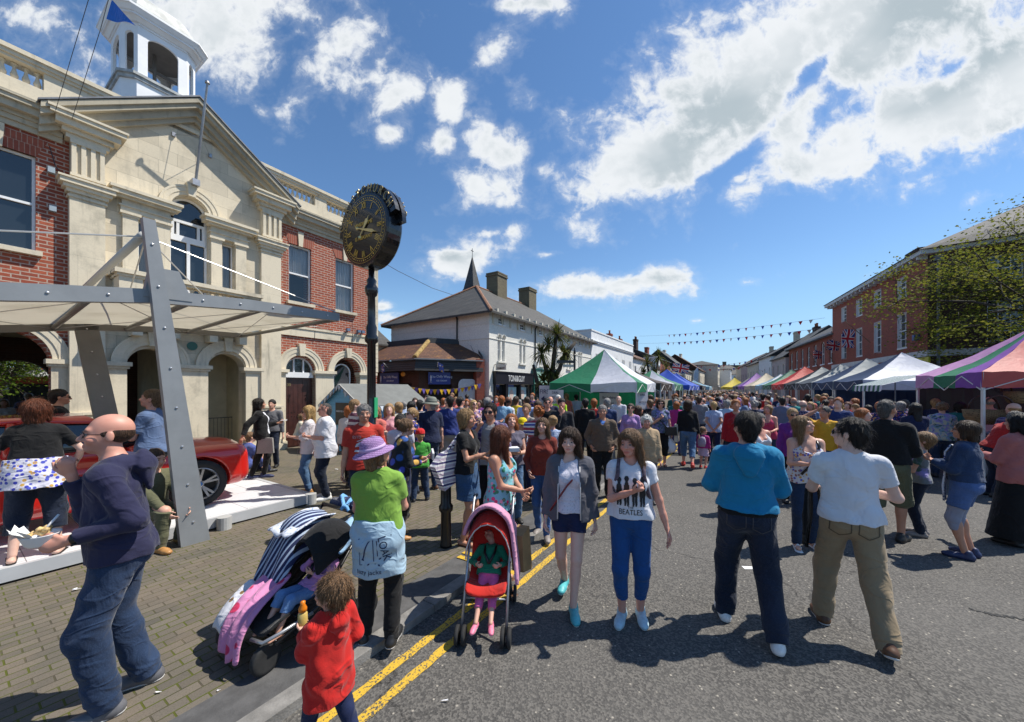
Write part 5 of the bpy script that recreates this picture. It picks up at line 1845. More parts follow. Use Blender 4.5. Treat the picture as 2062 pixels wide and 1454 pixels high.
# ---- little spire behind its roof
sp = thing('church_spire','slim slate church spire with a cross rising behind the white painted house','spire',at(951,33.0),RZ)
b = MB()
b.box(-.6,.6,-.6,.6,0,10.6)
b.build('tower',M_STONEG,sp)
b = MB()
b.add([(-.72,-.72,10.6),(.72,-.72,10.6),(.72,.72,10.6),(-.72,.72,10.6),(-.55,-.55,11.0),(.55,-.55,11.0),(.55,.55,11.0),(-.55,.55,11.0),(0,0,14.0)],
  [(0,1,5,4),(1,2,6,5),(2,3,7,6),(3,0,4,7),(4,5,8),(5,6,8),(6,7,8),(7,4,8)])
b.build('spire',M_SLATE2,sp)
b = MB()
b.tube([(0,0,13.9),(0,0,14.65)],.025,6)
b.box(-.16,.16,-.02,.02,14.40,14.45)
b.build('cross',M_BLACK,sp)
# ---- low brown shop in front of its end wall
CW = thing('ice_cream_shop','low brown brick ice cream shop with rusty tiled hip roof and dark ribbed fascia','building')
K = Vector((-5.18,20.4,0))
dl,dr_ = Vector((-.8426,.5386,0)),Vector((.9,.43,0)).normalized()
E0,E1 = K + dl * 6.5,K + dr_ * 3.6
b = MB()
for a,c in ((E0,K),(K,E1)):
 d = (c - a).normalized()
 nrm = Vector((d.y,-d.x,0))
 L = (c - a).length
 q = MB()
 hs2 = [rect(L - 3.0,L - .55,.1,2.35)] if a is E0 else [rect(.55,1.9,.1,2.3),rect(2.3,3.2,.9,2.3)]
 q.panel(rect(0,L,0,3.1),hs2,0,.25)
 q.xf(Matrix(((d.x,-nrm.x,0,a.x),(d.y,-nrm.y,0,a.y),(0,0,1,0),(0,0,0,1))))
 b.add(q.v,q.f)
b.build('wall',M_DKBRICK,CW)
b = MB()
for a,c in ((E0,K),(K,E1)):
 d = (c - a).normalized()
 nrm = Vector((d.y,-d.x,0))
 q = MB().panel(rect(0,(c - a).length,0,3),[],.35,.01)
 q.xf(Matrix(((d.x,-nrm.x,0,a.x),(d.y,-nrm.y,0,a.y),(0,0,1,0),(0,0,0,1))))
 b.add(q.v,q.f)
b.build('dark_shop_inside',M_DARK,CW)
def along(a,c,off=0.0,z=0.0,t=0.0):
 d = (c - a).normalized()
 nrm = Vector((d.y,-d.x,0))
 p = a + d * t + nrm * off
 return Vector((p.x,p.y,z)),d,nrm
def ring_off(off,z):
 nl = Vector((-dl.y,dl.x,0))
 nl = nl if nl.y < 0 else -nl
 nr = Vector((dr_.y,-dr_.x,0))
 bis = (nl + nr).normalized()
 k = K + bis * (off / bis.dot(nl))
 return [Vector((*(E0 + nl * off).xy,z)),Vector((*k.xy,z)),Vector((*(E1 + nr * off).xy,z))]
b = MB()
for i in range(5):
 z = 3.02 + i * .12
 A,B = ring_off(.62 - .03 * i,z),ring_off(.60 - .03 * i,z + .105)
 C,D_ = ring_off(.3,z),ring_off(.3,z + .105)
 b.loft([C,A,B,D_],False,False)
b.build('fascia',plain('dark_fascia',(.03,.028,.026),.5,var=.2),CW)
b = MB()
b.loft([ring_off(.58,3.62),ring_off(.66,3.62),ring_off(.66,3.68),ring_off(.5,3.70)],False,False)
b.build('gutter',plain('grey_gutter',(.22,.23,.24),.5),CW)
b = MB()
b.loft([ring_off(.60,3.68),ring_off(-1.6,4.85)],False,False)
ro = b.build('roof',M_TILE,CW)
b = MB()
b.tube([ring_off(.60,3.72)[1],ring_off(-1.6,4.9)[1]],.13,8)
b.build('hip_tiles',plain('lichen_tile',(.30,.20,.07),.9,var=.5,vscale=6,bmp=.5),ro)
b = MB()
b.loft([ring_off(-1.5,4.80),ring_off(-1.55,5.12),ring_off(-1.9,5.15),ring_off(-2.2,4.7)],False,False)
b.build('roof_edge',plain('dark_felt',(.025,.027,.03),.6),CW)
b = MB()
p1 = E1
b.add([ring_off(.55,3.70)[2],ring_off(-1.7,5.1)[2],ring_off(-1.7,5.3)[2],ring_off(.55,3.9)[2]],[(0,1,2,3),(3,2,1,0)])
b.build('lead_flashing',M_LEAD,CW)
pc,d,nrm = along(K,E1,.45,0,3.45)
b = MB().box(-.25,.25,-.12,.6,0,3.75)
o = b.build('brick_pier',M_BRICKR,CW)
o.location = pc
o.rotation_euler = (0,0,math.atan2(d.y,d.x))
MS = plain('sign_blue',(.02,.035,.22),.4,var=.08)
MST = plain('sign_pale',(.55,.60,.75),.5,var=.05)
for a,c,t in ((E0,K,4.35),(K,E1,1.1)):
 pc,d,nrm = along(a,c,.28,2.62,t)
 w_ = 1.62 if t > 2 else 1.25
 o = MB().box(-w_ / 2,w_ / 2,0,.06,-.34,.34).build('shop_sign',MS,CW)
 o.location = pc
 o.rotation_euler = (0,0,math.atan2(d.y,d.x))
 tx = text_mb('The Chilly Wizard',.19,.01,squash=.85)
 tx.v = [(x + .12,y,z + .10 - .12 * x * x) for x,y,z in tx.v]
 tx.add(*(lambda q: ([(x + .12,y,z - .14) for x,y,z in q.v],q.f))(text_mb('ICE CREAM',.12,.01)))
 tx.lathe([(.015,0),(.04,.12),(.02,.16),(.05,.2),(.03,.34),(0,.38)],(-w_ / 2 + .13,-.02,-.2),8)
 tx.lathe([(0,0),(.09,.01),(0,.03)],(-w_ / 2 + .13,-.02,-.24),8)
 l = tx.build('sign_lettering',MST,o)
 l.location = (0,-.01,0)
pc,d,nrm = along(K,E1,.28,1.75,2.75)
b = MB()
b.prism([(-.55,-.9),(.55,-.9),(.55,.5)] + [(.25 + .3 * math.cos(a),.5 + .35 * math.sin(a)) for a in [math.pi / 2 * k / 5 for k in range(1,6)]] + [(-.25 + .3 * math.cos(a),.5 + .35 * math.sin(a)) for a in [math.pi / 2 + math.pi / 2 * k / 5 for k in range(6)]],0,.05)
o = b.build('menu_board',plain('board_white',(.55,.57,.60),.5,var=.12,vscale=4),CW)
o.location = pc + nrm * 0
o.rotation_euler = (0,0,math.atan2(d.y,d.x))
for i,(t,a,c,sg) in enumerate(((4.6,E0,K,1),(.95,K,E1,-1))):
 pc,d,nrm = along(a,c,.62,3.25,t)
 g = thing('shop_flag',('small blue shop flag leaning left under the brown shop fascia','small blue shop flag leaning right beside the lower brown shop sign')[i],'flag',pc,math.atan2(d.y,d.x),'little flags on the ice cream shop')
 MB().tube([(0,.2,-.1),(sg * .1,-.30,.22)],.014,6).build('pole',M_WPAINT,g)
 v = []
 for k in range(7):
  for j in range(5):
   v.append((sg * .1 - sg * k * .02 + j * .07 * -sg,-.30 + k * .03 + .02 * math.sin(j * 2),.22 - k * .075 - j * .03))
 mesh_obj('cloth',v,[(k * 5 + j,k * 5 + j + 1,k * 5 + j + 6,k * 5 + j + 5) for k in range(6) for j in range(4)],cloth((.08,.12,.42),'blobs',(.55,.6,.75),7),g,True)
pc,d,nrm = along(E0,K,.3,2.85,5.6)
b = MB()
b.lathe([(.0,0),(.11,0),(.13,.06),(.0,.10)],(0,0,0),14)
o = b.xf(Matrix.Rotation(R(90),4,'X')).build('alarm_bell',plain('orange_bell',(.5,.22,.02),.4),CW)
o.location = pc
# ---- white rendered building beyond
WB = thing('rendered_building','tall flat topped white rendered building with triple slit windows','building',loc_du(-12.84,34.5),RZ)
b = MB()
hl = []
for i in range(5):
 c = 1.8 + i * 3.1
 for k in (-1,0,1):
  hl.append(arch_poly(c + k * .42,.26,3.7,5.5,8))
b.panel(rect(0,15.7,0,7.9),hl,0,.2)
b.box(0,.3,.2,9,0,7.9)
b.box(15.4,15.7,.2,9,0,7.9)
b.box(.3,15.4,8.7,9,0,7.9)
b.box(.3,15.4,.2,8.7,7.0,7.2)
b.build('wall',M_WREND,WB)
b = MB()
for z0,z1,p in ((6.55,6.65,.05),(6.65,6.8,.12),(6.8,6.86,.18),(7.78,7.92,.06)):
 b.box(-p,15.7 + p,-p,.1,z0,z1)
 b.box(-p,.1,.1,9,z0,z1)
b.build('cornice',M_WREND,WB)
for i in range(5):
 g = MB()
 for k in (-1,0,1):
  g.panel(arch_poly(1.8 + i * 3.1 + k * .42,.26,3.7,5.5,8),[],.15,.001)
 g.build('slit_window',M_GLASS,WB)
b = MB()
for i in range(4):
 b.box(.5 + i * 3.8,3.9 + i * 3.8,-.12,.0,2.5,3.1)
b.build('shop_fascia',M_GREYR,WB)
# ---- the roof and chimney behind it,then the row down the left side of the street
def left(name,label,d,s0,L,D,ev,rg,mw,mr,rows,**k):
 return house(name,label,loc_du(d,s0),RZ,L,D,ev,rg,mw,mr,rows,**k)
def cols(n,L,m=1.0):
 return list(np.linspace(m,L - m,n))
left('gabled_house','dark gabled house showing its roof and tall chimney above the white rendered building',-21.5,33.5,7,7,7.6,9.6,M_CHIM,M_SLATE2,[],chims=((3.5,1.1,1.8,1,M_CHIM),))
left('gabled_house','grey stone gable with lichened roof edge just right of the town hall',-20,12.8,3.4,6.0,5.1,7.2,M_STONEG,M_SLATE,[])
left('terraced_house','white terraced house behind the far palm with two tall red brick chimneys',-12.84,50.4,13,8,6.4,8.2,M_WREND,M_TILE,[(3.6,5.2,.9,cols(4,13),(2,4))],chims=((2.6,1.0,1.9,1,M_BRICKR),(7.6,1.0,1.7,1,M_BRICKR)),shop=(2.4,M_DKBRICK))
left('terraced_house','brick terraced house with dark roof and black twin pot chimney down the street',-12.84,64,14,8,7.4,9.2,M_BRICKR,M_SLATE2,[(3.9,6.2,.9,cols(5,14),(1,2))],chims=((4.0,1.3,1.8,2,M_DKBRICK),(12.8,1.5,1.2,0,M_BRICKR)),shop=(2.6,M_WREND))
t = thing('rendered_extension','boxy white bay with a dark window band projecting from the street of brick houses','bay',loc_du(-12.6,61.5),RZ)
MB().box(0,2.4,-.6,1.5,4.4,7.2).build('wall',M_WREND,t)
MB().box(.2,2.2,-.62,-.59,5.0,5.9).build('window_band',M_GLASS,t)
left('terraced_house','low slate roofed house with brick gable and white timbered front in the far row',-12.6,78.5,14,8,5.4,8.0,M_WREND,M_SLATE2,[(3.2,4.7,.8,cols(6,14),(2,2))],chims=(),shop=(2.3,M_BLACK))
left('terraced_house','steep dark roofed gabled house in the middle of the far left row',-12.0,93,12,12,6.5,11.6,M_CREAM,M_SLATE2,[(3.5,5.3,.9,cols(4,12),(1,2))],chims=((9,1.2,.6,0,M_CREAM),),shop=(2.4,M_DKBRICK))
left('terraced_house','broad brown roofed house with cream chimney in the distance',-10.2,106,13,12,7.2,11.4,M_CREAM,M_TILE,[(3.5,5.5,.9,cols(4,13),(1,2))],chims=((11,1.6,.9,0,M_CREAM),),shop=(2.4,M_WREND))
left('terraced_house','tall pale three storey house at the far bend of the street',-7.0,120,9,9,9.2,10.6,M_CREAM,M_SLATE2,[(3.6,5.4,1.0,cols(3,9,1.6),(1,2)),(6.4,8.0,1.0,cols(3,9,1.6),(1,2))],hip=(True,True),shop=(2.6,M_GREYR))
left('terraced_house','narrow blue white house with dark sashes at the far bend',-4.2,130,8,8,8.2,9.6,M_WREND,M_SLATE,[(3.6,5.4,1.0,cols(2,8,2),(1,2)),(6.0,7.4,1.0,cols(2,8,2),(1,2))],hip=(True,True))
house('terraced_house','long white house with pale slate roof closing the end of the street',at(1462,128),R(8),9.0,8,7.4,10.6,M_WREND,M_SLATE,[(2.9,4.1,.8,cols(4,9),(1,2)),(5.2,6.6,.8,cols(4,9),(1,2))],hip=(False,True))
house('terraced_house','small dark roofed house to the right of the white one closing the street',at(1489,135),R(4),8.0,8,4.8,6.8,M_STONEG,M_SLATE2,[(2.2,3.6,.8,cols(2,8),(1,2))])
house('terraced_house','dark gabled shop under the distant trees at the street end',at(1502,112),R(-8),8.5,8,5.0,7.2,M_CHIM,M_SLATE,[(3.0,4.3,.9,cols(3,8.5),(1,2))])
house('block_of_flats','distant flat roofed brown block showing over the roofs beside the trees',at(1466,175),R(0),14,10,13.5,13.9,M_CHIM,M_SLATE2,[(9.5,11.5,1.6,cols(4,14),(1,1))],chims=((1.2,1.6,1.6,0,M_CHIM),))
# ---- right side: the big brick house,x runs towards the viewer,corner at x=0
RB_Z = math.atan2(-U2.y,-U2.x)
RBC = Vector((23.3,20.6,0))
RB = thing('brick_town_house','three storey red brick house with white sash windows, white eaves and a slate hip roof','building',RBC,RB_Z)
b = MB()
tx = [2.66,5.8,8.75,11.7]
hl = []
for t in tx:
 hl += [rect(-t - .52,-t + .52,7.75,9.0),rect(-t - .52,-t + .52,4.6,6.75)]
b.panel(rect(-14.3,0,0,9.55),hl,0,.26)
b.box(-14.3,-14.0,.26,12,0,9.55)
b.build('wall',M_BRICKR,RB)
ex,ey = Vector((.238,.9717,0)).normalized(),None
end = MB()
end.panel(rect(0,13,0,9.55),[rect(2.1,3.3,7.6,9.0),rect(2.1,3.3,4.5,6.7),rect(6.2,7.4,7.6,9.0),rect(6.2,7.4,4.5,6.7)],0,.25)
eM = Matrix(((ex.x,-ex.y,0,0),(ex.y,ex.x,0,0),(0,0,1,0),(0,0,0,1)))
end.xf(eM).build('end_wall',M_DKBRICK,RB)  # darker brick than the front: the end wall's shade put into its colour
for t in tx:
 win_simple(RB,-t - .52,-t + .52,7.75,9.0,.16,bars=(2,4))
 win_simple(RB,-t - .52,-t + .52,4.6,6.75,.16,bars=(2,4))
b = MB()
for t in tx:
 for z0,z1 in ((7.75,9.0),(4.6,6.75)):
  b.box(-t - .519,-t - .505,.0,.16,z0,z1)
  b.box(-t + .505,-t + .519,.0,.16,z0,z1)
  b.box(-t - .505,-t + .505,.0,.16,z1 - .012,z1 - .001)
b.build('window_reveal',M_WPAINT,RB)
for x0 in (2.1,6.2):
 for z0,z1 in ((7.6,9.0),(4.5,6.7)):
  wv = win_simple(RB,x0,x0 + 1.2,z0,z1,.16,bars=(3,4))
  for o in [wv] + list(wv.children):
   pass
  wv.matrix_local = eM
b = MB()
b.box(-14.3,.06,-.07,.02,3.85,4.2)
e2 = MB().box(0,13,-.07,.02,3.85,4.2).xf(eM)
b.add(e2.v,e2.f)
b.box(-14.6,.5,-.50,.0,9.50,9.74)
e2 = MB().box(-.3,13,-.45,.0,9.505,9.735).xf(eM)
b.add(e2.v,e2.f)
for i in range(20):
 b.box(-14.2 + i * .74,-14.05 + i * .74,-.42,.0,9.32,9.50)
b.build('eaves_and_band',plain('grey_white_paint',(.50,.50,.50),.6,var=.12),RB)
cn = eM @ Vector((13,-.6,0))
b = MB()
z0,zr = 9.74,13.0
P = [(-14.7,-.6,z0),(.55,-.6,z0),(cn.x,cn.y,z0),(-14.7,13,z0),(-11,6.2,zr),(-2.6,6.2,zr),(.4,13,zr)]
b.add(P,[(0,1,5,4),(1,2,6,5),(3,0,4),(4,5,6,3)])
ro = b.build('roof',M_SLATE2,RB)
chimney(ro,-9,3.5,1.6,.8,10.5,12.3,M_DKBRICK,0)
b = MB()
b.tube([(.18,.35,9.4),(.18,.35,0)],.07,8)
b.box(.06,.3,.2,.5,9.1,9.4)
b.build('drainpipe',M_LEAD,RB)
b = MB().box(-.95,-.72,-.25,0,4.85,5.2)
b.build('alarm_box',plain('alarm_blue',(.03,.06,.25),.4),RB)
b = MB()
for i in range(5):
 b.prism(arch_poly(-2.2 - i * 2.7,1.7,.1,2.4,10),-.02,.02)
b.build('ground_floor_window',M_GLASS,RB)
MB().box(-2.6,1.2,-.5,-.42,3.0,3.75).build('yellow_sign',plain('yellow_board',(.55,.48,.02),.5),RB)
RB2 = thing('brick_house','two storey brick house with tall arched white windows and long slate roof','building',RBC,RB_Z)
b = MB()
wx = [15.6,17.9,20.2,22.5,24.8,27.1,29.4]
b.panel(rect(-30.6,-14.3,0,7.3),[arch_poly(-x,.95,4.5,6.45,8,rise=.28) for x in wx],.3,.2)
b.box(-30.6,-30.3,.5,9,0,7.3)
b.build('wall',M_BRICKR,RB2)
for x in wx:
 f = MB()
 f.panel(arch_poly(-x,.95,4.5,6.45,8,rise=.28),[arch_poly(-x,.80,4.57,6.42,8,rise=.24)],.40,.05)
 f.box(-x - .012,-x + .012,.405,.44,4.5,6.7)
 f.box(-x - .45,-x + .45,.402,.44,5.5,5.56)
 f.box(-x - .52,-x + .52,.2,.4,4.4,4.497)
 o = f.build('window',M_WPAINT,RB2)
 MB().panel(arch_poly(-x,.95,4.5,6.45,8,rise=.28),[],.435,.001).build('pane',M_GLASS,o)
r,_ = roof_mesh(-30.6,-14.25,.3,9,7.3,10.0,True,False,.35)
r.build('roof',M_SLATE2,RB2)
MB().box(-30.9,-14.3,-.12,.32,7.12,7.30).build('gutter',M_GREYR,RB2)
def right(label,t0,L,D,ev,rg,mw,mr,rows,off=0.0,**k):
 p = RBC + U2 * (t0 + L) + Vector((.908,-.4185,0)) * off
 return house('terraced_house',label,p,RB_Z,L,D,ev,rg,mw,mr,rows,**k)
right('grey rendered house with steep dark gable beyond the brick houses',31,8,9,6.6,10.2,M_PINKR,M_SLATE2,[(3.6,5.4,.8,cols(3,8),(1,2))],chims=((3,1.2,.5,2,M_DKBRICK),))
right('white fronted house with slate roof in the far right row',39.5,10,8,7.4,9.8,M_WREND,M_SLATE2,[(3.6,5.4,.8,cols(3,10),(1,2))],chims=((6,1.3,1.3,0,M_STONEG),))
right('dull cream house half way down the far right row',50,12,8,7.0,9.5,M_CREAM,M_SLATE2,[(3.6,5.4,.8,cols(4,12),(1,2))],off=0)
right('pale lilac house far down the right side of the street',63,12,9,7.6,10.2,M_PINKR,M_SLATE2,[(3.6,5.4,.8,cols(4,12),(1,2))],off=.5,chims=((8,1.2,1.0,0,M_STONEG),))
right('last brown house at the far end of the right row',77,16,9,8.0,10.8,M_CREAM,M_TILE,[(3.6,5.4,.8,cols(5,16),(1,2))],off=1.5)
bk = thing('market_shops','low shop row with red signs seen through the town hall arches','building',loc_du(-34,-6),RZ)
b = MB()
b.box(0,26,0,5,0,3.2)
b.build('wall',M_BRICKR,bk)
MB().box(0,26,-1.2,0,2.7,3.1).build('canopy',M_WREND,bk)
MB().box(0,26,-.06,-.02,.4,2.3).build('shop_window',M_GLASS,bk)
o = MB().box(12.8,15.6,-1.28,-1.22,2.3,2.9).build('shop_sign',plain('sign_red',(.5,.03,.03),.5),bk)
text_mb('PRI',.6,.02).xf(Matrix.Translation((13.9,-1.3,2.6))).build('sign_lettering',M_WPAINT,o)
# ---------------------------------------------------------------- market stalls
def rip(name,c):
 """tent cloth: thin, a little light comes through"""
 key = ('rip',c)
 if key in _mats:
  return _mats[key]
 m,nt,b = base_mat(name)
 oc = ocoord(nt)
 n = nd(nt,'ShaderNodeTexNoise',i_Vector=oc,i_Scale=3.5,i_Detail=4.0,i_Distortion=1.2).outputs[0]
 nt.links.new(mixc(nt,ramp(nt,n,.3,.7),tuple(x * .86 for x in c),c),b.inputs['Base Color'])
 b.inputs['Roughness'].default_value = .6
 tr = nd(nt,'ShaderNodeBsdfTranslucent')
 tr.inputs[0].default_value = (*c,1)
 mx = nd(nt,'ShaderNodeMixShader',i_0=.22,i_1=b.outputs[0],i_2=tr.outputs[0])
 nt.links.new(mx.outputs[0],nt.nodes['Material Output'].inputs[0])
 bump(nt,b,n,.5,.03)
 _mats[key] = m
 return m
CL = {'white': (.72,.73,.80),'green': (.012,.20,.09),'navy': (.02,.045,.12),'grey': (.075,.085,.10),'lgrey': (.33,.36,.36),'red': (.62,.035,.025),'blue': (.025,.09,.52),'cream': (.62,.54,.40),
  'purple': (.24,.07,.42),'lilac': (.42,.20,.56),'pink': (.62,.32,.58),'yellow': (.70,.55,.03),'brown': (.06,.045,.04),'lblue': (.30,.50,.62),'dgreen': (.015,.13,.075),'mgreen': (.06,.22,.13),'black': (.02,.021,.024),'aqua': (.08,.45,.48),'coral': (.62,.12,.10)}
def gazebo(label,A,ax,ay,w,d,sides,ze=2.28,zt=3.35,val=.30,wall=None,group='market gazebos along the street',seed=1):
 """A: corner; ax, ay: unit directions of its sides; sides: four lists of strip colours (A->ax, then round)"""
 t = thing('market_gazebo',label,'gazebo',A,0,group)
 ax,ay = Vector(ax),Vector(ay)
 C = [Vector((0,0,0)),ax * w,ax * w + ay * d,ay * d]
 top = (C[0] + C[2]) / 2 + Vector((0,0,zt))
 col = {}
 rg = random.Random(seed)
 for k in range(4):
  P,Q = C[k] + Vector((0,0,ze)),C[(k + 1) % 4] + Vector((0,0,ze))
  st = sides[k]
  n = len(st)
  for i,c in enumerate(st):
   mb = col.setdefault(c,MB())
   m,r = 4,8
   grid = []
   for a in range(r + 1):
    row = []
    for j in range(m + 1):
     e = P.lerp(Q,(i + j / m) / n)
     u_ = a / r
     p = e.lerp(top,u_)
     mid = abs((i + j / m) / n - .5)
     p.z -= .16 * math.sin(math.pi * u_) * (.6 + .8 * (.5 - mid)) + .012 * math.sin(a * 2.1 + j * 1.7 + i) + .03 * (1 - u_) * math.cos(mid * 2 * math.pi)
     row.append(p)
    grid.append(row)
   mb.loft(grid,False,False)
   out = (Q - P).normalized().cross(Vector((0,0,1)))
   lo = []
   for j in range(m + 1):
    p = grid[0][j].copy()
    p.z = ze - val + .012 * math.sin(j * 2 + i * 3 + seed)
    p += out * (.015 * math.sin(j * 1.9 + i + seed))
    lo.append(p)
   mb.loft([lo,grid[0]],False,False)
 for i,(c,mb) in enumerate(col.items()):
  mb.build('canopy' if i == 0 else 'canopy_panel',rip('tent_' + c,CL[c]),t,False).data.polygons.foreach_set('use_smooth',[True] * len(mb.f))
 pm = plain('pole_white',(.62,.62,.62),.4,.3,var=.1)
 for c in C:
  inset = (top - c)
  inset.z = 0
  c2 = c + inset.normalized() * .04
  MB().box(-.022,.022,-.022,.022,0,ze + .02).build('pole',pm,t,loc=c2)
 fr = MB()
 for k in range(4):
  P,Q = C[k],C[(k + 1) % 4]
  for s_ in range(4):
   a,b_ = P.lerp(Q,s_ / 4),P.lerp(Q,(s_ + 1) / 4)
   z0,z1 = (ze - .05,ze - .35)
   fr.tube([a + Vector((0,0,z0 if s_ % 2 else z1)),b_ + Vector((0,0,z1 if s_ % 2 else z0))],.012,4)
 fr.build('frame',pm,t)
 for wl in (wall or ()):
  k,c,z0 = wl
  P,Q = C[k],C[(k + 1) % 4]
  mb = MB()
  n = 14
  rows = []
  for z in (z0,ze - .1):
   rows.append([P.lerp(Q,j / n) + (P - Q).cross(Vector((0,0,1))).normalized() * .03 * math.sin(j * 1.7 + z) + Vector((0,0,z)) for j in range(n + 1)])
  mb.loft(rows,False,False)
  mb.build('side_cloth',rip('tent_' + c,CL[c]),t)
 return t
gA,gB = at(1106,13.9),at(1287,12.3)
gx = (gB - gA).normalized()
gazebo('green and white striped gazebo at the pavement edge with a green back cloth',gA,gx,U,3.2,3.0,[['green','white'],['green','white'],['green','white'],['green','white']],2.22,3.55,.32,wall=((2,'green',.1),(3,'green',.1)),seed=3)
Mc = (gA + gx * 1.6 + U * 1.5)
def left_tent(label,t,cols_,w=2.9,zt=3.3,off=0.0,ze=2.25,**k):
 c = Mc + U * t + NN * off
 return gazebo(label,c - NN * w / 2 - U * w / 2,NN,U,w,w,cols_,ze,zt,.30,**k)
left_tent('dark brown gazebo squeezed behind the green and white one',4.4,[['brown']] * 4,2.9,2.9,.1,seed=4)
left_tent('small pale green and white gazebo between the brown and the blue ones',8.0,[['green','white'],['mgreen'],['green','white'],['white']],2.9,3.1,.1,seed=5)
left_tent('bright blue gazebo with a small white label on its valance',13.4,[['blue']] * 4,3.2,3.4,.0,seed=6)
left_tent('second bright blue gazebo further up the left row of stalls',17.4,[['blue']] * 4,3.0,3.3,.0,seed=7)
left_tent('black gazebo past the two blue ones on the left',21.5,[['black']] * 4,3.0,3.0,.1,seed=8)
left_tent('blue white gazebo far up the left row',27,[['lblue']] * 4,3.0,2.9,.2,seed=9)
left_tent('dark umbrella like gazebo at the far end of the left row',33,[['brown']] * 4,2.6,2.8,.2,seed=10)
left_tent('tiny aqua gazebo deep in the distant crowd',48,[['aqua']] * 4,3.4,2.7,4,seed=11)
left_tent('tiny orange yellow gazebo deep in the distant crowd',52,[['yellow']] * 4,3.2,3.0,9,seed=12)
RA = Vector((10.6,9.65,0))
RX = Vector((.908,-.4185,0))
def right_tent(label,t,cols_,w=2.4,d=3.0,zt=3.3,off=0.0,ze=2.3,**k):
 A = RA + U2 * (t - w / 2) + RX * off
 return gazebo(label,A,RX,U2,d,w,cols_,ze,zt,.32,**k)
PB = at(1977,7.4)
gazebo('purple, green and pink striped gazebo nearest on the right',PB,RX,(RA - PB).normalized(),3.0,(RA - PB).length,[['coral','white','white','coral','white'],['purple'],['purple'],['pink','green','purple']],2.33,3.45,.30,wall=((2,'black',.2),(1,'red',.8)),seed=13)  # black side cloth is added to stand for the shade inside the stall
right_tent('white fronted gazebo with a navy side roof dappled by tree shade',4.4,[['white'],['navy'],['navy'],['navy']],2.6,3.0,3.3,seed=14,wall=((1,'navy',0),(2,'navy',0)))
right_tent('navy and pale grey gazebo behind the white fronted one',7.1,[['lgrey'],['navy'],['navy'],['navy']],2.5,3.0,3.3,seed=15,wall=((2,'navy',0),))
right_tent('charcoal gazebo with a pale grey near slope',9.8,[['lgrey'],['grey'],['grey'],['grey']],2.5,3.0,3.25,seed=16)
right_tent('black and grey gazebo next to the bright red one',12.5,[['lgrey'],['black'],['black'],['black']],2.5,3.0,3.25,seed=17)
right_tent('bright red gazebo in the right row',15.6,[['red']] * 4,2.9,3.0,3.45,seed=18)
right_tent('dull green gazebo past the red one',18.7,[['mgreen']] * 4,2.7,3.0,3.4,seed=19)
right_tent('pale blue and white gazebo past the green one',21.8,[['white'],['lblue'],['white'],['lblue']],2.7,3.0,3.2,seed=20)
right_tent('cream coloured gazebo half way up the right row',27.2,[['cream']] * 4,3.4,3.0,3.5,seed=21)
right_tent('purple and lilac gazebo behind the cream one',32.0,[['lilac'],['purple'],['green'],['purple']],3.2,3.0,3.7,seed=22)
right_tent('dusty blue grey gazebo beyond the purple one',36.5,[['grey']] * 4,3.0,3.0,3.4,seed=23)
right_tent('bright yellow gazebo far up the right row',45,[['yellow']] * 4,3.6,3.0,3.6,off=-.5,seed=24)
aw = thing('striped_awning','small green and white striped awning between the white and purple stalls','awning',RA + U2 * 1.9,RB_Z)
for nm,c,k0 in (('cloth','dgreen',0),('stripe','white',1)):
 mb = MB()
 for i in range(k0,14,2):
  x0,x1 = -.95 + i * .14,-.95 + (i + 1) * .14
  mb.loft([[(x,-.35,1.94 + .02 * math.sin(x * 20)),(x,-.33,2.12),(x,.7,2.42)] for x in (x0,x1)],False,False)
 mb.build(nm,rip('awning_' + c,CL[c]),aw)
MB().tube([(-.9,.7,0),(-.9,.7,2.4),(.95,.7,2.4),(.95,.7,0)],.02,6).build('frame',M_LEAD,aw)
MW = brick_mat('wicker',(.40,.27,.13),(.30,.19,.09),(.10,.06,.03),.06,.018,.004,.2,1.0)
def basket(label,loc,r,h,sy=.6,rz=0.0):
 b = thing('basket',label,'basket',loc,rz,'baskets at the purple stall')
 q = MB()
 q.lathe([(r * .75,0),(r * .95,h * .5),(r,h),(r * .94,h),(r * .88,h * .5),(r * .6,.03)],(0,0,0),22,1,sy)
 q.build('bowl',MW,b,True)
 q = MB()
 for s in (-1,1):
  q.tube([(r * .55 * math.cos(a) ,s * r * sy * .9,h + r * .7 * math.sin(a)) for a in [math.pi * k / 8 for k in range(9)]],.018,6)
 q.build('handle',plain('leather',(.05,.02,.015),.5),b,True)
 return b
bp = PB + RX * .25
basket('long pale wicker shopping basket hung at the front of the purple stall',bp + Vector((.15,.25,1.28)),.42,.30,.5,-.4)
basket('round wicker basket hung high under the red and white valance',bp + Vector((.55,.1,1.72)),.26,.24,.8,.2)
basket('low brown wicker basket on the stall table edge',bp + Vector((.75,.2,.98)),.34,.22,.6,-.3)
def table(label,loc,rz,w,c,goods=None):
 t = thing('stall_table',label,'table',loc,rz,'stall tables')
 MB().box(-w / 2,w / 2,-.35,.35,.72,.75).build('table_top',M_DARK,t)
 mb = MB()
 n = 24
 for y in (-.36,.36):
  mb.loft([[(-w / 2 + w * i / n,y + .015 * math.sin(i * 1.9),z) for i in range(n + 1)] for z in (.08,.76)],False,False)
 mb.box(-w / 2,w / 2,-.36,.36,.755,.765)
 mb.build('table_cloth',rip('cloth_' + c,CL[c]),t)
 return t
ta = math.atan2(gx.y,gx.x)
table('blue draped table under the green and white gazebo',gA + gx * 1.6 + U * .9,ta,2.6,'blue')
table('white draped table inside the purple stall',PB + RX * 1.4 + U2 * .8,math.atan2(RX.y,RX.x),2.0,'white')
table('navy draped counter under the white fronted gazebo',RA + U2 * 4.4 + RX * .6,RB_Z,2.2,'navy')
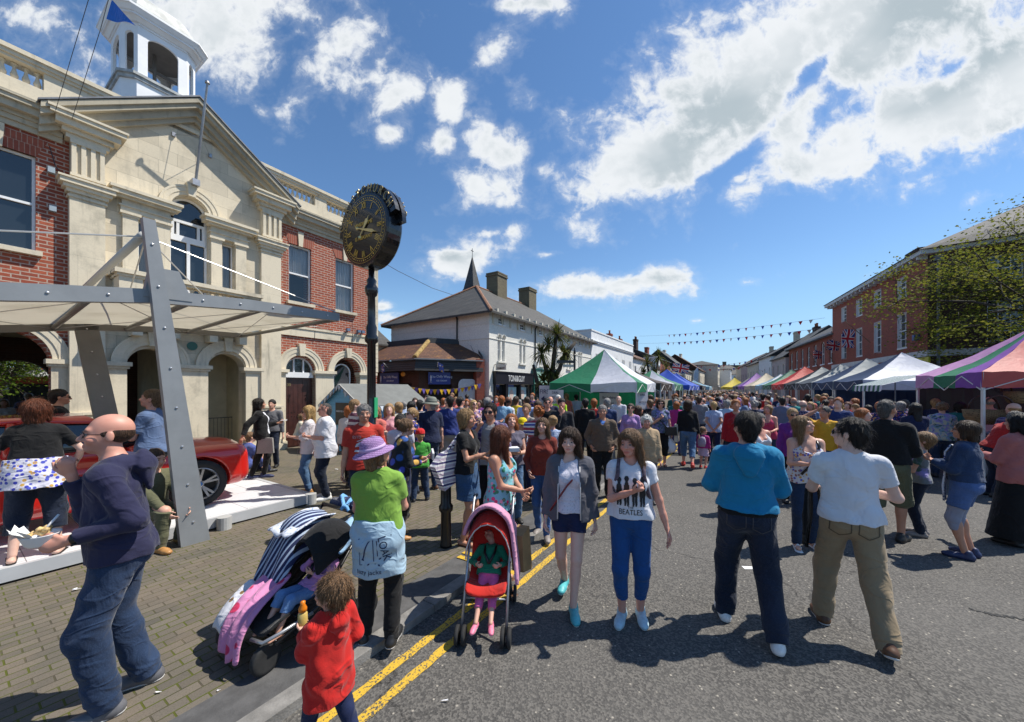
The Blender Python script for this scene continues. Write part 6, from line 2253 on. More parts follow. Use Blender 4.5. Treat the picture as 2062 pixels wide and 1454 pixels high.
MBD = plain('board_face',(.60,.58,.60),.6,var=.06)
def board(name,label,loc,rz,w,z0,z1,lines,size,head=None,leg=True):
 t = thing(name,label,'sign',loc,rz)
 MB().box(-w / 2,w / 2,0,.03,z0,z1).build('board',MBD,t)
 mb = MB()
 n = len(lines)
 for i,l in enumerate(lines):
  q = text_mb(l,size,.003,squash=.9)
  q.xf(Matrix.Translation((0,-.006,z1 - (z1 - z0) * (i + .6) / (n + .2))))
  mb.add(q.v,q.f)
 mb.build('lettering',plain('ink',(.03,.03,.09),.6),t)
 if head:
  h = MB().box(-w / 2,w / 2,-.004,.0,z1 - .16,z1).build('sign_header',plain('navy_strip',(.02,.02,.12),.5),t)
  text_mb(head,.15,.003).xf(Matrix.Translation((0,-.01,z1 - .08))).build('header_lettering',M_WPAINT,h)
 if leg:
  b = MB()
  for x in (-w / 2 + .04,w / 2 - .04):
   b.box(x - .02,x + .02,.03,.06,0,z1)
  b.build('post',M_LEAD,t)
 return t
board('arrow_sign','white sign lettered FIRST with an arrow left of the green gazebo',at(1099,14.6),ta + .1,.55,1.25,2.15,['FIRST',''],.24)
ar = MB().prism([(-.2,1.62),(-.06,1.74),(-.06,1.66),(.2,1.66),(.2,1.58),(-.06,1.58),(-.06,1.50)],-.012,0).build('arrow',bpy.data.materials['ink'],[o for o in bpy.data.objects if o.name == 'arrow_sign'][0])
board('price_board','hand lettered special offer board on the corner pole of the green gazebo',gA + gx * .28 - U * .06,ta,.62,1.05,1.98,['DEAL','SPECIAL','ANY 3','PACKS','FOR £8.50'],.13,leg=False)
board('show_banner','white Shows banner with county names hanging inside the green gazebo',gA + gx * 1.75 + U * 1.6,ta,.75,.9,2.02,['','Berkshire','Dorset','Hants',''],.15,head='Shows')
board('notice_board','grey notice sheet on the right pole of the green gazebo',gA + gx * 3.1 + U * 1.2,ta + .9,.5,1.1,1.95,['OPEN','NOTICE','SHEET'],.1,leg=False)
fp = thing('finger_post','black finger post with a ball top and two direction arms above the green gazebo','signpost',at(1157,16.5),0)
b = MB()
b.tube([(0,0,0),(0,0,3.5)],.05,10)
b.lathe([(.05,0),(.09,.03),(.05,.08),(.06,.18),(.02,.3),(.03,.36),(0,.4)],(0,0,3.5),12)
b.lathe([(.05,0),(.10,.04),(.10,.10),(.05,.14)],(0,0,1.0),12)
b.build('post',M_BLACK,fp)
b = MB()
b.box(-.80,-.04,-.03,.03,3.18,3.30)
b.build('direction_arm',M_BLACK,fp)
b = MB()
b.box(-.52,-.04,-.02,.04,3.0,3.11)
b.build('direction_arm',plain('arm_cream',(.45,.44,.40),.5),fp)
ff = thing('feather_flag','tall pale blue feather flag standing among the left stalls','flag',at(1397,44),0)
MB().tube([(0,0,0),(0,0,3.6),(.1,0,4.2),(.5,0,4.6)],.03,6).build('pole',M_WPAINT,ff)
MB().loft([[(-.02 + a,.0,z),(-.02 + a + w_,.05 * math.sin(z * 3),z)] for a,w_,z in ((0,.5,1.4),(0,.55,2.4),(0,.55,3.4),(.1,.5,4.1),(.35,.2,4.55))],False,False).build('cloth',cloth((.42,.55,.66),'dots',(.75,.78,.8),5),ff)
# ---------------------------------------------------------------- town clock on its post
ck = thing('town_clock','black double faced town clock with gold numerals and arched lettering on a tall post','clock',at(748,6.3,PAVE),0)
b = MB()
b.lathe([(.17,0),(.17,.12),(.13,.16),(.12,.75),(.14,.78),(.14,.86),(.075,.92),(.070,2.72),(.105,2.75),(.115,2.82),(.085,2.88),(.09,3.0),(.068,3.06),(.062,3.52),(.09,3.55),(.11,3.62),(.11,3.68),(.07,3.74),(.085,3.80),(.05,3.85),(.05,4.0)],(0,0,0),20)
b.build('post',plain('gloss_black',(.010,.010,.011),.22,var=.1,coat=.4),ck,True)
CA = math.atan2(-U.x,U.y)          # the local -y axis looks back along the street
MG_ = plain('gold_leaf',(.80,.52,.10),.35,.25,var=.12)
hdm = Matrix.Translation((0,0,4.62)) @ Matrix.Rotation(math.atan2(-U.y,-U.x) + R(90),4,'Z')
hdr = bpy.data.objects.new('clock_head',None)
b = MB()
b.lathe([(0,-.15),(.55,-.15),(.60,-.148),(.615,-.12),(.615,.12),(.60,.148),(.55,.15),(0,.15)],(0,0,0),48)
b.xf(hdm @ Matrix.Rotation(R(90),4,'X'))
head = b.build('clock_head',bpy.data.materials['gloss_black'],ck)
for side in (0,1):
 Ms = hdm @ Matrix.Rotation(math.pi * side,4,'Z')
 b = MB()
 for r_,w_ in ((.475,.008),(.555,.004)):
  n = 60
  b.loft([[(rr * math.cos(2 * math.pi * k / n),-.156,rr * math.sin(2 * math.pi * k / n)) for k in range(n)] for rr in (r_,r_ + w_)],False)
 for k in range(60):
  a = 2 * math.pi * k / 60
  s_ = .011 if k % 5 == 0 else .006
  b.box(.515 * math.cos(a) - s_,.515 * math.cos(a) + s_,-.158,-.150,.515 * math.sin(a) - s_,.515 * math.sin(a) + s_)
 for i,nme in enumerate(('XII','I','II','III','IIII','V','VI','VII','VIII','IX','X','XI')):
  q = text_mb(nme,.155,.004,squash=.62)
  q.xf(Matrix.Rotation(R(30 * i),4,'Y') @ Matrix.Translation((0,-.157,.40)))
  b.add(q.v,q.f)
 for txt,z,sz in (('WHERE TIME',.10,.085),('IS PLEASANT',-.13,.085)):
  q = text_mb(txt,sz,.004,squash=.95).xf(Matrix.Translation((0,-.157,z)))
  b.add(q.v,q.f)
 b.xf(Ms).build('dial_marks',MG_,head)
 b = MB()
 for ang,L,w_ in ((38 if side == 0 else 38,.27,.04),(108,.43,.028)):
  q = MB().prism([(-.008,-.12),(.008,-.12),(.012,0),(w_,L * .62),(.008,L * .72),(0,L),(-.008,L * .72),(-w_,L * .62),(-.012,0)],-.008,0)
  q.lathe([(0,-.17),(.03,-.15),(0,-.10)],(0,0,0),8)
  q.xf(Matrix.Translation((0,-.165 - .01 * (L > .3),0)) @ Matrix.Rotation(R(ang),4,'Y'))
  b.add(q.v,q.f)
 b.xf(Ms).build('hands',plain('brass_hand',(.75,.62,.28),.3,.6,var=.05),head)
 b = MB()
 n = 30
 a0,a1 = R(14),R(178)
 ri = [(.60 * math.cos(a0 + (a1 - a0) * k / n),.60 * math.sin(a0 + (a1 - a0) * k / n)) for k in range(n + 1)]
 ro_ = [(.76 * math.cos(a0 + (a1 - a0) * k / n),.76 * math.sin(a0 + (a1 - a0) * k / n)) for k in range(n + 1)]
 for k in range(n):
  b.prism([ri[k],ro_[k],ro_[k + 1],ri[k + 1]],-.10,-.02)
 b.xf(Ms).build('letter_plate',bpy.data.materials['gloss_black'],head)
 word = 'CHRISTCHURCH'
 eb = MB()
 wid = [1,1,1,.55,.9,.8,1,1,1,1,1,1]
 acc = 0
 for i,c in enumerate(word):
  a = 172 - (acc + wid[i] / 2) / sum(wid) * 152
  acc += wid[i]
  q = text_mb(c,.20,.012,squash=.80).xf(Matrix.Rotation(R(90 - a),4,'Y') @ Matrix.Translation((0,-.125,.685)))
  eb.add(q.v,q.f)
 eb.xf(Ms).build('raised_letters',plain('bronze_edge',(.42,.32,.14),.35,.6,var=.2),head)
b = MB()
b.box(.068,.082,-.075,.075,1.46,1.80)
b.build('green_notice',plain('notice_green',(.02,.33,.13),.6,var=.1),ck)
# ---------------------------------------------------------------- bollard,barrier
bl = thing('bollard','black cast iron bollard at the kerb behind the red pushchair','bollard',gp(898,1100,PAVE),0)
b = MB()
b.lathe([(.075,0),(.075,.03),(.066,.06),(.062,.42),(.085,.45),(.088,.50),(.066,.53),(.062,.86),(.078,.88),(.08,.93),(.05,.96),(0,.98)],(0,0,0),20)
b.build('shaft',M_BLACK,bl,True)
br_ = thing('crowd_barrier','grey steel crowd barrier leaning in the shade of the right arch','barrier',loc_du(-13.9,4.25,PAVE),RZ)
b = MB()
b.tube([(-.1,0,.1),(-.1,0,1.0),(.0,0,1.05),(.9,0,1.05),(1.0,0,1.0),(1.0,0,.1),(-.1,0,.1)],.018,6)
for i in range(11):
 b.tube([(-.02 + i * .095,0,.1),(-.02 + i * .095,0,1.04)],.007,5)
b.build('frame',plain('barrier_steel',(.16,.16,.16),.5,.5),br_)
# ---------------------------------------------------------------- display canopy with its mast
CN = thing('display_canopy','curved grey steel and fabric canopy on leaning masts over the display platform','canopy',loc_du(-12.84,0),RZ)
M_GS = plain('grey_steel',(.25,.262,.27),.45,.1,var=.08,vscale=3)
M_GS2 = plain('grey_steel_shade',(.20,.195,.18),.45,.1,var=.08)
cz = [(-4,2.18),(-2.5,2.48),(-1,2.72),(.33,2.93),(1.36,3.11),(2.5,3.21),(3.76,3.25)]
def czf(s):
 return float(np.interp(s,[a for a,_ in cz],[b_ for _,b_ in cz]))
YF,YR = -6.84,-3.07
b = MB()
q = MB()
ss = np.linspace(-4,3.76,24)
for nm,y,mt,hh in (('front_beam',YF,M_GS,(.18,.13)),('rear_beam',YR,M_GS2,(.18,.12))):
 b = MB()
 rows = []
 for s in ss:
  h_ = hh[0] + (hh[1] - hh[0]) * max(0,s) / 3.76
  z = czf(s)
  rows.append([(s,y - .05,z - h_ / 2),(s,y + .05,z - h_ / 2),(s,y + .05,z + h_ / 2),(s,y - .05,z + h_ / 2)])
 b.loft(rows)
 o = b.build(nm,mt,CN)
 if nm == 'front_beam':
  q = MB()
  for s in np.arange(-3.6,3.75,.42):
   q.add(*(lambda g: (g.v,g.f))(MB().lathe([(0,.014),(.012,.01),(.016,0),(0,0)],(0,0,0),8).xf(Matrix.Translation((s,y - .05,czf(s))) @ Matrix.Rotation(R(90),4,'X'))))
  q.build('bolts',plain('bolt_steel',(.6,.6,.6),.3,.8,var=0),o)
def membrane():
 m,nt,b = base_mat('canopy_fabric')
 oc = ocoord(nt)
 n = nd(nt,'ShaderNodeTexNoise',i_Vector=oc,i_Scale=1.4,i_Detail=6.0,i_Roughness=.6).outputs[0]
 col = mixc(nt,ramp(nt,n,.4,.75,0,.6),(.60,.55,.43),(.38,.34,.24))
 nt.links.new(col,b.inputs['Base Color'])
 tr = nd(nt,'ShaderNodeBsdfTranslucent',i_Color=col)
 mx = nd(nt,'ShaderNodeMixShader',i_0=.45,i_1=b.outputs[0],i_2=tr.outputs[0])
 nt.links.new(mx.outputs[0],nt.nodes['Material Output'].inputs[0])
 return m
b = MB()
b.loft([[(s,y,czf(s) + .03) for s in ss] for y in np.linspace(YF + .05,YR - .05,6)],False,False)
b.build('roof_fabric',membrane(),CN,True)
b = MB()
for s0,s1 in ((-3.4,-3.0),(-2.2,-1.9),(-1.0,-.75),(.05,.2),(.9,1.05),(1.75,1.9),(2.6,2.8),(3.76,3.76)):
 b.tube([(s0,YF,czf(s0) - .03),(s1,YR,czf(s1) - .03)],.035,8)
b.build('rib',M_GS2,CN,True)
b = MB()
for s0,s1 in ((-2.2,-.75),(-.75,1.05),(1.05,2.7),(2.7,3.7)):
 b.tube([(s0,YF,czf(s0) - .04),(s1,YR,czf(s1) - .04)],.006,4)
 b.tube([(s1,YF,czf(s1) - .04),(s0,YR,czf(s0) - .04)],.006,4)
top = (1.33,YF - .02,3.80)
for e in ((3.72,YF,czf(3.72) + .09),(-3.6,YF,czf(-3.6) + .12),(3.72,YR,czf(3.72) + .06),(1.9,YR + .2,3.45)):
 b.tube([top,e],.009,5)
b.tube([(1.34,YR,3.65),(-3.4,YR,czf(-3.4) + .1)],.009,5)
b.tube([(1.34,YR,3.65),(3.7,YR,czf(3.7) + .05)],.009,5)
b.build('stay_cable',plain('cable_steel',(.55,.54,.52),.4,.4,var=0),CN)
b = MB()
b.tube([(1.31,YF + .02,3.82),(1.34,YR,3.68)],.045,10)
b.build('strut',plain('strut_paint',(.46,.46,.44),.5,var=.05),CN,True)
MB().box(1.30,1.38,YR - .05,YR + .05,czf(1.3),3.78).build('strut_post',M_GS,CN)
for nm,y,b0,b1,t0,t1,z1 in (('front_mast',YF,1.61,1.90,1.27,1.38,3.98),('rear_mast',YR,1.70,2.02,1.24,1.52,3.3)):
 o = MB().prism([(b0,PAVE),(b1,PAVE),(t1,z1),(t0,z1)],y - .16 if y < -5 else y - .05,y - .06 if y < -5 else y + .05).build(nm,M_GS if y < -5 else M_GS2,CN)
 q = MB()
 for k in range(8):
  f_ = (k + .5) / 8
  s = (b0 + b1) / 2 * (1 - f_) + (t0 + t1) / 2 * f_
  q.add(*(lambda g: (g.v,g.f))(MB().lathe([(0,.014),(.012,.01),(.016,0),(0,0)],(0,0,0),8).xf(Matrix.Translation((s,y - (.16 if y < -5 else .05),.1 + f_ * (z1 - .15))) @ Matrix.Rotation(R(90),4,'X'))))
 q.build('bolts',bpy.data.materials['bolt_steel'],o)
MB().prism([(1.30,czf(1.36) - .02),(1.75,czf(1.6) - .02),(1.62,czf(1.5) + .34),(1.36,czf(1.4) + .34)],YF - .058,YF + .055).build('mast_plate',M_GS,CN)
# ---------------------------------------------------------------- display platform and the red car on it
def tile_mat():
 m,nt,b = base_mat('platform_tile')
 oc = ocoord(nt)
 br = nd(nt,'ShaderNodeTexBrick',i_Vector=oc,i_Scale=1.0,offset=0.0)
 for k_,c_ in (('Color1',(.70,.70,.71,1)),('Color2',(.64,.64,.66,1)),('Mortar',(.22,.22,.23,1))):
  br.inputs[k_].default_value = c_
 br.inputs['Mortar Size'].default_value = .004
 br.inputs['Brick Width'].default_value = .5
 br.inputs['Row Height'].default_value = .5
 n = nd(nt,'ShaderNodeTexNoise',i_Vector=oc,i_Scale=4.0,i_Detail=8.0,i_Roughness=.7).outputs[0]
 nt.links.new(mixc(nt,ramp(nt,n,.5,.8,0,.3),br.outputs[0],(.36,.35,.33)),b.inputs['Base Color'])
 b.inputs['Roughness'].default_value = .45
 return m
PF = thing('display_platform','low white tiled display platform with grey edge under the canopy','platform',loc_du(-12.84,0),RZ)
PZ = .215
MB().box(-7,3.40,-6.58,-2.95,PAVE + .03,PZ).build('deck',tile_mat(),PF)
b = MB()
b.box(-7,3.47,-6.64,-6.58,PAVE + .025,PZ + .006)
b.box(3.40,3.47,-6.58,-2.95,PAVE + .025,PZ + .006)
b.build('edge_trim',plain('grey_trim',(.46,.47,.48),.5,var=.06),PF)
for s,y in ((1.2,-6.72),(2.15,-6.72),(3.42,-6.60),(-1.5,-6.72)):
 MB().lathe([(.085,0),(.085,.17),(0,.175)],(s,y,PAVE),16).build('foot',plain('grey_foot',(.42,.42,.41),.5,var=.08),PF)
def fbox(F,c,hs_,r,k=.03,op='u',M=None):
 c = np.array(c,np.float32)
 e = float(np.linalg.norm(hs_)) + k
 sl,g = F.sub(c - np.array(hs_) - k - .05,c + np.array(hs_) + k + .05) if M is None else F.sub(c - e,c + e)
 p = [g[i] - c[i] for i in range(3)]
 q = [np.abs(p[i]) - (hs_[i] - r) for i in range(3)]
 o = np.sqrt(sum(np.maximum(x,0) ** 2 for x in q))
 ins = np.minimum(np.maximum(np.maximum(q[0],q[1]),q[2]),0)
 return F.put(sl,o + ins - r,k,op)
def car(label,loc,rz):
 t = thing('parked_car',label,'car',loc,rz)
 paint = plain('car_red',(.58,.016,.010),.3,.0,var=.04,coat=1.0)
 def shell(ex=0.0,cab=True,low=True):
  F = Field((-2.45,-1.05,.05),(2.45,1.05,1.6),.022)
  if low:
   fbox(F,(-.08,0,.56),(2.20,.88,.33),.20)
   F.el((1.5,0,.70),(.95,.80,.26),.12)
   F.el((-1.6,0,.82),(.75,.80,.24),.12)
   F.el((0,0,.72),(2.0,.90,.22),.1)
  if cab:
   G = Field((-2.45,-1.05,.05),(2.45,1.05,1.6),.022)
   fbox(G,(-.30,0,1.08),(1.45 + ex,.70 + ex,.36 + ex),.26)
   G.plane((1.02 + ex,0,.90),Vector((.62,0,.80)).normalized()[:])
   G.plane((-1.72 - ex,0,.98),Vector((-.5,0,.86)).normalized()[:])
   for sg in (-1,1):
    G.plane((0,sg * (.74 + ex),.95),Vector((0,sg,.32)).normalized()[:])
   h = np.maximum(.05 - np.abs(F.a - G.a),0) / .05
   F.a = np.minimum(F.a,G.a) - h * h * .05 * .25
  for x in (1.40,-1.40):
   for sg in (-1,1):
    F.rc((x,sg * .60,.36),(x,sg * 1.1,.36),.385,.385,.02,op='s')
  F.plane((2.08,0,.6),(1,0,.12))
  F.plane((0,0,.20),(0,0,-1))
  return F
 part_of(shell(),'body',paint,t,1.0)
 G = shell(.008,True,False)
 G.plane((0,0,.98),(0,0,-1))
 G.plane((0,0,1.36),(0,0,1))
 part_of(G,'windows',M_GLASS,t,1.0)
 b = MB()
 for sg in (-1,1):
  b.tube([(1.0,sg * .71,.96),(.35,sg * .655,1.36),(-.2,sg * .64,1.40),(-1.0,sg * .64,1.38),(-1.7,sg * .70,1.0)],.03,6)
  b.tube([(-.28,sg * .66,1.38),(-.33,sg * .735,.98)],.035,6)
 b.build('roof_pillar',paint,t,True)
 tyre,alloy = plain('tyre',(.014,.014,.015),.75,var=.2,vscale=12),plain('alloy',(.55,.55,.56),.3,.8,var=.05)
 for x in (1.40,-1.40):
  for sg in (-1,1):
   w = bpy.data.objects.new('wheel',None)
   q = MB().lathe([(.235,-.10),(.335,-.11),(.352,-.08),(.352,.08),(.335,.11),(.235,.10),(.235,-.10)],(0,0,0),40)
   q.xf(Matrix.Rotation(R(90),4,'X'))
   wo = q.build('wheel',tyre,t,True,(x,sg * .80,.352))
   r_ = MB()
   r_.loft([[(rr * math.cos(2 * math.pi * k / 40),yy,rr * math.sin(2 * math.pi * k / 40)) for k in range(40)] for rr,yy in ((.245,-.10),(.232,-.112),(.222,-.10),(.218,.05))],False)
   for k in range(5):
    for d_ in (-.16,.16):
     a = R(72 * k + 18)
     c0 = Vector((.05 * math.cos(a),-.085,.05 * math.sin(a)))
     c1 = Vector((.225 * math.cos(a + d_),-.102,.225 * math.sin(a + d_)))
     r_.beam(c0,c1,.030,.03,(0,1,0))
   r_.add(*(lambda g: (g.v,g.f))(MB().lathe([(0,.02),(.045,.018),(.06,0),(.06,-.03)],(0,0,0),16).xf(Matrix.Translation((0,-.085,0)) @ Matrix.Rotation(R(90),4,'X'))))
   if sg > 0:
    r_.xf(Matrix.Rotation(math.pi,4,'Z'))
   ri = r_.build('rim',alloy,wo)
   h_ = MB()
   for c_,a0 in (((.02,.12,.45),0),((.65,.65,.66),1)):
    pass
   h_.add(*(lambda g: (g.v,g.f))(MB().lathe([(0,.004),(.030,.003),(.032,0)],(0,0,0),20).xf(Matrix.Translation((0,-.107 * (1 if sg < 0 else -1),0)) @ Matrix.Rotation(R(90 * -sg),4,'X'))))
   h_.build('wheel_badge',plain('badge_blue',(.05,.16,.40),.3,var=0),ri)
   dk = MB().lathe([(0,0),(.215,0)],(0,0,0),24)
   dk.v = [(p[0],.04 * -sg * -1,p[1]) for p in dk.v]
   dk.build('brake_disc',plain('brake',(.05,.05,.05),.5,.5),wo)
 for sg in (-1,1):
  F = Field((1.6,min(sg * .35,sg * .95),.5),(2.4,max(sg * .35,sg * .95),.9),.015)
  F.rc((1.76,sg * .80,.72),(2.07,sg * .58,.67),.075,.07,flat=((0,0,1),1.1))
  part_of(F,'headlight',plain('lamp_glass',(.45,.50,.52),.05,var=.4,vscale=30,coat=.6),t,1.0)
 b = MB()
 for sg in (-1,1):
  b.box(2.05,2.12,sg * .20 - .16,sg * .20 + .16,.52,.66)
 b.box(2.05,2.13,-.55,.55,.27,.38)
 b.build('grille',M_BLACK,t)
 b = MB()
 for sg in (-1,1):
  b.lathe([(0,-.05),(.09,-.03),(.10,.03),(0,.06)],(.72,sg * .92,.98),12,1.0,.9)
 b.build('mirror',paint,t,True)
 return t
car('glossy red saloon car with double spoke wheels parked on the white platform',loc_du(-7.86,.74,PZ),RZ)
# ---------------------------------------------------------------- beach hut stall
HT = thing('beach_hut','light blue boarded beach hut stall with grey roof and pale bunting','hut',loc_du(-11.6,6.83,PAVE),RZ)
HW,HL,HE,HR = 1.9,2.5,1.50,2.08
def boards(name,c):
 m,nt,b = base_mat(name)
 oc = ocoord(nt)
 s = nd(nt,'ShaderNodeSeparateXYZ',i_0=oc)
 f = math_n(nt,'FRACT',math_n(nt,'MULTIPLY',s.outputs[2],9.0))
 n = nd(nt,'ShaderNodeTexNoise',i_Vector=oc,i_Scale=5.0,i_Detail=5.0).outputs[0]
 cc = mixc(nt,ramp(nt,n,.3,.7,0,.3),c,tuple(x * .8 for x in c))
 nt.links.new(mixc(nt,ramp(nt,f,.0,.08,.8,0),cc,tuple(x * .3 for x in c)),b.inputs['Base Color'])
 b.inputs['Roughness'].default_value = .6
 bump(nt,b,f,.6,.012)
 return m
b = MB()
b.add([(0,0,0),(0,-HW,0),(0,-HW,HE),(0,-HW / 2,HR),(0,0,HE),(HL,0,0),(HL,-HW,0),(HL,-HW,HE),(HL,-HW / 2,HR),(HL,0,HE)],
  [(4,3,2,1,0),(5,6,7,8,9),(0,5,9,4),(1,2,7,6)])
b.build('wall',boards('hut_blue',(.17,.47,.72)),HT)
b = MB()
o_ = .16
sl = (HR - HE) / (HW / 2)
for sg in (-1,1):
 e = -HW / 2 + sg * (HW / 2 + o_)
 ze = HE - o_ * sl
 b.add([(-.12,e,ze),(HL + .12,e,ze),(HL + .12,-HW / 2,HR),(-.12,-HW / 2,HR),(-.12,e,ze + .04),(HL + .12,e,ze + .04),(HL + .12,-HW / 2,HR + .04),(-.12,-HW / 2,HR + .04)],
   [(0,1,2,3),(7,6,5,4),(0,4,5,1),(0,3,7,4),(1,5,6,2)])
b.build('roof',plain('roof_felt',(.16,.165,.155),.9,var=.12,bmp=.3,bscale=120),HT)
b = MB()
for sg in (-1,1):
 e = -HW / 2 + sg * (HW / 2 + o_)
 b.beam((-.13,e,HE - o_ * sl - .02),(-.13,-HW / 2,HR - .02),.03,.11)
b.build('barge_board',plain('grey_wood',(.36,.35,.33),.7,var=.15),HT)
b = MB()
b.box(-.03,-.005,-HW / 2 - .34,-HW / 2 + .34,.82,1.52)
sg_ = b.build('sign_board',plain('sign_black',(.025,.025,.028),.5,var=.1),HT)
q = text_mb('HARBOUR HOTEL',.085,.003,squash=.85)
q.xf(Matrix.Translation((-.036,-HW / 2,1.25)) @ Matrix.Rotation(R(-90),4,'Z')).build('sign_lettering',M_WPAINT,sg_)
BC = (cloth((.66,.70,.74)),cloth((.20,.42,.68)))
for i in range(17):
 x0 = -.12 + i * .16
 y = -HW - o_ - .02
 z = HE - o_ * sl + .02
 MB().add([(x0,y,z),(x0 + .13,y,z),(x0 + .065,y - .03,z - .17)],[(0,1,2)]).build('pennant',BC[i % 2],HT)
for i in range(7):
 for sg in (-1,1):
  f0 = i / 7
  y0,y1 = -HW / 2 + sg * f0 * (HW / 2 + o_),-HW / 2 + sg * (f0 + .11) * (HW / 2 + o_)
  z0,z1 = HR - abs(y0 + HW / 2) * sl,HR - abs(y1 + HW / 2) * sl
  MB().add([(-.16,y0,z0),(-.16,y1,z1),(-.17,(y0 + y1) / 2,min(z0,z1) - .13)],[(0,1,2)]).build('pennant',BC[i % 2],HT)
# ---------------------------------------------------------------- trees,palms
def leaf_mat(name,c,c2):
 m,nt,b = base_mat(name)
 oc = ocoord(nt)
 n = nd(nt,'ShaderNodeTexNoise',i_Vector=oc,i_Scale=5.0,i_Detail=3.0).outputs[0]
 col = mixc(nt,ramp(nt,n,.35,.65),c,c2)
 nt.links.new(col,b.inputs['Base Color'])
 b.inputs['Roughness'].default_value = .8
 b.inputs['Specular IOR Level'].default_value = .15
 tr = nd(nt,'ShaderNodeBsdfTranslucent',i_Color=col)
 mx = nd(nt,'ShaderNodeMixShader',i_0=.35,i_1=b.outputs[0],i_2=tr.outputs[0])
 nt.links.new(mx.outputs[0],nt.nodes['Material Output'].inputs[0])
 return m
M_BARK = plain('bark',(.06,.048,.036),.9,var=.3,vscale=9,bmp=.6,bscale=30)
M_LEAF = leaf_mat('spring_leaf',(.15,.185,.022),(.26,.245,.04))
def leaves_np(P,size,rg,name,m,root,droop=.5):
 """one small folded-looking leaf face at each point"""
 n = len(P)
 a = rg.uniform(0,2 * np.pi,n)
 d = np.stack([np.cos(a),np.sin(a),rg.uniform(-1.0,.5,n) * droop],1)
 d /= np.linalg.norm(d,axis=1)[:,None]
 r = rg.normal(size=(n,3))
 w = np.cross(d,r)
 w /= np.linalg.norm(w,axis=1)[:,None]
 s = size * rg.uniform(.6,1.3,n)[:,None]
 v = np.stack([P,P + d * s * .5 + w * s * .36,P + d * s,P + d * s * .5 - w * s * .36],1).reshape(-1,3)
 return mesh_obj(name,v,np.arange(4 * n,dtype=np.int32).reshape(n,4),m,root)
def tree(label,loc,H,base,spread,nl,leaf,seed,m=None,pull=(0,0,0),group=None,name='street_tree',dens=1.0,trunk_r=.16):
 t = thing(name,label,'tree',loc,0,group)
 rg = np.random.RandomState(seed)
 mb = MB()
 tips = []
 trunk = [Vector((0,0,0)),Vector((.05,.03,base * .5)),Vector((0,.05,base))]
 mb.tube(trunk,[trunk_r,trunk_r * .8,trunk_r * .7],8)
 def grow(p,d,L,r,lev):
  pts = [p]
  for i in range(4):
   d = (d + Vector(rg.normal(size=3)) * .17 + Vector(pull) * .06 + Vector((0,0,.05 if lev < 2 else -.10))).normalized()
   pts.append(pts[-1] + d * L / 4)
  mb.tube(pts,[r,r * .85,r * .7,r * .55,r * .4],5 if lev else 7)
  if lev >= 2:
   for q in pts[1:]:
    tips.append(q)
  if lev < 3:
   k = [7,5,4][lev]
   for i in range(k):
    f = rg.uniform(.35,1.0)
    q = pts[min(int(f * 4),3)].lerp(pts[min(int(f * 4) + 1,4)],f * 4 % 1)
    s = Vector(rg.normal(size=3))
    s.z *= .6
    grow(q,(d * .55 + s.normalized() * .85).normalized(),L * rg.uniform(.45,.7),r * .5,lev + 1)
 for i in range(5):
  a = 2 * math.pi * i / 5 + rg.uniform(-.4,.4)
  grow(trunk[-1],Vector((math.cos(a) * spread,math.sin(a) * spread,1.0)).normalized(),(H - base) * .62,trunk_r * .5,0)
 mb.build('trunk',M_BARK,t,True)
 T = np.array([tuple(q) for q in tips])
 idx = rg.randint(0,len(T),int(nl))
 clump = rg.uniform(0,1,len(T)) ** 1.5
 keep = rg.uniform(0,1,len(idx)) < (.25 + clump[idx]) * dens
 P = T[idx[keep]] + rg.normal(size=(int(keep.sum()),3)) * np.array((.20,.20,.16)) * leaf / .08
 leaves_np(P,leaf,rg,'crown',m or M_LEAF,t)
 return t
tree('sparse yellow green spring tree at the right edge in front of the brick house',(24.3,14.0,0),11.8,2.8,1.05,50000,.12,11,pull=(-.7,-.2,.1),trunk_r=.22)
tree('leafy green tree in the square seen through the left town hall arch',loc_du(-31,1.6,0),6.5,2.0,1.0,16000,.13,5,m=leaf_mat('lime_leaf',(.07,.12,.015),(.13,.19,.02)))
M_LF = leaf_mat('far_leaf',(.05,.075,.012),(.095,.12,.02))
for i,(px,Y,H,lb) in enumerate(((1499,150,12.5,'big bright green round tree closing the end of the street'),(1522,158,11.8,'green tree right of the round one at the street end'),(1470,170,9.5,'low dark green tree half hidden behind far roofs'),(1452,165,8.5,'small green tree left of the far flat roofed block'))):
 t = thing('far_tree',lb,'tree',at(px,Y),0,'trees closing the street')
 rg_ = np.random.RandomState(i)
 MB().tube([(0,0,0),(0,0,H * .6)],.3,6).build('trunk',M_BARK,t)
 nb = 90
 r_ = H * .42
 c = rg_.normal(size=(nb,3))
 c /= np.linalg.norm(c,axis=1)[:,None]
 c = c * (r_ * rg_.uniform(.45,1.0,nb)[:,None]) * (1.15,1.0,.8) + (0,0,H * .62)
 P = c[rg_.randint(0,nb,9000)] + rg_.normal(size=(9000,3)) * .55
 leaves_np(P,.5,rg_,'crown',M_LF,t)
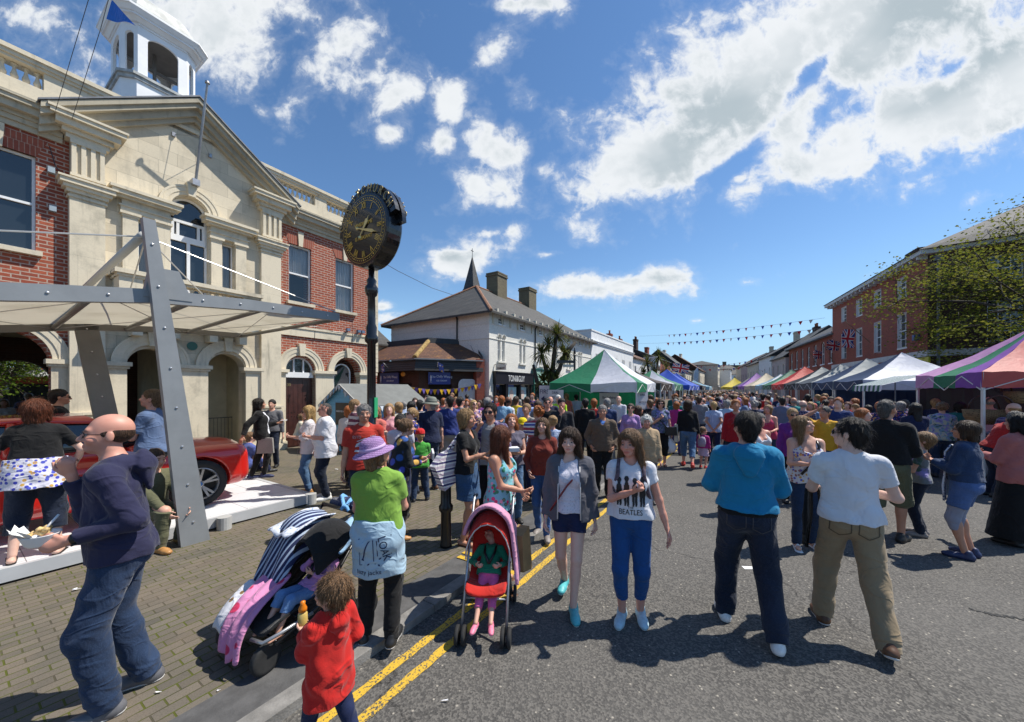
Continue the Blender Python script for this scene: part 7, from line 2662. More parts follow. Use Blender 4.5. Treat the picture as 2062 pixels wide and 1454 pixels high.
def palm(label,loc,heads,trunks,seed):
 t = thing('cabbage_palm',label,'palm tree',loc,0,'cabbage palms by the kerb')
 rg_ = np.random.RandomState(seed)
 mb = MB()
 for q in trunks:
  mb.tube(q,[.16] + [.12] * (len(q) - 2) + [.07],8)
 mb.build('trunk',M_BARK,t,True)
 b = MB()
 for hx,hy,hz,hr in heads:
  for k in range(95):
   a,e = rg_.uniform(0,6.28),rg_.uniform(-.9,1.5)
   d = Vector((math.cos(a) * math.cos(e),math.sin(a) * math.cos(e),math.sin(e)))
   L = hr * rg_.uniform(.75,1.15)
   w = d.cross(Vector((0,0,1)) if abs(d.z) < .95 else Vector((1,0,0))).normalized() * .032
   p0 = Vector((hx,hy,hz))
   p1,p2 = p0 + d * L * .55 - Vector((0,0,.06 * L)),p0 + d * L - Vector((0,0,.42 * L * math.cos(e)))
   n = len(b.v)
   b.v += [tuple(p0 - w * .6),tuple(p0 + w * .6),tuple(p1 + w),tuple(p1 - w),tuple(p2)]
   b.f += [(n,n + 1,n + 2,n + 3),(n + 3,n + 2,n + 4)]
 b.build('crown',leaf_mat('palm_leaf_%d' % seed,(.035,.055,.012),(.14,.14,.035)),t)
q = at(1108,19.5)
palm('tall cabbage palm with several spiky heads in front of the white painted house',q,[(.35,0,4.9,.95),(-.45,.1,3.9,.85),(.75,0,3.9,.95),(-.1,.1,4.4,.7),(-.35,0,2.4,.9),(.3,0,2.3,.9),(.0,0,3.0,.8)],
  [[(0,0,0),(.0,0,1.2),(.1,0,2.6),(.2,0,3.8),(.35,0,4.9)],[(.05,0,2.2),(-.2,.05,3.0),(-.45,.1,3.9)],[(.1,0,2.4),(.5,0,3.1),(.75,0,3.9)],[(-.05,0,1.6),(-.7,0,2.4),(-.9,0,3.3)],[(.75,0,3.5),(1.0,0,4.1),(1.35,0,4.5)]],1)
q = at(1315,36.0)
palm('smaller cabbage palm beyond the green gazebo by the terraced houses',q,[(-.6,0,4.6,1.1),(.55,0,5.2,1.2),(1.3,0,4.0,1.1),(.1,0,3.6,1.1),(.8,0,3.0,1.1),(-.9,0,3.6,.9)],
  [[(0,0,0),(.1,0,2.0),(.55,0,5.2)],[(.05,0,1.8),(-.6,0,4.6)],[(.2,0,2.2),(1.3,0,4.0)]],2)
# ---------------------------------------------------------------- bunting,flags,wires
FLAGC = {'r': cloth((.55,.02,.03)),'w': cloth((.55,.50,.46)),'b': cloth((.03,.07,.42)),'y': cloth((.72,.42,.02)),'p': cloth((.13,.09,.36))}
M_CORD = plain('cord',(.25,.25,.26),.8,var=0)
def bunting(label,A,B,sag,n,cols_,size,f0=0.0,f1=1.0,group=None,seed=0,cord=.012):
 A,B = Vector(A),Vector(B)
 t = thing('bunting',label,'bunting',A,0,group)
 rg_ = random.Random(seed)
 def pt(f):
  p = (B - A) * f
  p.z -= sag * 4 * f * (1 - f)
  return p
 MB().tube([pt(i / 24) for i in range(25)],cord,4).build('cord',M_CORD,t)
 d = (B - A)
 d.z = 0
 d.normalize()
 side = Vector((-d.y,d.x,0))
 for i in range(n):
  p = pt(f0 + (f1 - f0) * (i + .5) / n)
  tw = rg_.uniform(-.5,.5)
  e = (d * math.cos(tw) + side * math.sin(tw)) * size * .5
  sw = side * rg_.uniform(-.3,.3) * size
  v = [-e,e,e * .5 + Vector((0,0,-size * .55)) + sw * .5,Vector((0,0,-size * 1.1)) + sw,-e * .5 + Vector((0,0,-size * .55)) + sw * .5]
  o = mesh_obj('pennant',v,[(0,4,3,2,1)],FLAGC[cols_[i % len(cols_)]],t)
  o.location = p
bunting('upper string of red, white and blue pennants across the street',at(1287,55,2 + (784 - 677) / 740 * 55),at(1662,33.6,2 + (784 - 640) / 740 * 33.6),.3,20,'rwb',.34,.22,.97,seed=1)
bunting('lower string of red, white and blue pennants across the street',at(1287,52,2 + (784 - 692) / 740 * 52),at(1662,34,2 + (784 - 660) / 740 * 34),.3,20,'rwb',.34,.20,.96,seed=2)
bunting('distant upper string of little pennants',at(1400,92,2 + (784 - 737) / 740 * 92),at(1545,70,2 + (784 - 718) / 740 * 70),.6,14,'brwbr',.5,seed=3,cord=.015)
bunting('distant lower string of little pennants',at(1400,90,2 + (784 - 740) / 740 * 90),at(1540,72,2 + (784 - 728) / 740 * 72),.9,14,'rwb',.5,seed=4,cord=.015)
bunting('yellow and purple pennant string sagging below the ice cream shop fascia',at(812,19.0,2 + (784 - 776) / 740 * 19),at(968,20.6,2 + (784 - 772) / 740 * 20.6),.28,22,'yp',.26,seed=5,cord=.008)
def union_mat():
 m,nt,b = base_mat('union_flag_cloth')
 tc = nd(nt,'ShaderNodeTexCoord')
 s = nd(nt,'ShaderNodeSeparateXYZ',i_0=tc.outputs['Object'])
 x = math_n(nt,'SUBTRACT',math_n(nt,'DIVIDE',s.outputs[0],1.3),.5)
 z = math_n(nt,'SUBTRACT',math_n(nt,'DIVIDE',s.outputs[2],.75),.5)
 ax_,az_ = math_n(nt,'ABSOLUTE',x),math_n(nt,'ABSOLUTE',z)
 dg = math_n(nt,'ABSOLUTE',math_n(nt,'SUBTRACT',ax_,az_))
 c = mixc(nt,math_n(nt,'LESS_THAN',dg,.13),(.02,.03,.20),(.70,.70,.70))
 c = mixc(nt,math_n(nt,'LESS_THAN',dg,.05),c,(.50,.02,.03))
 for w_,cc in ((.17,(.70,.70,.70)),(.10,(.50,.02,.03))):
  k = math_n(nt,'MAXIMUM',math_n(nt,'LESS_THAN',ax_,w_ * .58),math_n(nt,'LESS_THAN',az_,w_))
  c = mixc(nt,k,c,cc)
 nt.links.new(c,b.inputs['Base Color'])
 b.inputs['Roughness'].default_value = .8
 return m
M_UN = union_mat()
def union_flag(label,px,py,Y,rz,sc=1.0,tilt=25):
 t = thing('union_flag',label,'flag',at(px,Y,2 + (784 - py) / 740 * Y),rz,'union flags on wall poles')
 b = MB()
 b.tube([(0,0,-1.3 * sc),(0,0,.86 * sc)],.022 * sc,6)
 p_ = b.build('pole',plain('pole_wood',(.20,.12,.07),.6),t)
 p_.rotation_euler = (0,R(-tilt),0)
 v,f = [],[]
 nx,nz = 14,6
 for i in range(nx + 1):
  for j in range(nz + 1):
   x,z = 1.3 * i / nx,.75 * j / nz
   v.append((x,.10 * math.sin(x * 6 + z * 2) * x,z))
 f = [(i * (nz + 1) + j,(i + 1) * (nz + 1) + j,(i + 1) * (nz + 1) + j + 1,i * (nz + 1) + j + 1) for i in range(nx) for j in range(nz)]
 o = mesh_obj('cloth',v,f,M_UN,t,True)
 o.scale = (sc,sc,sc)
 o.rotation_euler = (0,R(40 - tilt),0)
 return t
union_flag('union flag on a slanting pole between the middle windows of the brick town house',1722,664,24.5,R(170),.95,-45)
union_flag('union flag at the near end of the lower brick house',1664,704,31.0,R(10),1.1,35)
union_flag('union flag left of the other one on the lower brick house',1638,722,34.0,R(20),1.0,40)
union_flag('small distant union flag above the far right stalls',1543,757,62,R(0),1.4,40)
union_flag('tiny union flag over the blue gazebos on the left',1352,748,50,R(-20),1.6,30)
union_flag('far union flag leaning out near the white fronted house',1567,728,58,R(0),1.5,40)
WR = plain('wire',(.05,.055,.065),.6,var=0)
def wire(label,pts,r=.006,nm='overhead_wire'):
 tag(MB().tube(pts,r,5).build(nm,WR),label,'wire','overhead wires')
wpts = lambda l: [at(px,Y,2 + (784 - py) / 740 * Y) for px,py,Y in l]
wire('thin wire rising from the left pediment corner past the lantern tower',wpts([(112,222,7.6),(145,110,7.0),(178,0,6.4),(200,-80,6.0)]),.005)
wire('thin wire carrying the blue pennant left of the lantern tower',wpts([(145,240,7.8),(202,60,6.8),(218,0,6.4),(240,-80,6.0)]),.005)
wire('drooping black cable from the town hall corner to the white painted house',wpts([(757,520,15.2),(800,545,17),(870,580,19),(960,610,21.4)]),.012)
wire('thin cable running down the end wall of the white painted house to the brown shop',wpts([(855,640,25),(910,655,23.6),(945,690,22.6),(962,726,21.9)]),.010)
bp_ = thing('blue_pennant','large plain blue pennant on the wire in front of the lantern tower','pennant',at(216,6.55,2 + (784 - 44) / 740 * 6.55),0)
e0,e1,e2 = wpts([(214,38,6.55),(222,-4,6.4),(271,50,6.5)])
o0 = Vector(bp_.location)
n = 10
v = []
for i in range(n + 1):
 f = i / n
 a,c = e0.lerp(e2,f),e1.lerp(e2,f)
 v += [a - o0 + Vector((0,.03 * math.sin(f * 6),0)),c - o0 + Vector((0,.03 * math.sin(f * 6 + 1),0))]
mesh_obj('cloth',v,[(2 * i,2 * i + 2,2 * i + 3,2 * i + 1) for i in range(n)],cloth((.03,.17,.70)),bp_)
# ---------------------------------------------------------------- people: wardrobe
W = lambda c,k='plain',c2=(.8,.8,.8),s=1.0: cloth(c,k,c2,s)
JEAN,JEAND,JEANL = W((.013,.028,.064),'denim'),W((.008,.013,.028),'denim'),W((.06,.12,.22),'denim')
BLK,WHT,NVY = W((.010,.010,.011)),W((.66,.66,.70)),W((.013,.020,.062))
GRY,KHA,OLV = W((.20,.20,.21)),W((.29,.215,.13)),W((.11,.11,.062))
RED,PNK,TEAL,PBL,YEL = W((.42,.02,.018)),W((.62,.30,.34)),W((.02,.16,.16)),W((.30,.45,.62)),W((.62,.45,.03))
PUR,BRN,CORAL,MAG,LIL,BEI = W((.16,.025,.20)),W((.12,.085,.06)),W((.60,.16,.13)),W((.42,.03,.20)),W((.38,.22,.45)),W((.42,.30,.18))
GRN,STEEL,CREAM = W((.07,.34,.05)),W((.13,.19,.32)),W((.60,.55,.45))
STRN,STRM,TRI = W((.015,.02,.06),'stripe',(.55,.56,.6),11),W((.10,.02,.05),'stripe',(.4,.36,.38),9),W((.45,.06,.08),'tricolour',(.06,.08,.30),8)
CHK,FLO,PLB = W((.06,.04,.12),'plaid',(.30,.27,.36),14),W((.20,.48,.55),'floral',(.60,.05,.16),22),W((.50,.56,.68),'plaid',(.16,.24,.46),30)
TIE,DOT,NFL = W((.45,.46,.36),'tiedye',(.16,.30,.42),12),W((.60,.60,.66),'dots',(.05,.06,.22),24),W((.02,.025,.12),'blobs',(.42,.12,.18),26)
RDK,PLN = W((.20,.028,.022)),W((.030,.032,.075),'plaid',(.26,.24,.34),22)
def T(m,kind='tee',hem=.93,**k):
 return dict(m=m,kind=kind,hem=hem,**k)
def Bt(m,kind='jeans',**k):
 return dict(m=m,kind=kind,**k)
def P(label,px,py,H,rel,top,bot,hair='short',hc='brown',z=0.0,**k):
 """rel: facing relative to the line of sight, 0 = seen from behind, 90 = facing left, 180 = facing the viewer"""
 l = gp(px,py,z)
 d = dict(loc=l,f=rel + math.degrees(math.atan2(-l.x,l.y)),H=H,top=top,bot=bot,hair=hair,hc=hc,**k)
 d.setdefault('seed',int(px * 7 + py) % 997)
 return person(label,d,group='people at the street fair')
def held(name,label,J,hand_,mb_parts,off=(0,0,0),rot=None,cat=None,group=None):
 """something carried: a thing of its own at the hand"""
 M = J['M'] @ Matrix.Translation(Vector((J['pal' + hand_] + np.array(off)) * J['sc']))
 t = thing(name,label,cat or name.split('_')[-1],M.translation,0,group)
 r = M.to_euler().z + (rot or 0)
 t.rotation_euler = (0,0,r)
 for n,m,mb in mb_parts:
  mb.build(n,m,t,n not in ('sheet','lid'))
 return t
def decal(mb,J,part,c,name,m,back=False,off=.004,sc_=1.0):
 """printed marks laid on a garment: shapes in (x, z) pressed on to the cloth around body point c"""
 g = J['parts'][part]
 sgn = -1 if back else 1
 out = []
 for x,y,z in mb.v:
  p = Vector((c[0] - sgn * x,c[1] + sgn * .5,c[2] + z)) * J['sc']
  ok,hit,nrm,_ = g.ray_cast(p,Vector((0,-sgn,0)))
  out.append(hit + Vector((0,sgn * off,0)) if ok else Vector((c[0] - sgn * x,c[1] + sgn * .12,c[2] + z)) * J['sc'])
 o = mesh_obj(name,out,mb.f,m,g)
 return o
def grid_shape(poly,n=7):
 """a filled outline cut fine enough to follow the cloth"""
 loops = [[Vector((x,z,0)) for x,z in poly]]
 b = MB()
 xs = [p[0] for p in poly]
 zs = [p[1] for p in poly]
 x0,x1,z0,z1 = min(xs),max(xs),min(zs),max(zs)
 def inside(x,z):
  c = False
  for (ax_,az_),(bx,bz) in zip(poly,poly[1:] + poly[:1]):
   if (az_ > z) != (bz > z) and x < (bx - ax_) * (z - az_) / (bz - az_) + ax_:
    c = not c
  return c
 nx = n * 3
 for i in range(nx):
  for j in range(nx):
   a,c = x0 + (x1 - x0) * (i + .5) / nx,z0 + (z1 - z0) * (j + .5) / nx
   if inside(a,c):
    hx,hz = (x1 - x0) / nx / 2,(z1 - z0) / nx / 2
    b.add([(a - hx,0,c - hz),(a + hx,0,c - hz),(a + hx,0,c + hz),(a - hx,0,c + hz)],[(3,2,1,0)])
 return b
def tube_on(J,pts,r,name,m,body=True):
 """straps and the like"""
 b = MB()
 b.tube([Vector(np.array(p) * J['sc']) for p in pts],r * J['sc'],6)
 return b.build(name,m,J['root'],True)
PV = PAVE
NEAR = .006
PRINT_K,PRINT_W = plain('print_black',(.02,.02,.022),.8,var=0),plain('print_white',(.6,.6,.6),.8,var=0)
# ---- bald man with the bowl
_,J = P('bald man in glasses and navy hooded sweatshirt facing left and eating from a white bowl',246,1412,1.79,80,T(W((.024,.024,.060)),'long',.90,hood=1,loose=.8,th=.016,fold=.005),Bt(JEAN,flare=1.3,th=.020,fold=.0035),'bald','brown',PV,res=NEAR,
   arms=(((.03,.17,1.41),(.3,.0,-1),.95),((.20,.15,1.10),(.3,-.9,-.6),.7)),legs=((.11,-.06,0),(.10,.08,0)),g=.91,belly=1,skin='pink',specs=1,shoe='grey',head=(8,-8,0),lean=5,stubble=.55,scalp=.9)
b = MB().lathe([(.045,0),(.055,.01),(.075,.06),(.078,.065),(.070,.06),(.05,.015),(0,.012)],(0,0,0),20)
f_ = MB()
rg = random.Random(4)
for i in range(16):
 a,r_ = rg.uniform(0,6.28),rg.uniform(0,.05)
 f_.lathe([(0,-.014),(.014,-.006),(.016,.004),(0,.014)],(r_ * math.cos(a),r_ * math.sin(a),.062 + rg.uniform(0,.03)),6)
w_ = MB()
for i in range(6):
 a = .8 + i * .35
 w_.add([(.05 * math.cos(a),.05 * math.sin(a),.05),(.11 * math.cos(a),.11 * math.sin(a),.10 + .02 * (i % 2)),(.10 * math.cos(a + .5),.10 * math.sin(a + .5),.09),(.05 * math.cos(a + .5),.05 * math.sin(a + .5),.05)],[(0,1,2,3)])
w_.tube([(.0,0,.06),(.02,-.06,.15)],.006,5)
held('food_bowl','white takeaway bowl of noodles with paper napkin held by the bald man',J,'l',[('bowl',plain('foam_white',(.74,.74,.75),.5,var=.03),b),('noodles',plain('noodles',(.60,.42,.18),.6,var=.4,vscale=50),f_),('napkin',plain('napkin',(.74,.74,.74),.8,var=.05),w_)],(0,.03,.0),cat='bowl')
b = MB().lathe([(.027,-.012),(.029,0),(.027,.012)],(0,0,0),14)
wr,el = J['wrl'],J['ell']
q = Vector(wr - el).normalized().to_track_quat('Z','Y').to_matrix().to_4x4()
b.box(-.018,.018,-.036,-.026,-.016,.016)
b.xf(Matrix.Translation(Vector((wr * .93 + el * .07) * J['sc'])) @ q)
b.build('wristwatch',M_BLACK,J['root'],True)
# ---- boy in the red coat
_,J = P('small boy in a hooded red coat seen from behind at the bottom edge',664,1515,.96,35,T(W((.50,.018,.014)),'coat',.52,hood=1,loose=1.2,th=.035,flare=1.25,fold=.010),Bt(NVY),'short','mid',.03,res=NEAR,hs=1.42,arms=(((.24,.12,.95),(.6,-1,-.2),.6),((.08,.30,1.22),(.7,-.5,-.7),.8)),legs='walk2',
   shoe='blue',head=(22,-12,0),hth=.024,fringe=(.120,1.585,.0))
b = MB().lathe([(.0,0),(.024,0),(.026,.02),(.024,.075),(.012,.085)],(0,0,0),14)
c = MB().lathe([(.013,.083),(.022,.088),(.022,.105),(.012,.125),(.014,.14),(0,.145)],(0,0,0),12)
held('bubble_bottle','little bottle with an orange cap held up by the red coated boy',J,'l',[('bottle',plain('yellow_liquid',(.55,.40,.12),.15,var=.2),b),('cap',plain('orange_cap',(.70,.20,.01),.3,var=.1),c)],(0,.02,-.05),cat='bottle')
# ---- woman with the lilac hat
_,J = P('woman in lilac sun hat, lime green top and pale blue sweater tied at her waist',762,1290,1.56,-14,T(W((.20,.36,.055)),'tee',.95,sleeve=.62,loose=.6),Bt(BLK,flare=1.2),'bob','mid',PV,res=NEAR,fem=1,g=1.04,arms=('hold',((.10,.30,1.12),(.8,-.6,-.6),.7)),
   legs=((.12,-.02,0),(.12,.05,0)),head=(-52,-14,0),skin='pink',specs=1,hth=.004,hatted=1,extra=({'name': 'tied_sweater','on': 'bot','m': W((.36,.50,.60)),'kind': 'skirt','hemz': .60,'w': .235,'th': .040,'fold': .007},))
hat(J,brick_mat('woven_hat',(.44,.26,.50),(.36,.21,.43),(.22,.12,.27),.02,.012,.002,.1,.5),'brim',plain('hat_ribbon',(.52,.36,.58),.7))
b = MB()
for pl in ([(-.12,.12),(.14,.14),(.14,.135),(-.12,.115)],[(-.12,.12),(-.115,.12),(-.115,-.11),(-.12,-.11)],[(.135,.14),(.14,.14),(.14,-.03),(.135,-.03)],[(-.12,-.105),(.02,-.09),(.02,-.095),(-.12,-.11)],[(0,.12),(.006,.12),(.006,-.07),(0,-.07)],[(.03,.11),(.036,.11),(.036,-.03),(.03,-.03)]):
 b.prism(pl,-.001,.001)
arc = [(-.09 + .07 * (i / 12),-.06 + .17 * math.sin(i / 12 * 1.5)) for i in range(13)]
for (ax_,az_),(bx,bz) in zip(arc,arc[1:]):
 b.prism([(ax_ - .005,az_),(ax_ + .005,az_),(bx + .005,bz),(bx - .005,bz)],-.001,.001)
for (ax_,az_),(bx,bz) in (((-.10,-.06),(.05,-.11)),((-.05,-.10),(.06,-.05))):
 b.prism([(ax_,az_ - .006),(bx,bz - .006),(bx,bz + .006),(ax_,az_ + .006)],-.001,.001)
q = text_mb('LOAK',.085,.001).xf(Matrix.Translation((.085,0,.03)) @ Matrix.Rotation(R(80),4,'Y'))
b.add(q.v,q.f)
q = text_mb('lazy jacks',.055,.001).xf(Matrix.Translation((-.04,0,-.165)))
b.add(q.v,q.f)
J['parts']['tied_sweater'] = J['parts']['tied_sweater']
decal(b,J,'tied_sweater',(.0,0,.83),'sweater_print',plain('print_navy',(.02,.03,.10),.8,var=0),back=True)
# ---- mother with the red pushchair
FL = FLO
_,J = P('woman with long brown hair in a turquoise rose print top behind the red pushchair',1008,1176,1.62,-118,T(FL,'tank',.86,loose=.4),Bt(JEAN,flare=.6),'long','auburn',0,res=NEAR,fem=1,g=1.02,arms=(((-.02,.26,1.06),(1,-.3,-.5),.7),((.02,.27,1.03),(1,-.3,-.5),.7)),legs=((.10,.10,0),(.12,-.05,0)),
   head=(62,2,0),sandal=1,shoe='brown',skin='tan',hlen=.34)
# ---- girl in the grey hoodie
_,J = P('girl with wind blown dark hair in grey hooded jacket, white lace top and navy shorts',1147,1216,1.63,178,T(W((.62,.60,.68),'dots',(.46,.45,.54),60),'tee',.95,sleeve=.3,neck=.07),Bt(NVY,'shorts',len=.42,flare=.6),'long','brown',0,res=NEAR,fem=1,g=.88,arms=(((.24,.05,.82),(.6,-1,0),.45),((.25,.03,.83),(.6,-1,0),.45)),
   legs=((.06,-.20,.05),(.04,.20,0)),shoe='teal',skin='pale',head=(-6,0,0),hlen=.20,hspread=.05,hth=.022,extra=(dict(name='hooded_jacket',m=W((.10,.10,.12)),kind='long',hem=.86,th=.026,open=.095,loose=1.0,hood=1),))
tube_on(J,[J['up'](-.12,-.02,1.44),J['up'](-.11,.10,1.36),J['up'](.02,.165,1.22),J['up'](.13,.15,1.05),J['up'](.19,.08,.94)],.010,'bag_strap',plain('maroon_leather',(.16,.015,.02),.5))
tube_on(J,[J['up'](-.10,.115,1.40),J['up'](-.105,.155,1.2),J['up'](-.11,.165,.90)],.006,'zip',PRINT_W)
tube_on(J,[J['up'](.10,.115,1.40),J['up'](.105,.155,1.2),J['up'](.11,.165,.90)],.006,'zip',PRINT_W)
# ---- girl in the printed tee
_,J = P('girl with long ginger brown hair in white band print tee and bright blue cropped trousers',1270,1247,1.64,180,T(WHT,'tee',.97,sleeve=.42,loose=.8),Bt(W((.012,.065,.21)),len=1.66,th=.008,flare=.2,fold=.003),'long','mid',0,res=NEAR,fem=1,g=1.0,arms=(((-.02,.24,1.25),(1,-.2,-.6),.9),((.33,.04,.82),(.6,-1,0),.35)),legs=((.075,.05,0),(.085,-.02,0)),
   shoe='floral',skin='pink',head=(-20,0,3),hlen=.34,hspread=.06,hth=.020)
b = MB()
for i,x in enumerate((-.10,-.035,.035,.10)):
 h_ = .10 + .012 * (i % 2)
 q = grid_shape([(x - .018,-.11),(x - .004,-.11),(x,-.03),(x + .006,-.11),(x + .02,-.11),(x + .026,.02),(x + .022,.075),(x + .010,h_),(x - .010,h_),(x - .022,.075),(x - .026,.0)],5)
 b.add(q.v,q.f)
 q = grid_shape([(x + .020 * math.cos(a),h_ + .022 + .024 * math.sin(a)) for a in [2 * math.pi * k / 10 for k in range(10)]],4)
 b.add(q.v,q.f)
q = text_mb('BEATLES',.068,.001,squash=.8).xf(Matrix.Translation((.0,0,-.165)))
b.add(q.v,q.f)
q = text_mb('THE',.028,.001).xf(Matrix.Translation((.0,0,-.122)))
b.add(q.v,q.f)
decal(b,J,'top',(0,0,1.20),'shirt_print',PRINT_K)
for sg in (-1,1):
 tube_on(J,[J['up'](sg * .10,-.10,1.44),J['up'](sg * .105,.02,1.478),J['up'](sg * .115,.125,1.36),J['up'](sg * .15,.10,1.2),J['up'](sg * .17,.0,1.12)],.018,'rucksack_strap',plain('patterned_strap',(.10,.07,.09),.8,var=.6,vscale=30))
b = MB()
c = Vector((J['up'](0,-.21,1.22)) * J['sc'])
b.lathe([(.0,-.19),(.10,-.18),(.13,-.1),(.13,.08),(.10,.17),(0,.19)],c,16,1.0,.7)
b.build('rucksack',plain('rucksack_cloth',(.05,.045,.06),.8,var=.4,vscale=12),J['root'],True)
# ---- man in the blue hoodie,man in the white tee
_,J = P('dark haired man in bright blue hooded top and dark jeans walking away',1503,1268,1.81,8,T(W((.010,.19,.36)),'long',.985,hood=1,loose=1.0,th=.018,fold=.006),Bt(JEAND,flare=1.6,th=.020),'short','dark',0,res=NEAR,g=.96,arms=(((.10,.28,1.14),(1,-.5,-.5),.8),((.12,.30,1.12),(1,-.5,-.5),.8)),legs=((.16,-.18,.02),(.14,.14,0)),shoe='w',head=(16,-4,0),sw=.97,extra=({'name': 'belt','on': 'bot','m': BLK,'th': .027,'band': (.0,.045)},))
def pockets(J,m):
 for sg in (-1,1):
  c = [(-.062,.07),(.062,.07),(.062,-.04),(0,-.075),(-.062,-.04),(-.062,.07)]
  b = MB()
  for (ax_,az_),(bx,bz) in zip(c,c[1:]):
   for i in range(6):
    p,q = i / 6,(i + 1) / 6
    x0,z0,x1,z1 = ax_ + (bx - ax_) * p,az_ + (bz - az_) * p,ax_ + (bx - ax_) * q,az_ + (bz - az_) * q
    n_ = Vector((z1 - z0,x0 - x1)).normalized() * .0035
    b.add([(x0 - n_.x,0,z0 - n_.y),(x1 - n_.x,0,z1 - n_.y),(x1 + n_.x,0,z1 + n_.y),(x0 + n_.x,0,z0 + n_.y)],[(0,1,2,3),(3,2,1,0)])
  decal(b,J,'bot',(sg * .085,0,J['piv'][2] - .05),'back_pocket',m,back=True,off=.003)
pockets(J,plain('jean_stitch',(.05,.05,.06),.8,var=0))
_,J2 = P('man in plain white tee and khaki trousers with his jacket over one arm, walking away',1712,1278,1.76,12,T(WHT,'tee',.94,sleeve=.66,loose=.4,fold=.006),Bt(KHA,flare=1.7,th=.016),'short','dark',0,res=NEAR,g=.94,arms=(((.20,.24,1.12),(.8,-.6,-.4),.8),((.10,.34,1.14),(1,-.5,-.6),.85)),legs=((.15,-.24,.03),(.15,.15,0)),
   shoe='brown',head=(48,-2,0),shades=1,sw=.98,skin='pale',twist=8)
pockets(J2,plain('khaki_seam',(.09,.065,.04),.8,var=0))
b = MB()
e,w_ = Vector(J2['ell'] * J2['sc']),Vector(J2['wrl'] * J2['sc'])
rows = []
for i in range(9):
 f = i / 8
 p = e.lerp(w_,.05 + f * .75)
 s_ = .02 * math.sin(i * 2.1)
 rows.append([p + Vector((-.075,-.04 + s_,-.50 + .05 * math.sin(i))),p + Vector((-.07 + s_,-.05,-.25)),p + Vector((-.055,-.03,-.02)),p + Vector((0,0,.055)),p + Vector((.055,.03,-.02)),p + Vector((.08,.04 + s_,-.22)),p + Vector((.085,.05 + s_,-.42 + .04 * math.sin(i * 1.3)))])
b.loft(rows,False,False)
t = thing('folded_jacket','black jacket hanging over the forearm of the man in the white tee','jacket',J2['M'].translation,J2['M'].to_euler().z)
o = b.build('cloth',BLK,t,True)
md = o.modifiers.new('s','SOLIDIFY')
md.thickness = .02
cup = lambda: MB().lathe([(.0,0),(.030,0),(.040,.11),(.038,.11),(.029,.004)],(0,0,0),18)
beer = lambda h: MB().lathe([(.0,.003),(.0285,.003),(.0285 + .010 * h / .11,h),(0,h)],(0,0,0),18)
M_CUP,M_BEER = clear_mat('clear_plastic'),plain('lager',(.55,.25,.03),.1,var=.1)
held('plastic_cup','clear plastic cup of lager held out by the man in the white tee',J2,'l',[('cup',M_CUP,cup()),('drink',M_BEER,beer(.06))],(0,.02,-.03),cat='cup')
# ---- woman facing them
_,J = P('woman with long fair brown hair in white strappy top opposite the two men',1622,1103,1.66,200,T(W((.58,.56,.58),'blobs',(.28,.12,.10),30),'tank',.88),Bt(JEAN,flare=.8),'long','sandy',0,res=NEAR,fem=1,g=1.05,arms=(('hold'),((.02,.30,1.22),(.8,-.3,-.7),.8)),sandal=1,shoe='w',head=(38,-14,0),hlen=.32,legs=((.10,.04,0),(.10,-.06,0)))
tube_on(J,[J['up'](-.10,-.08,1.42),J['up'](-.105,.0,1.455),J['up'](-.11,.11,1.37),J['up'](-.06,.15,1.2),J['up'](.1,.15,1.0)],.016,'bag_strap',M_BLACK)
held('plastic_cup','large clear plastic cup half full of cider held by the woman in the strappy top',J,'r',[('cup',M_CUP,cup()),('drink',M_BEER,beer(.05))],(0,.02,-.03),cat='cup')
MID = .009
_,J = P('tall grey cropped man in black jumper and olive cargo shorts seen from behind',1785,1090,1.86,-12,T(BLK,'long',.98,loose=.9,th=.018,collar=1),Bt(OLV,'shorts',len=1.12,flare=2.2,th=.03),'short','dkgrey',0,res=MID,g=1.04,arms=('fwd','fwd'),legs='step',shoe='k',head=(-14,0,0),hth=.006,skin='tan')
_,J = P('fair haired boy in grey printed tee and dark trousers looking at a phone',1852,1078,1.42,92,T(W((.17,.19,.20),'tiedye',(.20,.22,.24),5),'tee',.93),Bt(JEAND),'short','sandy',0,res=MID,hs=1.14,g=.82,arms=(((.04,.30,1.18),(.8,-.4,-.6),.7),((.06,.30,1.14),(.8,-.4,-.6),.7)),shoe='mix',head=(8,-22,0),hth=.024)
held('phone','dark phone held flat by the boy in the grey tee',J,'l',[('lid',M_BLACK,MB().box(-.035,.035,-.07,.07,0,.010))],(-.02,.04,-.01))
_,J = P('girl in dark denim jacket, denim shorts over grey leggings and spotted scarf',1945,1122,1.62,82,T(W((.016,.035,.085),'denim'),'long',.99,th=.022,collar=1,loose=.8),Bt(W((.26,.27,.34)),len=1.35,th=.006,flare=.2),'bob','brown',0,res=MID,fem=1,g=.98,arms=(((.03,.27,1.2),(.9,-.3,-.7),.8),((.05,.28,1.2),(.9,-.3,-.7),.8)),shoe='navy',head=(-4,-4,0),specs=1,skin='tan',
   extra=({'name': 'denim_shorts','on': 'bot','m': W((.045,.085,.20),'denim'),'kind': 'shorts','len': .62,'th': .022,'flare': 1.0},))
b = MB()
b.loft([[Vector(np.array(J['up'](x,y,z)) * J['sc']) for x in (-.10,-.04,.02)] for y,z in ((.12,1.44),(.17,1.34),(.17,1.1),(.19,.9),(.18,.70))],False,False)
o = b.build('scarf',DOT,J['root'],True)
o.modifiers.new('s','SOLIDIFY').thickness = .015
_,J = P('dark haired woman in dusty pink cardigan and long black skirt at the right edge',2052,1098,1.69,62,T(W((.42,.14,.13)),'long',.84,loose=1,th=.02),Bt(BLK,'longskirt',hemz=.10,w=.30,th=.02),'long','black',0,res=MID,fem=1,g=1.08,arms=(((.12,.16,1.06),(1,-.8,0),.6),'hold'),shoe='k',skin='pink')
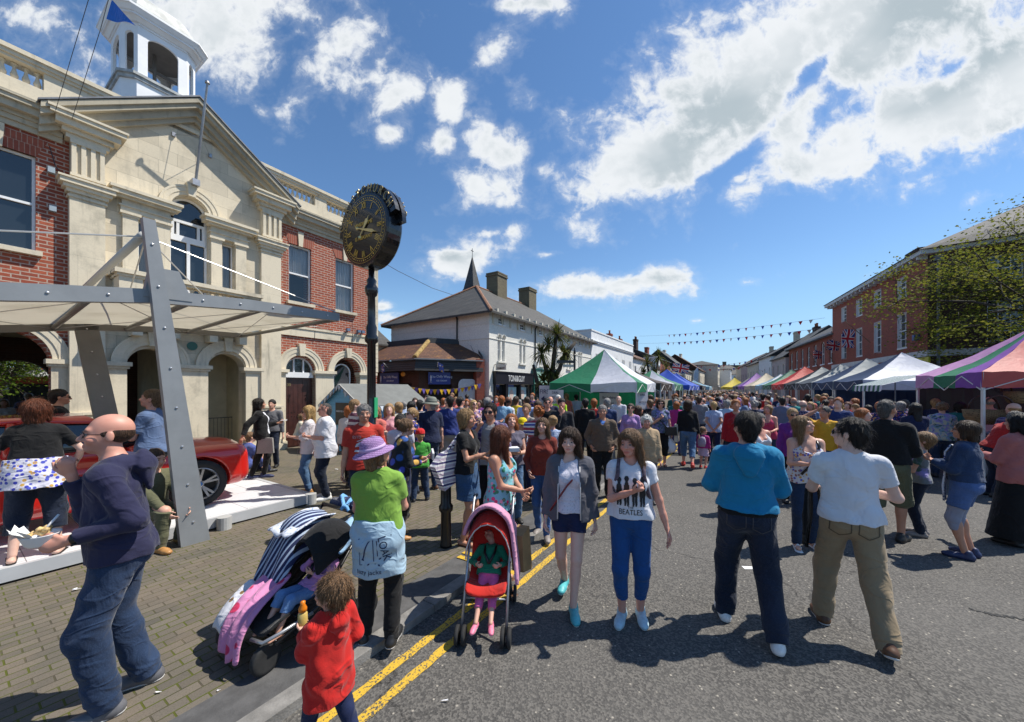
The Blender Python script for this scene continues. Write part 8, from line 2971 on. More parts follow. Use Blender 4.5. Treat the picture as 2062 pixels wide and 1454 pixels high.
P('person in bright red tee bending to the purple stall at the right edge',2000,1000,1.66,-58,T(RED,'tee',.92),Bt(JEAND),'short','dkgrey',0,res=.012,lean=26,arms=('fwd','fwd'),g=1.1)
P('woman in blue and yellow tie dye blouse looking into the purple stall',1897,962,1.70,8,T(TIE,'tee',.88,loose=1),Bt(JEAN),'curly','mid',0,res=.010,fem=1,g=1.15,arms=('fwd','fwd'))
# ---- left side,around the platform
_,J = P('auburn haired woman in black top and flowered overshirt tied at her waist, by the car',72,1122,1.67,-8,T(BLK,'tee',1.03,sleeve=.72,loose=.6),Bt(JEAND,len=1.5,th=.022,flare=1.6),'bob','auburn',PZ,res=NEAR,fem=1,g=1.12,arms=(((.27,.22,1.02),(1,-.5,0),.6),((.25,.24,1.02),(1,-.5,0),.6)),lean=7,shoe='k',sandal=1,skin='pale',legs=((.15,.02,0),(.15,-.02,0)),head=(-8,-10,0),hth=.024,
   extra=({'name': 'flowered_overshirt','m': W((.66,.64,.72),'blobs',(.06,.07,.46),27),'kind': 'vest','hem': .79,'th': .030,'flare': 1.18,'loose': 1,'sleeve': 0,'cutz': 1.10},))
_,J = P('man with short dark hair and black sunglasses beyond the red car',118,1010,1.78,-88,T(BLK,'tee',.95),Bt(JEAND),'short','dark',PZ,res=.010,shades=1,skin='tan')
_,J = P('man in blue grey polo shirt and black trousers reading a leaflet by the canopy mast',305,1052,1.78,70,T(W((.10,.15,.27)),'tee',.93,sleeve=.75,collar=1,loose=.7),Bt(BLK,th=.02,flare=1.2),'short','mid',PZ,res=MID,arms=(((.05,.33,1.22),(.8,-.4,-.7),.7),((.06,.34,1.18),(.8,-.4,-.7),.7)),stubble=.6,skin='pink',head=(0,-8,0),g=1.05)
held('leaflet','glossy blue and white leaflet in the hands of the man in the polo shirt',J,'l',[('sheet',plain('leaflet_print',(.30,.36,.45),.4,var=.7,vscale=30),MB().box(-.055,.055,-.002,.002,-.02,.13))],(.02,.03,.02))
_,J = P('person in green trousers and tan shoes sitting on the platform edge behind the bald man',300,1098,1.70,215,T(OLV,'long',.93),Bt(OLV),'short','brown',PV,res=.010,sit=.44,lean=8,legs=((.14,.40,0),(.16,.30,0)),shoe='tan',arms=('knee','knee'))
_,J = P('dark haired woman in black cardigan and white tee leaning back on the red car bonnet',528,962,1.60,-96,T(WHT,'tee',.96,sleeve=.2),Bt(BLK,th=.008,flare=.1),'long','dark',PZ,res=.008,fem=1,g=1.0,arms=(((.32,-.30,1.0),(.5,-1,0),.2),((.05,.32,1.16),(.8,-.4,-.7),.7)),legs=((.02,.06,0),(-.04,-.16,.0)),shoe='navy',lean=-6,hlen=.30,head=(12,4,0),skin='tan',
   extra=(dict(name='cardigan',m=BLK,kind='long',hem=.88,th=.022,open=.085,loose=.8),))
b = MB()
c0 = Vector(J['up'](.17,.08,.88) * J['sc'])
b.prism([(-.16,-.30),(.14,-.30),(.12,.0),(-.12,.02)],-.03,.03)
b.xf(Matrix.Translation(c0) @ Matrix.Rotation(R(75),4,'Z'))
b.build('shoulder_bag',plain('grey_canvas',(.28,.26,.24),.8,var=.15),J['root'])
held('leaflet','white leaflet held out by the woman leaning on the car',J,'l',[('sheet',plain('leaflet_white',(.62,.62,.66),.4,var=.2),MB().box(-.10,.08,-.05,.06,-.002,.002))],(0,.05,.02))
P('man in grey jumper half hidden behind the woman in the black cardigan',548,940,1.68,160,T(W((.13,.13,.14)),'long'),Bt(JEAND),'short','dark',PV,res=.012)
P('man in blue sweater sitting on the ground by the corner of the platform',487,958,1.7,-68,T(W((.09,.12,.34)),'long',.93),Bt(NVY),'short','mid',PV,res=.010,sit=.22,lean=18,legs=((.14,.52,0),(.16,.48,0)),arms=('knee','knee'),head=(0,-20,0))
_,J = P('woman in cream cardigan and jeans seated on the town hall step',600,904,1.62,-100,T(CREAM,'long',.93,open=.05),Bt(JEANL),'bob','mid',PV,res=.010,fem=1,sit=.46,lean=14,legs=((.10,.40,0),(.12,.36,0)),arms=('chest','hold'),head=(0,-24,0))
_,J = P('blond woman in white blouse and pale pink scarf beside the man in the white shirt',622,994,1.63,88,T(W((.62,.58,.60)),'tee',.82,loose=1,sleeve=1.3),Bt(JEANL,flare=.2),'long','blond',PV,res=.008,fem=1,g=1.08,shades=1,arms=('relax','hold'),shoe='tan',hlen=.22)
b = MB().loft([[Vector(np.array(J['up'](x,y,z)) * J['sc']) for x in (-.12,-.05)] for y,z in ((.10,1.45),(.17,1.3),(.18,1.0),(.20,.70))],False,False)
b.build('scarf',W((.60,.40,.42)),J['root'],True)
_,J = P('balding grey man in loose white polo shirt and dark jeans outside the town hall door',655,1004,1.69,98,T(W((.70,.70,.74)),'tee',.78,sleeve=.8,collar=1,loose=1.2,th=.02),Bt(JEAND,flare=1),'short','dkgrey',PV,res=.008,g=1.28,belly=1,specs=1,arms=('relax',((.04,.28,1.16),(.8,-.4,-.7),.9)),shoe='w',hth=.004,skin='pink',fringe=(.10,1.65,.02))
_,J = P('grey haired man in red printed tee walking towards the viewer',733,1075,1.73,186,T(W((.42,.035,.022)),'tee',.90,sleeve=.7,loose=1,th=.018),Bt(JEAND),'short','grey',PV,res=NEAR,g=1.02,arms=(((.27,.02,.84),(.5,-1,0),.5),((.27,.03,.86),(.6,-1,0),.5)),legs='step',stubble=.3,skin='tan')
b = MB()
for tx_,x,z,s_ in (('ESTD',-.10,.11,.05),('1985',.10,.11,.05),('CUSTOM',0,-.13,.07)):
 q = text_mb(tx_,s_,.001,squash=.9).xf(Matrix.Translation((x,0,z)))
 b.add(q.v,q.f)
for pl in ([(-.13,-.08),(-.05,-.09),(.05,-.09),(.13,-.08),(.12,-.055),(.0,-.065),(-.12,-.055)],[(-.10,.06),(0,.10),(.10,.06),(.10,.05),(0,.085),(-.10,.05)],[(-.11,.02),(-.06,.05),(.06,.05),(.11,.02),(.12,-.02),(.08,-.01),(-.08,-.01),(-.12,-.02)]):
 q = grid_shape(pl,8)
 b.add(q.v,q.f)
decal(b,J,'top',(0,0,1.22),'shirt_print',plain('print_pale',(.50,.52,.58),.8,var=.1))
q = grid_shape([(-.09,.0),(-.05,.032),(.05,.032),(.09,.0),(.07,-.008),(-.07,-.008)],8)
decal(q,J,'top',(0,0,1.22),'shirt_print',plain('print_blue',(.10,.16,.32),.8,var=.1),off=.008)
_,J = P('woman with a brown bun in black and blue top eating behind the lilac hat',800,1085,1.56,-78,T(W((.015,.017,.02),'blobs',(.03,.09,.30),8),'long',.86,loose=1),Bt(BLK),'bun','mid',PV,res=.008,fem=1,g=1.1,lean=12,arms=('hold',((.03,.36,1.22),(.8,-.3,-.7),.8)),shoe='tan',head=(0,-8,0))
held('paper_napkin','white paper napkin in the hand of the woman with the bun',J,'l',[('sheet',plain('napkin',(.74,.74,.74),.8,var=.05),MB().prism([(-.05,-.03),(.05,-.06),(.06,.03),(0,.09),(-.05,.03)],-.012,.012))],(0,.04,.0),cat='napkin')
_,J = P('boy in bright green tee, jeans and red cap seen from behind',846,1008,1.24,4,T(GRN,'tee',.86,sleeve=.75,loose=1),Bt(JEAN,flare=1.2),'short','light',PV,res=.008,hs=1.22,hth=.005,hatted=1,arms=('fwd','relax'),legs='apart')
hat(J,W((.55,.02,.02)),'cap')
_,J = P('man in grey green bush hat, navy tee and long jeans looking left',866,986,1.78,24,T(W((.012,.018,.05)),'tee',.90,sleeve=.75),Bt(JEAN,flare=1.4),'short','grey',PV,res=.008,g=1.0,hth=.005,hatted=1,head=(38,-6,0),shoe='brown')
hat(J,plain('bush_hat',(.17,.18,.15),.8,var=.1),'brim',plain('bush_hat_band',(.12,.13,.11),.8))
_,J = P('man in royal navy tee and grey shorts between the bush hat and the crowd',906,960,1.78,12,T(W((.02,.035,.16)),'tee',.92,sleeve=.8),Bt(W((.30,.29,.29)),'shorts',len=1.1,flare=2),'short','dark',PV,res=.009)
_,J = P('fair haired woman in black top and short denim skirt with a glass by the bollard',940,1093,1.68,-116,T(BLK,'tee',.94,sleeve=.5,vneck=.10),Bt(W((.03,.075,.16),'denim'),'skirt',hemz=.60,w=.195),'bob','light',PV,res=NEAR,fem=1,g=1.0,arms=(((.06,.30,1.20),(.9,-.4,-.7),.9),((.10,.25,1.1),(.8,-.4,-.6),.8)),shoe='brown',sandal=1,skin='tan',head=(-6,-4,0),legs=((.09,.02,0),(.09,-.03,0)),hth=.022)
gl = MB().lathe([(.0,0),(.032,0),(.034,.10),(.032,.10),(.030,.006)],(0,0,0),16)
held('drinking_glass','glass tumbler of red drink held by the woman in the denim skirt',J,'r',[('glass',M_CUP,gl),('drink',plain('red_drink',(.35,.03,.01),.1,var=.1),MB().lathe([(0,.005),(.029,.005),(.03,.05),(0,.05)],(0,0,0),14))],(0,.02,-.03),cat='glass')
b = MB()
c0 = Vector(J['up'](.24,-.16,1.02) * J['sc'])
b.prism([(-.16,-.20),(.15,-.22),(.20,.12),(.05,.20),(-.10,.20),(-.20,.10)],-.05,.05)
b.xf(Matrix.Translation(c0) @ Matrix.Rotation(R(-20),4,'Z') @ Matrix.Rotation(R(18),4,'Y'))
b.tube([c0 + Vector((-.08,0,.18)),Vector(J['up'](.17,-.02,1.46) * J['sc']),c0 + Vector((.08,0,.18))],.014,6)
b.build('shoulder_bag',W((.50,.42,.48),'tricolour',(.05,.04,.14),11),J['root'])
_,J = P('man in sunglasses and open purple check shirt drinking from a small glass',988,1062,1.74,160,T(W((.26,.26,.27)),'tee',.90),Bt(BLK),'short','dark',PV,res=NEAR,shades=1,arms=(((.10,.22,1.42),(1,.1,-.7),.9),'down'),skin='tan',fringe=(.112,1.625,.012),extra=(dict(name='check_shirt',m=CHK,kind='long',hem=.86,sleeve=1.25,th=.024,open=.10,loose=1),))
held('small_glass','small glass with yellow drink at the lips of the man in the check shirt',J,'r',[('glass',M_CUP,MB().lathe([(0,0),(.022,0),(.027,.08),(.025,.08),(.02,.005)],(0,0,0),14))],(0,.02,-.02),cat='glass')
_,J = P('ginger girl in dark grey vest with a white food box, a yellow cap behind her',1030,1050,1.58,190,T(W((.12,.11,.15)),'tee',.93,sleeve=.2),Bt(JEANL),'long','ginger',PV,res=.008,fem=1,head=(-4,-20,0),arms=('hold','hold'),hlen=.2)
held('food_box','open white foam food box held by the ginger girl',J,'r',[('lid',plain('foam_white',(.74,.74,.75),.5,var=.03),MB().box(-.04,.12,-.06,.10,0,.05))],(0,.04,.02),cat='box')
_,J = P('child in yellow cap behind the ginger girl',1052,1005,1.42,190,T(W((.62,.64,.72),'plaid',(.1,.2,.5),20),'tee'),Bt(JEAN),'short','brown',PV,res=.010,hs=1.12,hth=.005)
hat(J,W((.75,.58,.01)),'cap')
_,J = P('girl with long brown hair in rust red jumper and skinny blue jeans looking down',1092,1078,1.58,176,T(W((.20,.034,.022)),'long',.92,loose=.8),Bt(W((.03,.08,.22),'denim'),th=.008,flare=.1),'long','mid',.03,res=NEAR,fem=1,g=.92,arms=(((.18,.16,.98),(.8,-.8,0),.5),((.16,.18,.96),(.8,-.8,0),.5)),legs=((.07,-.10,0),(.07,.16,0)),shoe='mix',head=(-8,-14,0),hlen=.28,hspread=.05)
_,J = P('older grey haired man in zipped brown jacket with his hands in his pockets',1213,1000,1.70,182,T(BRN,'long',.90,loose=1,th=.024,collar=1,vneck=.07),Bt(BLK),'short','grey',0,res=.008,g=1.08,arms=('pocket','pocket'),skin='tan',extra=(dict(name='blue_shirt',m=W((.06,.16,.45)),kind='long',hem=1.0,th=.014,collar=1),))
_,J = P('white haired old woman in beige fleece behind the girl in the printed tee',1302,1012,1.53,186,T(BEI,'long',.84,loose=1,th=.022,collar=1),Bt(GRY),'curly','white',0,res=.008,fem=1,g=1.3,arms=('down','relax'),skin='pink',hth=.022)
_,J = P('woman in patterned navy blouse with black shoulder bag and white carrier bag',1330,938,1.74,184,T(W((.16,.20,.30),'tiedye',(.05,.07,.15),14),'tee',.88),Bt(BLK,len=1.5),'bob','brown',0,res=.009,fem=1,g=1.1,shades=1,arms=('chest','down'),sandal=1)
tube_on(J,[J['up'](.13,.0,1.45),J['up'](.05,.16,1.25),J['up'](-.12,.16,1.05),J['up'](-.2,.08,.96)],.014,'bag_strap',M_BLACK)
b = MB().prism([(-.15,-.12),(.13,-.12),(.15,.08),(-.13,.10)],-.05,.05).xf(Matrix.Translation(Vector(J['up'](-.24,.12,.95) * J['sc'])))
b.build('shoulder_bag',M_BLACK,J['root'])
bag = MB()
bag.loft([[(r_ * math.cos(a) * (1 + .10 * math.sin(3 * a + z * 9)),r_ * .6 * math.sin(a) * (1 + .1 * math.sin(5 * a)),z) for a in [2 * math.pi * k / 18 for k in range(18)]] for r_,z in ((.05,-.40),(.12,-.37),(.14,-.28),(.11,-.15),(.05,-.05),(.02,0))])
held('carrier_bag','white plastic carrier bag hanging from the hand of the woman in the navy blouse',J,'l',[('bag',plain('white_polythene',(.70,.71,.74),.35,var=.06),bag)],(0,0,-.02),cat='bag')
_,J = P('woman in black jumper and cropped jeans walking away with red shoes',1385,942,1.72,2,T(BLK,'long',.96,loose=.8),Bt(JEANL,len=1.55,flare=1),'bob','brown',0,res=.009,fem=1,g=1.15,legs='walk2',shoe='red')
b = MB().prism([(-.10,-.45),(.16,-.45),(.13,.0),(-.07,.0)],-.04,.04).xf(Matrix.Translation(Vector(J['up'](-.27,-.02,1.12) * J['sc'])) @ Matrix.Rotation(R(80),4,'Z'))
b.build('tote_bag',CREAM,J['root'])
_,J = P('little girl in bright pink cardigan with a lilac rucksack',1416,942,1.04,-20,T(MAG,'long',.90),Bt(W((.55,.42,.55)),'skirt',hemz=.55,w=.24),'pony','mid',0,res=.010,hs=1.36,fem=0,shoe='red',head=(-50,0,0))
b = MB()
c0 = Vector(J['up'](0,-.17,1.2) * J['sc'])
b.lathe([(.0,-.13),(.08,-.12),(.10,-.04),(.10,.05),(.07,.12),(0,.13)],c0,14,1,.6)
b.build('rucksack',W((.40,.34,.44)),J['root'],True)
# ---- the middle crowd: (px,py,height,facing,top,sleeves,trousers,hair,colour,arms,fem,label)
MIDS = [
 (757,990,1.62,150,CORAL,'tee',JEAN,'long','sandy','hold',1,'woman with fair hair in coral tee by the clock post'),
 (784,985,1.66,170,PNK,'long',JEANL,'long','light','hold',1,'blond woman in pale pink jumper looking down beside the coral tee'),
 (716,985,1.74,-70,STRM,'tee',JEAN,'short','sandy','fwd',0,'sandy haired man in maroon and white striped polo by the beach hut'),
 (702,975,1.60,-30,W((.55,.55,.57)),'long',BLK,'bob','ginger','hip',1,'red haired woman in pale grey jumper against the beach hut'),
 (806,1040,1.56,-12,W((.60,.60,.66)),'tee',NVY,'bob','dark','fwd',1,'dark maroon haired woman in white blouse with a thin strap'),
 (828,1000,1.60,120,NFL,'tee',JEAN,'pony','light','hold',1,'blond woman with sunglasses and ponytail in navy flowered blouse'),
 (802,955,1.64,30,CREAM,'long',BLK,'bob','light','fwd',1,'blond woman in cream jumper near the bunting of the hut'),
 (829,955,1.66,-20,TEAL,'long',BLK,'long','black','fwd',1,'dark haired woman in teal top with a pink strap'),
 (846,958,1.70,6,STRN,'tee',W((.05,.2,.5)),'short','black','fwd',0,'man in navy and white hooped tee seen from behind'),
 (880,930,1.66,175,RED,'tee',JEAN,'short','dkgrey','relax',0,'man in red tee under the yellow and purple pennants'),
 (928,945,1.76,-40,GRY,'tee',JEANL,'short','dark','fwd',0,'tall man in light grey tee looking right'),
 (955,935,1.66,180,W((.55,.36,.38),'blobs',(.3,.1,.16),18),'tee',BLK,'long','blond','hold',1,'blond woman in sunglasses and pink patterned top'),
 (982,948,1.74,-64,W((.02,.025,.06)),'long',JEANL,'short','grey','hold',0,'grey haired man in navy gilet and blue shorts with a newspaper'),
 (1010,940,1.78,4,W((.24,.42,.58)),'tee',GRY,'short','ginger','fwd',0,'ginger man in light blue shirt seen from behind'),
 (1024,930,1.74,-60,WHT,'tee',JEAN,'bald','black','relax',0,'bald dark skinned man in white tee'),
 (1040,922,1.74,0,YEL,'tee',JEAN,'short','brown','fwd',0,'man in bright yellow tee seen from behind'),
 (1060,930,1.74,4,W((.34,.42,.68)),'long',GRY,'short','brown','fwd',0,'man in pale blue shirt seen from behind near the shop window'),
 (1084,945,1.66,-20,GRY,'tee',JEAN,'long','brown','relax',1,'woman with straight brown hair in mid grey tee'),
 (1060,985,1.66,150,W((.30,.28,.26),'dots',(.02,.02,.02),30),'long',JEAND,'pony','sandy','hold',1,'fair woman with tied hair in grey and black lace cardigan'),
 (1082,1012,1.66,20,TRI,'tee',NVY,'curly','ginger','fwd',0,'ginger curly haired person in red, white and blue striped tee'),
 (1112,1020,1.50,8,PLB,'tee',GRY,'bun','light','fwd',1,'girl with a fair bun in pale check shirt'),
 (1102,955,1.74,175,BLK,'long',JEAND,'short','dark','relax',0,'man in dark glasses and black jacket behind the ginger curls'),
 (1131,965,1.74,184,W((.025,.025,.03)),'long',JEAND,'short','black','chin',0,'dark haired man in charcoal jacket with his hand at his chin'),
 (1178,945,1.72,-8,BLK,'long',BLK,'short','black','down',0,'man in black jacket at the counter of the green gazebo'),
 (1196,940,1.70,6,RED,'long',BEI,'short','ginger','back',0,'fair man in red jumper with hands behind his back at the green gazebo'),
 (1222,945,1.72,10,W((.03,.05,.13)),'long',GRY,'short','grey','fwd',0,'grey haired man with navy rucksack at the green gazebo'),
 (1246,905,1.72,170,W((.55,.56,.62)),'long',W((.04,.06,.2)),'bald','grey','low',0,'stallholder in white shirt and dark apron leaning over the counter'),
 (1270,955,1.66,176,LIL,'long',JEAND,'pony','brown','relax',1,'woman in lilac cardigan and dark glasses by the right gazebo pole'),
 (1286,950,1.60,-60,BLK,'tee',JEAND,'long','brown','relax',1,'girl with long brown hair in black tee beside the lilac cardigan'),
 (1308,930,1.72,20,W((.02,.02,.022)),'long',JEAND,'short','mid','fwd',0,'man in black hooded top by the gazebo corner'),
 (1362,915,1.62,4,MAG,'tee',W((.05,.05,.16)),'bob','ginger','fwd',1,'woman in magenta gilet seen from behind'),
 (1408,912,1.78,8,GRY,'tee',JEAN,'short','brown','relax',0,'man in light grey tee walking up the street'),
 (1437,930,1.66,2,PLB,'tee',NVY,'short','blond','back',1,'short haired blond woman in blue gingham blouse with hands behind her back'),
 (1465,925,1.70,-8,PBL,'long',JEAND,'short','grey','relax',0,'grey haired man in pale blue shirt'),
 (1482,972,1.78,182,W((.36,.012,.02)),'long',JEAND,'short','ginger','relax',1,'tall woman in crimson cardigan facing the viewer'),
 (1520,932,1.70,6,NVY,'long',JEAND,'curly','grey','relax',0,'grey curly haired man in dark navy jumper'),
 (1546,950,1.62,170,W((.50,.05,.12)),'tank',JEAN,'bob','sandy','fwd',1,'woman in deep pink top with navy scarf'),
 (1528,1030,1.60,218,WHT,'tank',JEAN,'curly','dkgrey','relax',1,'curly dark haired woman in white vest beside the blue hooded man'),
 (1596,1012,1.66,196,PUR,'long',BLK,'short','light','relax',1,'fair woman in sunglasses and violet cardigan'),
 (1660,1000,1.68,176,W((.65,.36,.03)),'tee',JEAN,'short','dkgrey','head',0,'man in amber tee shielding his eyes with one hand'),
 (1738,1012,1.66,236,CORAL,'long',JEAND,'long','ginger','fwd',1,'ginger woman in coral top beside the black jumper'),
 (1575,925,1.78,10,W((.16,.17,.24)),'long',JEAND,'short','dark','relax',0,'dark haired man in slate shirt'),
 (1598,915,1.74,6,W((.02,.24,.24)),'tee',JEAND,'bald','grey','relax',0,'balding man in turquoise tee seen from behind'),
 (1618,945,1.72,4,PLN,'long',JEAND,'bald','grey','relax',0,'balding man in dark plaid shirt seen from behind'),
 (1690,930,1.66,20,W((.62,.58,.62)),'tank',W((.5,.46,.5)),'long','blond','relax',1,'blond woman in white sun dress'),
 (1664,925,1.70,-10,W((.28,.17,.09)),'tee',JEAN,'short','dark','relax',0,'man in tan tee beside the white sun dress'),
 (1722,925,1.58,30,W((.12,.18,.26)),'long',JEAN,'short','sandy','relax',0,'sandy haired youth in denim shirt'),
 (1706,918,1.62,170,RED,'long',JEAN,'bob','auburn','relax',1,'plum haired woman in scarlet cardigan'),
 (1860,935,1.76,200,STEEL,'long',JEAND,'short','dark','low',0,'dark haired man in slate blue shirt serving under the purple gazebo'),
 (1925,940,1.66,170,W((.45,.10,.25),'plaid',(.2,.04,.2),16),'long',BLK,'short','black','low',0,'man in pink check shirt inside the purple gazebo'),
 (1820,925,1.70,60,W((.14,.14,.2)),'long',JEAND,'short','dkgrey','fwd',0,'man in dull lilac shirt between the white and purple stalls'),
 (1795,915,1.64,100,BLK,'long',JEAND,'long','dark','fwd',1,'dark haired woman in black in the shade of the striped awning'),
 (1970,930,1.72,190,BLK,'tee',BLK,'short','black','low',0,'man in black tee beside the hanging baskets'),
 (900,918,1.68,178,W((.35,.34,.33)),'long',BLK,'short','grey','relax',0,'grey haired man in dove grey jumper under the pennants'),
 (940,905,1.62,180,BLK,'long',BLK,'bob','ginger','relax',1,'auburn bobbed woman in black jacket by the brown shop'),
 (965,908,1.60,175,PUR,'tee',JEAN,'bob','brown','relax',1,'woman in purple tee by the brick pier of the brown shop'),
 (1108,915,1.72,180,W((.03,.03,.06)),'long',BLK,'bald','grey','relax',0,'bald man in navy jacket outside the black shop front'),
 (1125,908,1.76,180,W((.45,.75,.02)),'long',NVY,'short','white','relax',0,'white haired steward in fluorescent yellow vest'),
]
for px,py,H,rel,tm,kd,bm,hr,hc_,ar,fm,lb in MIDS:
 rg = random.Random(px)
 z = PAVE if px < 1260 and py > 880 and (px < 1190 or py < 960) else 0
 P(lb,px,py,H,rel,T(tm,kd,rg.uniform(.86,.93),loose=rg.uniform(.4,1.1)),Bt(bm,flare=rg.uniform(.3,1.6)),hr,hc_,z,fem=fm,res=.011 if py > 980 else .014,arms=(ar,rg.choice(('relax','down')) if ar not in ('back','hold','low','fwd') else ar),g=rg.uniform(.84,1.06),
  legs=rg.choice(('stand','step','step2','apart')),head=(rg.uniform(-25,25),rg.uniform(-12,2),0),skin='dark' if 'dark skinned' in lb else rg.choice(('fair','pink','tan','pale')),hlen=.24 if hr == 'long' else 0,shades=1 if ('glasses' in lb) and py > 930 else 0)
# ---------------------------------------------------------------- pushchairs
M_RED,M_FR = W((.48,.022,.015)),plain('pushchair_alloy',(.40,.40,.41),.35,.7,var=.1)
M_TY,M_HUB = plain('tyre_rubber',(.018,.018,.018),.8,var=.3,vscale=20),plain('grey_hub',(.30,.30,.29),.5)
def wheel(root,c,r,w=.03,rot=0.0):
 q = MB().lathe([(r * .72,-w / 2),(r * .95,-w / 2),(r,-w * .25),(r,w * .25),(r * .95,w / 2),(r * .72,w / 2)],(0,0,0),24)
 Mx = Matrix.Rotation(rot,4,'Z') @ Matrix.Rotation(R(90),4,'Y')
 o = q.xf(Mx).build('wheel',M_TY,root,True,c)
 q = MB().lathe([(0,-w * .35),(r * .2,-w * .5),(r * .25,-w * .2),(r * .70,-w * .3),(r * .74,0),(r * .70,w * .3),(r * .25,w * .2),(r * .2,w * .5),(0,w * .35)],(0,0,0),20)
 q.xf(Mx).build('hub',M_HUB,o)
 return o
def drape(name,rows,m,root,th=.012):
 """a hanging cloth from rows of points"""
 b = MB()
 b.loft([[Vector(p) for p in r] for r in rows],False,False)
 o = b.build(name,m,root,True)
 md = o.modifiers.new('s','SUBSURF')
 md.levels = md.render_levels = 2
 md = o.modifiers.new('t','SOLIDIFY')
 md.thickness = th
 return o
l = gp(985,1246)
F1 = 172 + math.degrees(math.atan2(-l.x,l.y))
S = thing('pushchair','red pushchair with sleeping child and pink blanket over its hood','pushchair',l,R(F1))
for sg in (-1,1):
 b = MB()
 b.tube([(sg * .19,.34,.08),(sg * .19,.10,.48),(sg * .20,-.32,1.0),(sg * .20,-.40,1.04),(sg * .20,-.46,1.02)],.012,8)
 b.tube([(sg * .19,-.30,.08),(sg * .19,.08,.52)],.012,8)
 b.build('side_frame',M_FR,S,True)
 b = MB()
 b.tube([(sg * .20,-.36,1.03),(sg * .20,-.47,1.01)],.018,8)
 b.build('handle',M_BLACK,S,True)
 for dx in (-.028,.028):
  wheel(S,(sg * .19 + dx,.36,.078),.078)
  wheel(S,(sg * .19 + dx,-.31,.078),.078)
b = MB()
for y,z in ((-.30,.10),(-.02,.33),(.20,.30)):
 b.tube([(-.19,y,z),(.19,y,z)],.009,6)
b.build('cross_bar',M_FR,S,True)
seat = [[(x,y + .03 * abs(x) / .18,z + .05 * (abs(x) / .18) ** 2) for x in (-.18,-.10,0,.10,.18)] for y,z in ((.25,.33),(.18,.37),(.05,.34),(-.06,.36),(-.16,.56),(-.24,.76),(-.26,.86))]
drape('seat',seat,M_RED,S,.02)
hood = [[(.205 * math.cos(a),y + .02 * math.sin(a),z + h_ * math.sin(a)) for a in [math.pi * k / 10 for k in range(11)]] for y,z,h_ in ((-.30,.70,.14),(-.24,.70,.22),(-.12,.68,.30),(.02,.62,.33),(.08,.58,.33))]
drape('hood',hood,M_RED,S,.01)
MB().tube([hood[-1][k] for k in range(11)],.007,5).build('hood_trim',plain('silver_trim',(.5,.5,.5),.4),S)
rows = []
for i in range(14):
 a = math.pi * (.06 + .94 * min(i,10) / 10)
 dn = max(0,i - 10)
 fl = .018 * math.sin(i * 2.1)
 rows.append([(.246 * math.cos(a) - .012 * dn,y + fl + .02 * dn,.71 + h_ * math.sin(a) + .01 * math.sin(i * 1.7 + y * 20) - .105 * dn) for y,h_ in ((-.33,.16),(-.25,.26),(-.10,.35),(.03,.37),(.07,.365))])
bk = thing('blanket','pink blanket draped over the hood of the red pushchair','blanket',l,R(F1))
drape('cloth',rows,W((.58,.27,.40)),bk,.03)
_,J = person('sleeping toddler in green top and pink leggings in the red pushchair',dict(loc=l + Vector((0,0,.0)),f=F1,H=.92,hs=1.42,hipx=0,top=T(W((.015,.20,.11)),'long',.93),bot=Bt(W((.65,.12,.32)),len=1.45,th=.008),hair='short',hc='mid',fem=0,sit=.80,lean=-38,legs=((.12,.74,.26),(.12,.72,.28)),arms=(((.20,.20,1.05),(1,-.3,-.3),.6),((.20,.20,1.05),(1,-.3,-.3),.6)),
       kneeup=.8,shoe='pink',head=(-30,-10,20),res=.008,seed=5,skin='fair'),group='people at the street fair')
for sg in (-1,1):
 tube_on(J,[J['up'](sg * .10,.06,1.42),J['up'](sg * .09,.15,1.28),J['up'](0,.165,1.08)],.022,'harness',M_BLACK)
pb = thing('paper_bag','brown paper carrier bag hung on the handle of the red pushchair','bag',l,R(F1))
MB().prism([(-.10,.30),(.13,.36),(.16,.72),(-.02,.76)],-.06,.06).xf(Matrix.Translation((-.30,-.30,0)) @ Matrix.Rotation(R(70),4,'Z')).build('bag',plain('kraft_paper',(.30,.19,.08),.8,var=.2,bmp=.4,bscale=14),pb)
for o in (S,bk,pb,J['root']):
 o.scale = (.94,.94,.94)
# ---- double buggy
l = Vector((-1.70,2.98,PAVE))
F2 = 148
D = thing('double_buggy','black double buggy with two hoods loaded with blankets and clothes','buggy',l,R(F2))
M_BK = W((.014,.014,.015))
b = MB()
for sg in (-1,1):
 b.tube([(sg * .36,.40,.22),(sg * .37,.05,.36),(sg * .37,-.42,.98)],.014,8)
 b.tube([(sg * .36,-.40,.14),(sg * .36,.02,.38)],.014,8)
b.tube([(-.37,-.42,.98),(.37,-.42,.98)],.020,8)
for y,z in ((.38,.22),(-.38,.16)):
 b.tube([(-.36,y,z),(.36,y,z)],.012,6)
b.build('frame',M_BLACK,D,True)
b = MB().tube([(-.38,.12,.33),(-.38,.38,.30),(-.34,.48,.27),(-.2,.50,.26)],.015,8)
b.build('foot_bar',M_FR,D,True)
for sg in (-1,1):
 wheel(D,(sg * .30,.44,.12),.12,.05,R(12))
 wheel(D,(sg * .37,-.40,.13),.13,.045)
 MB().tube([(sg * .30,.44,.12),(sg * .27,.43,.25)],.02,8).build('fork',M_BLACK,D,True)
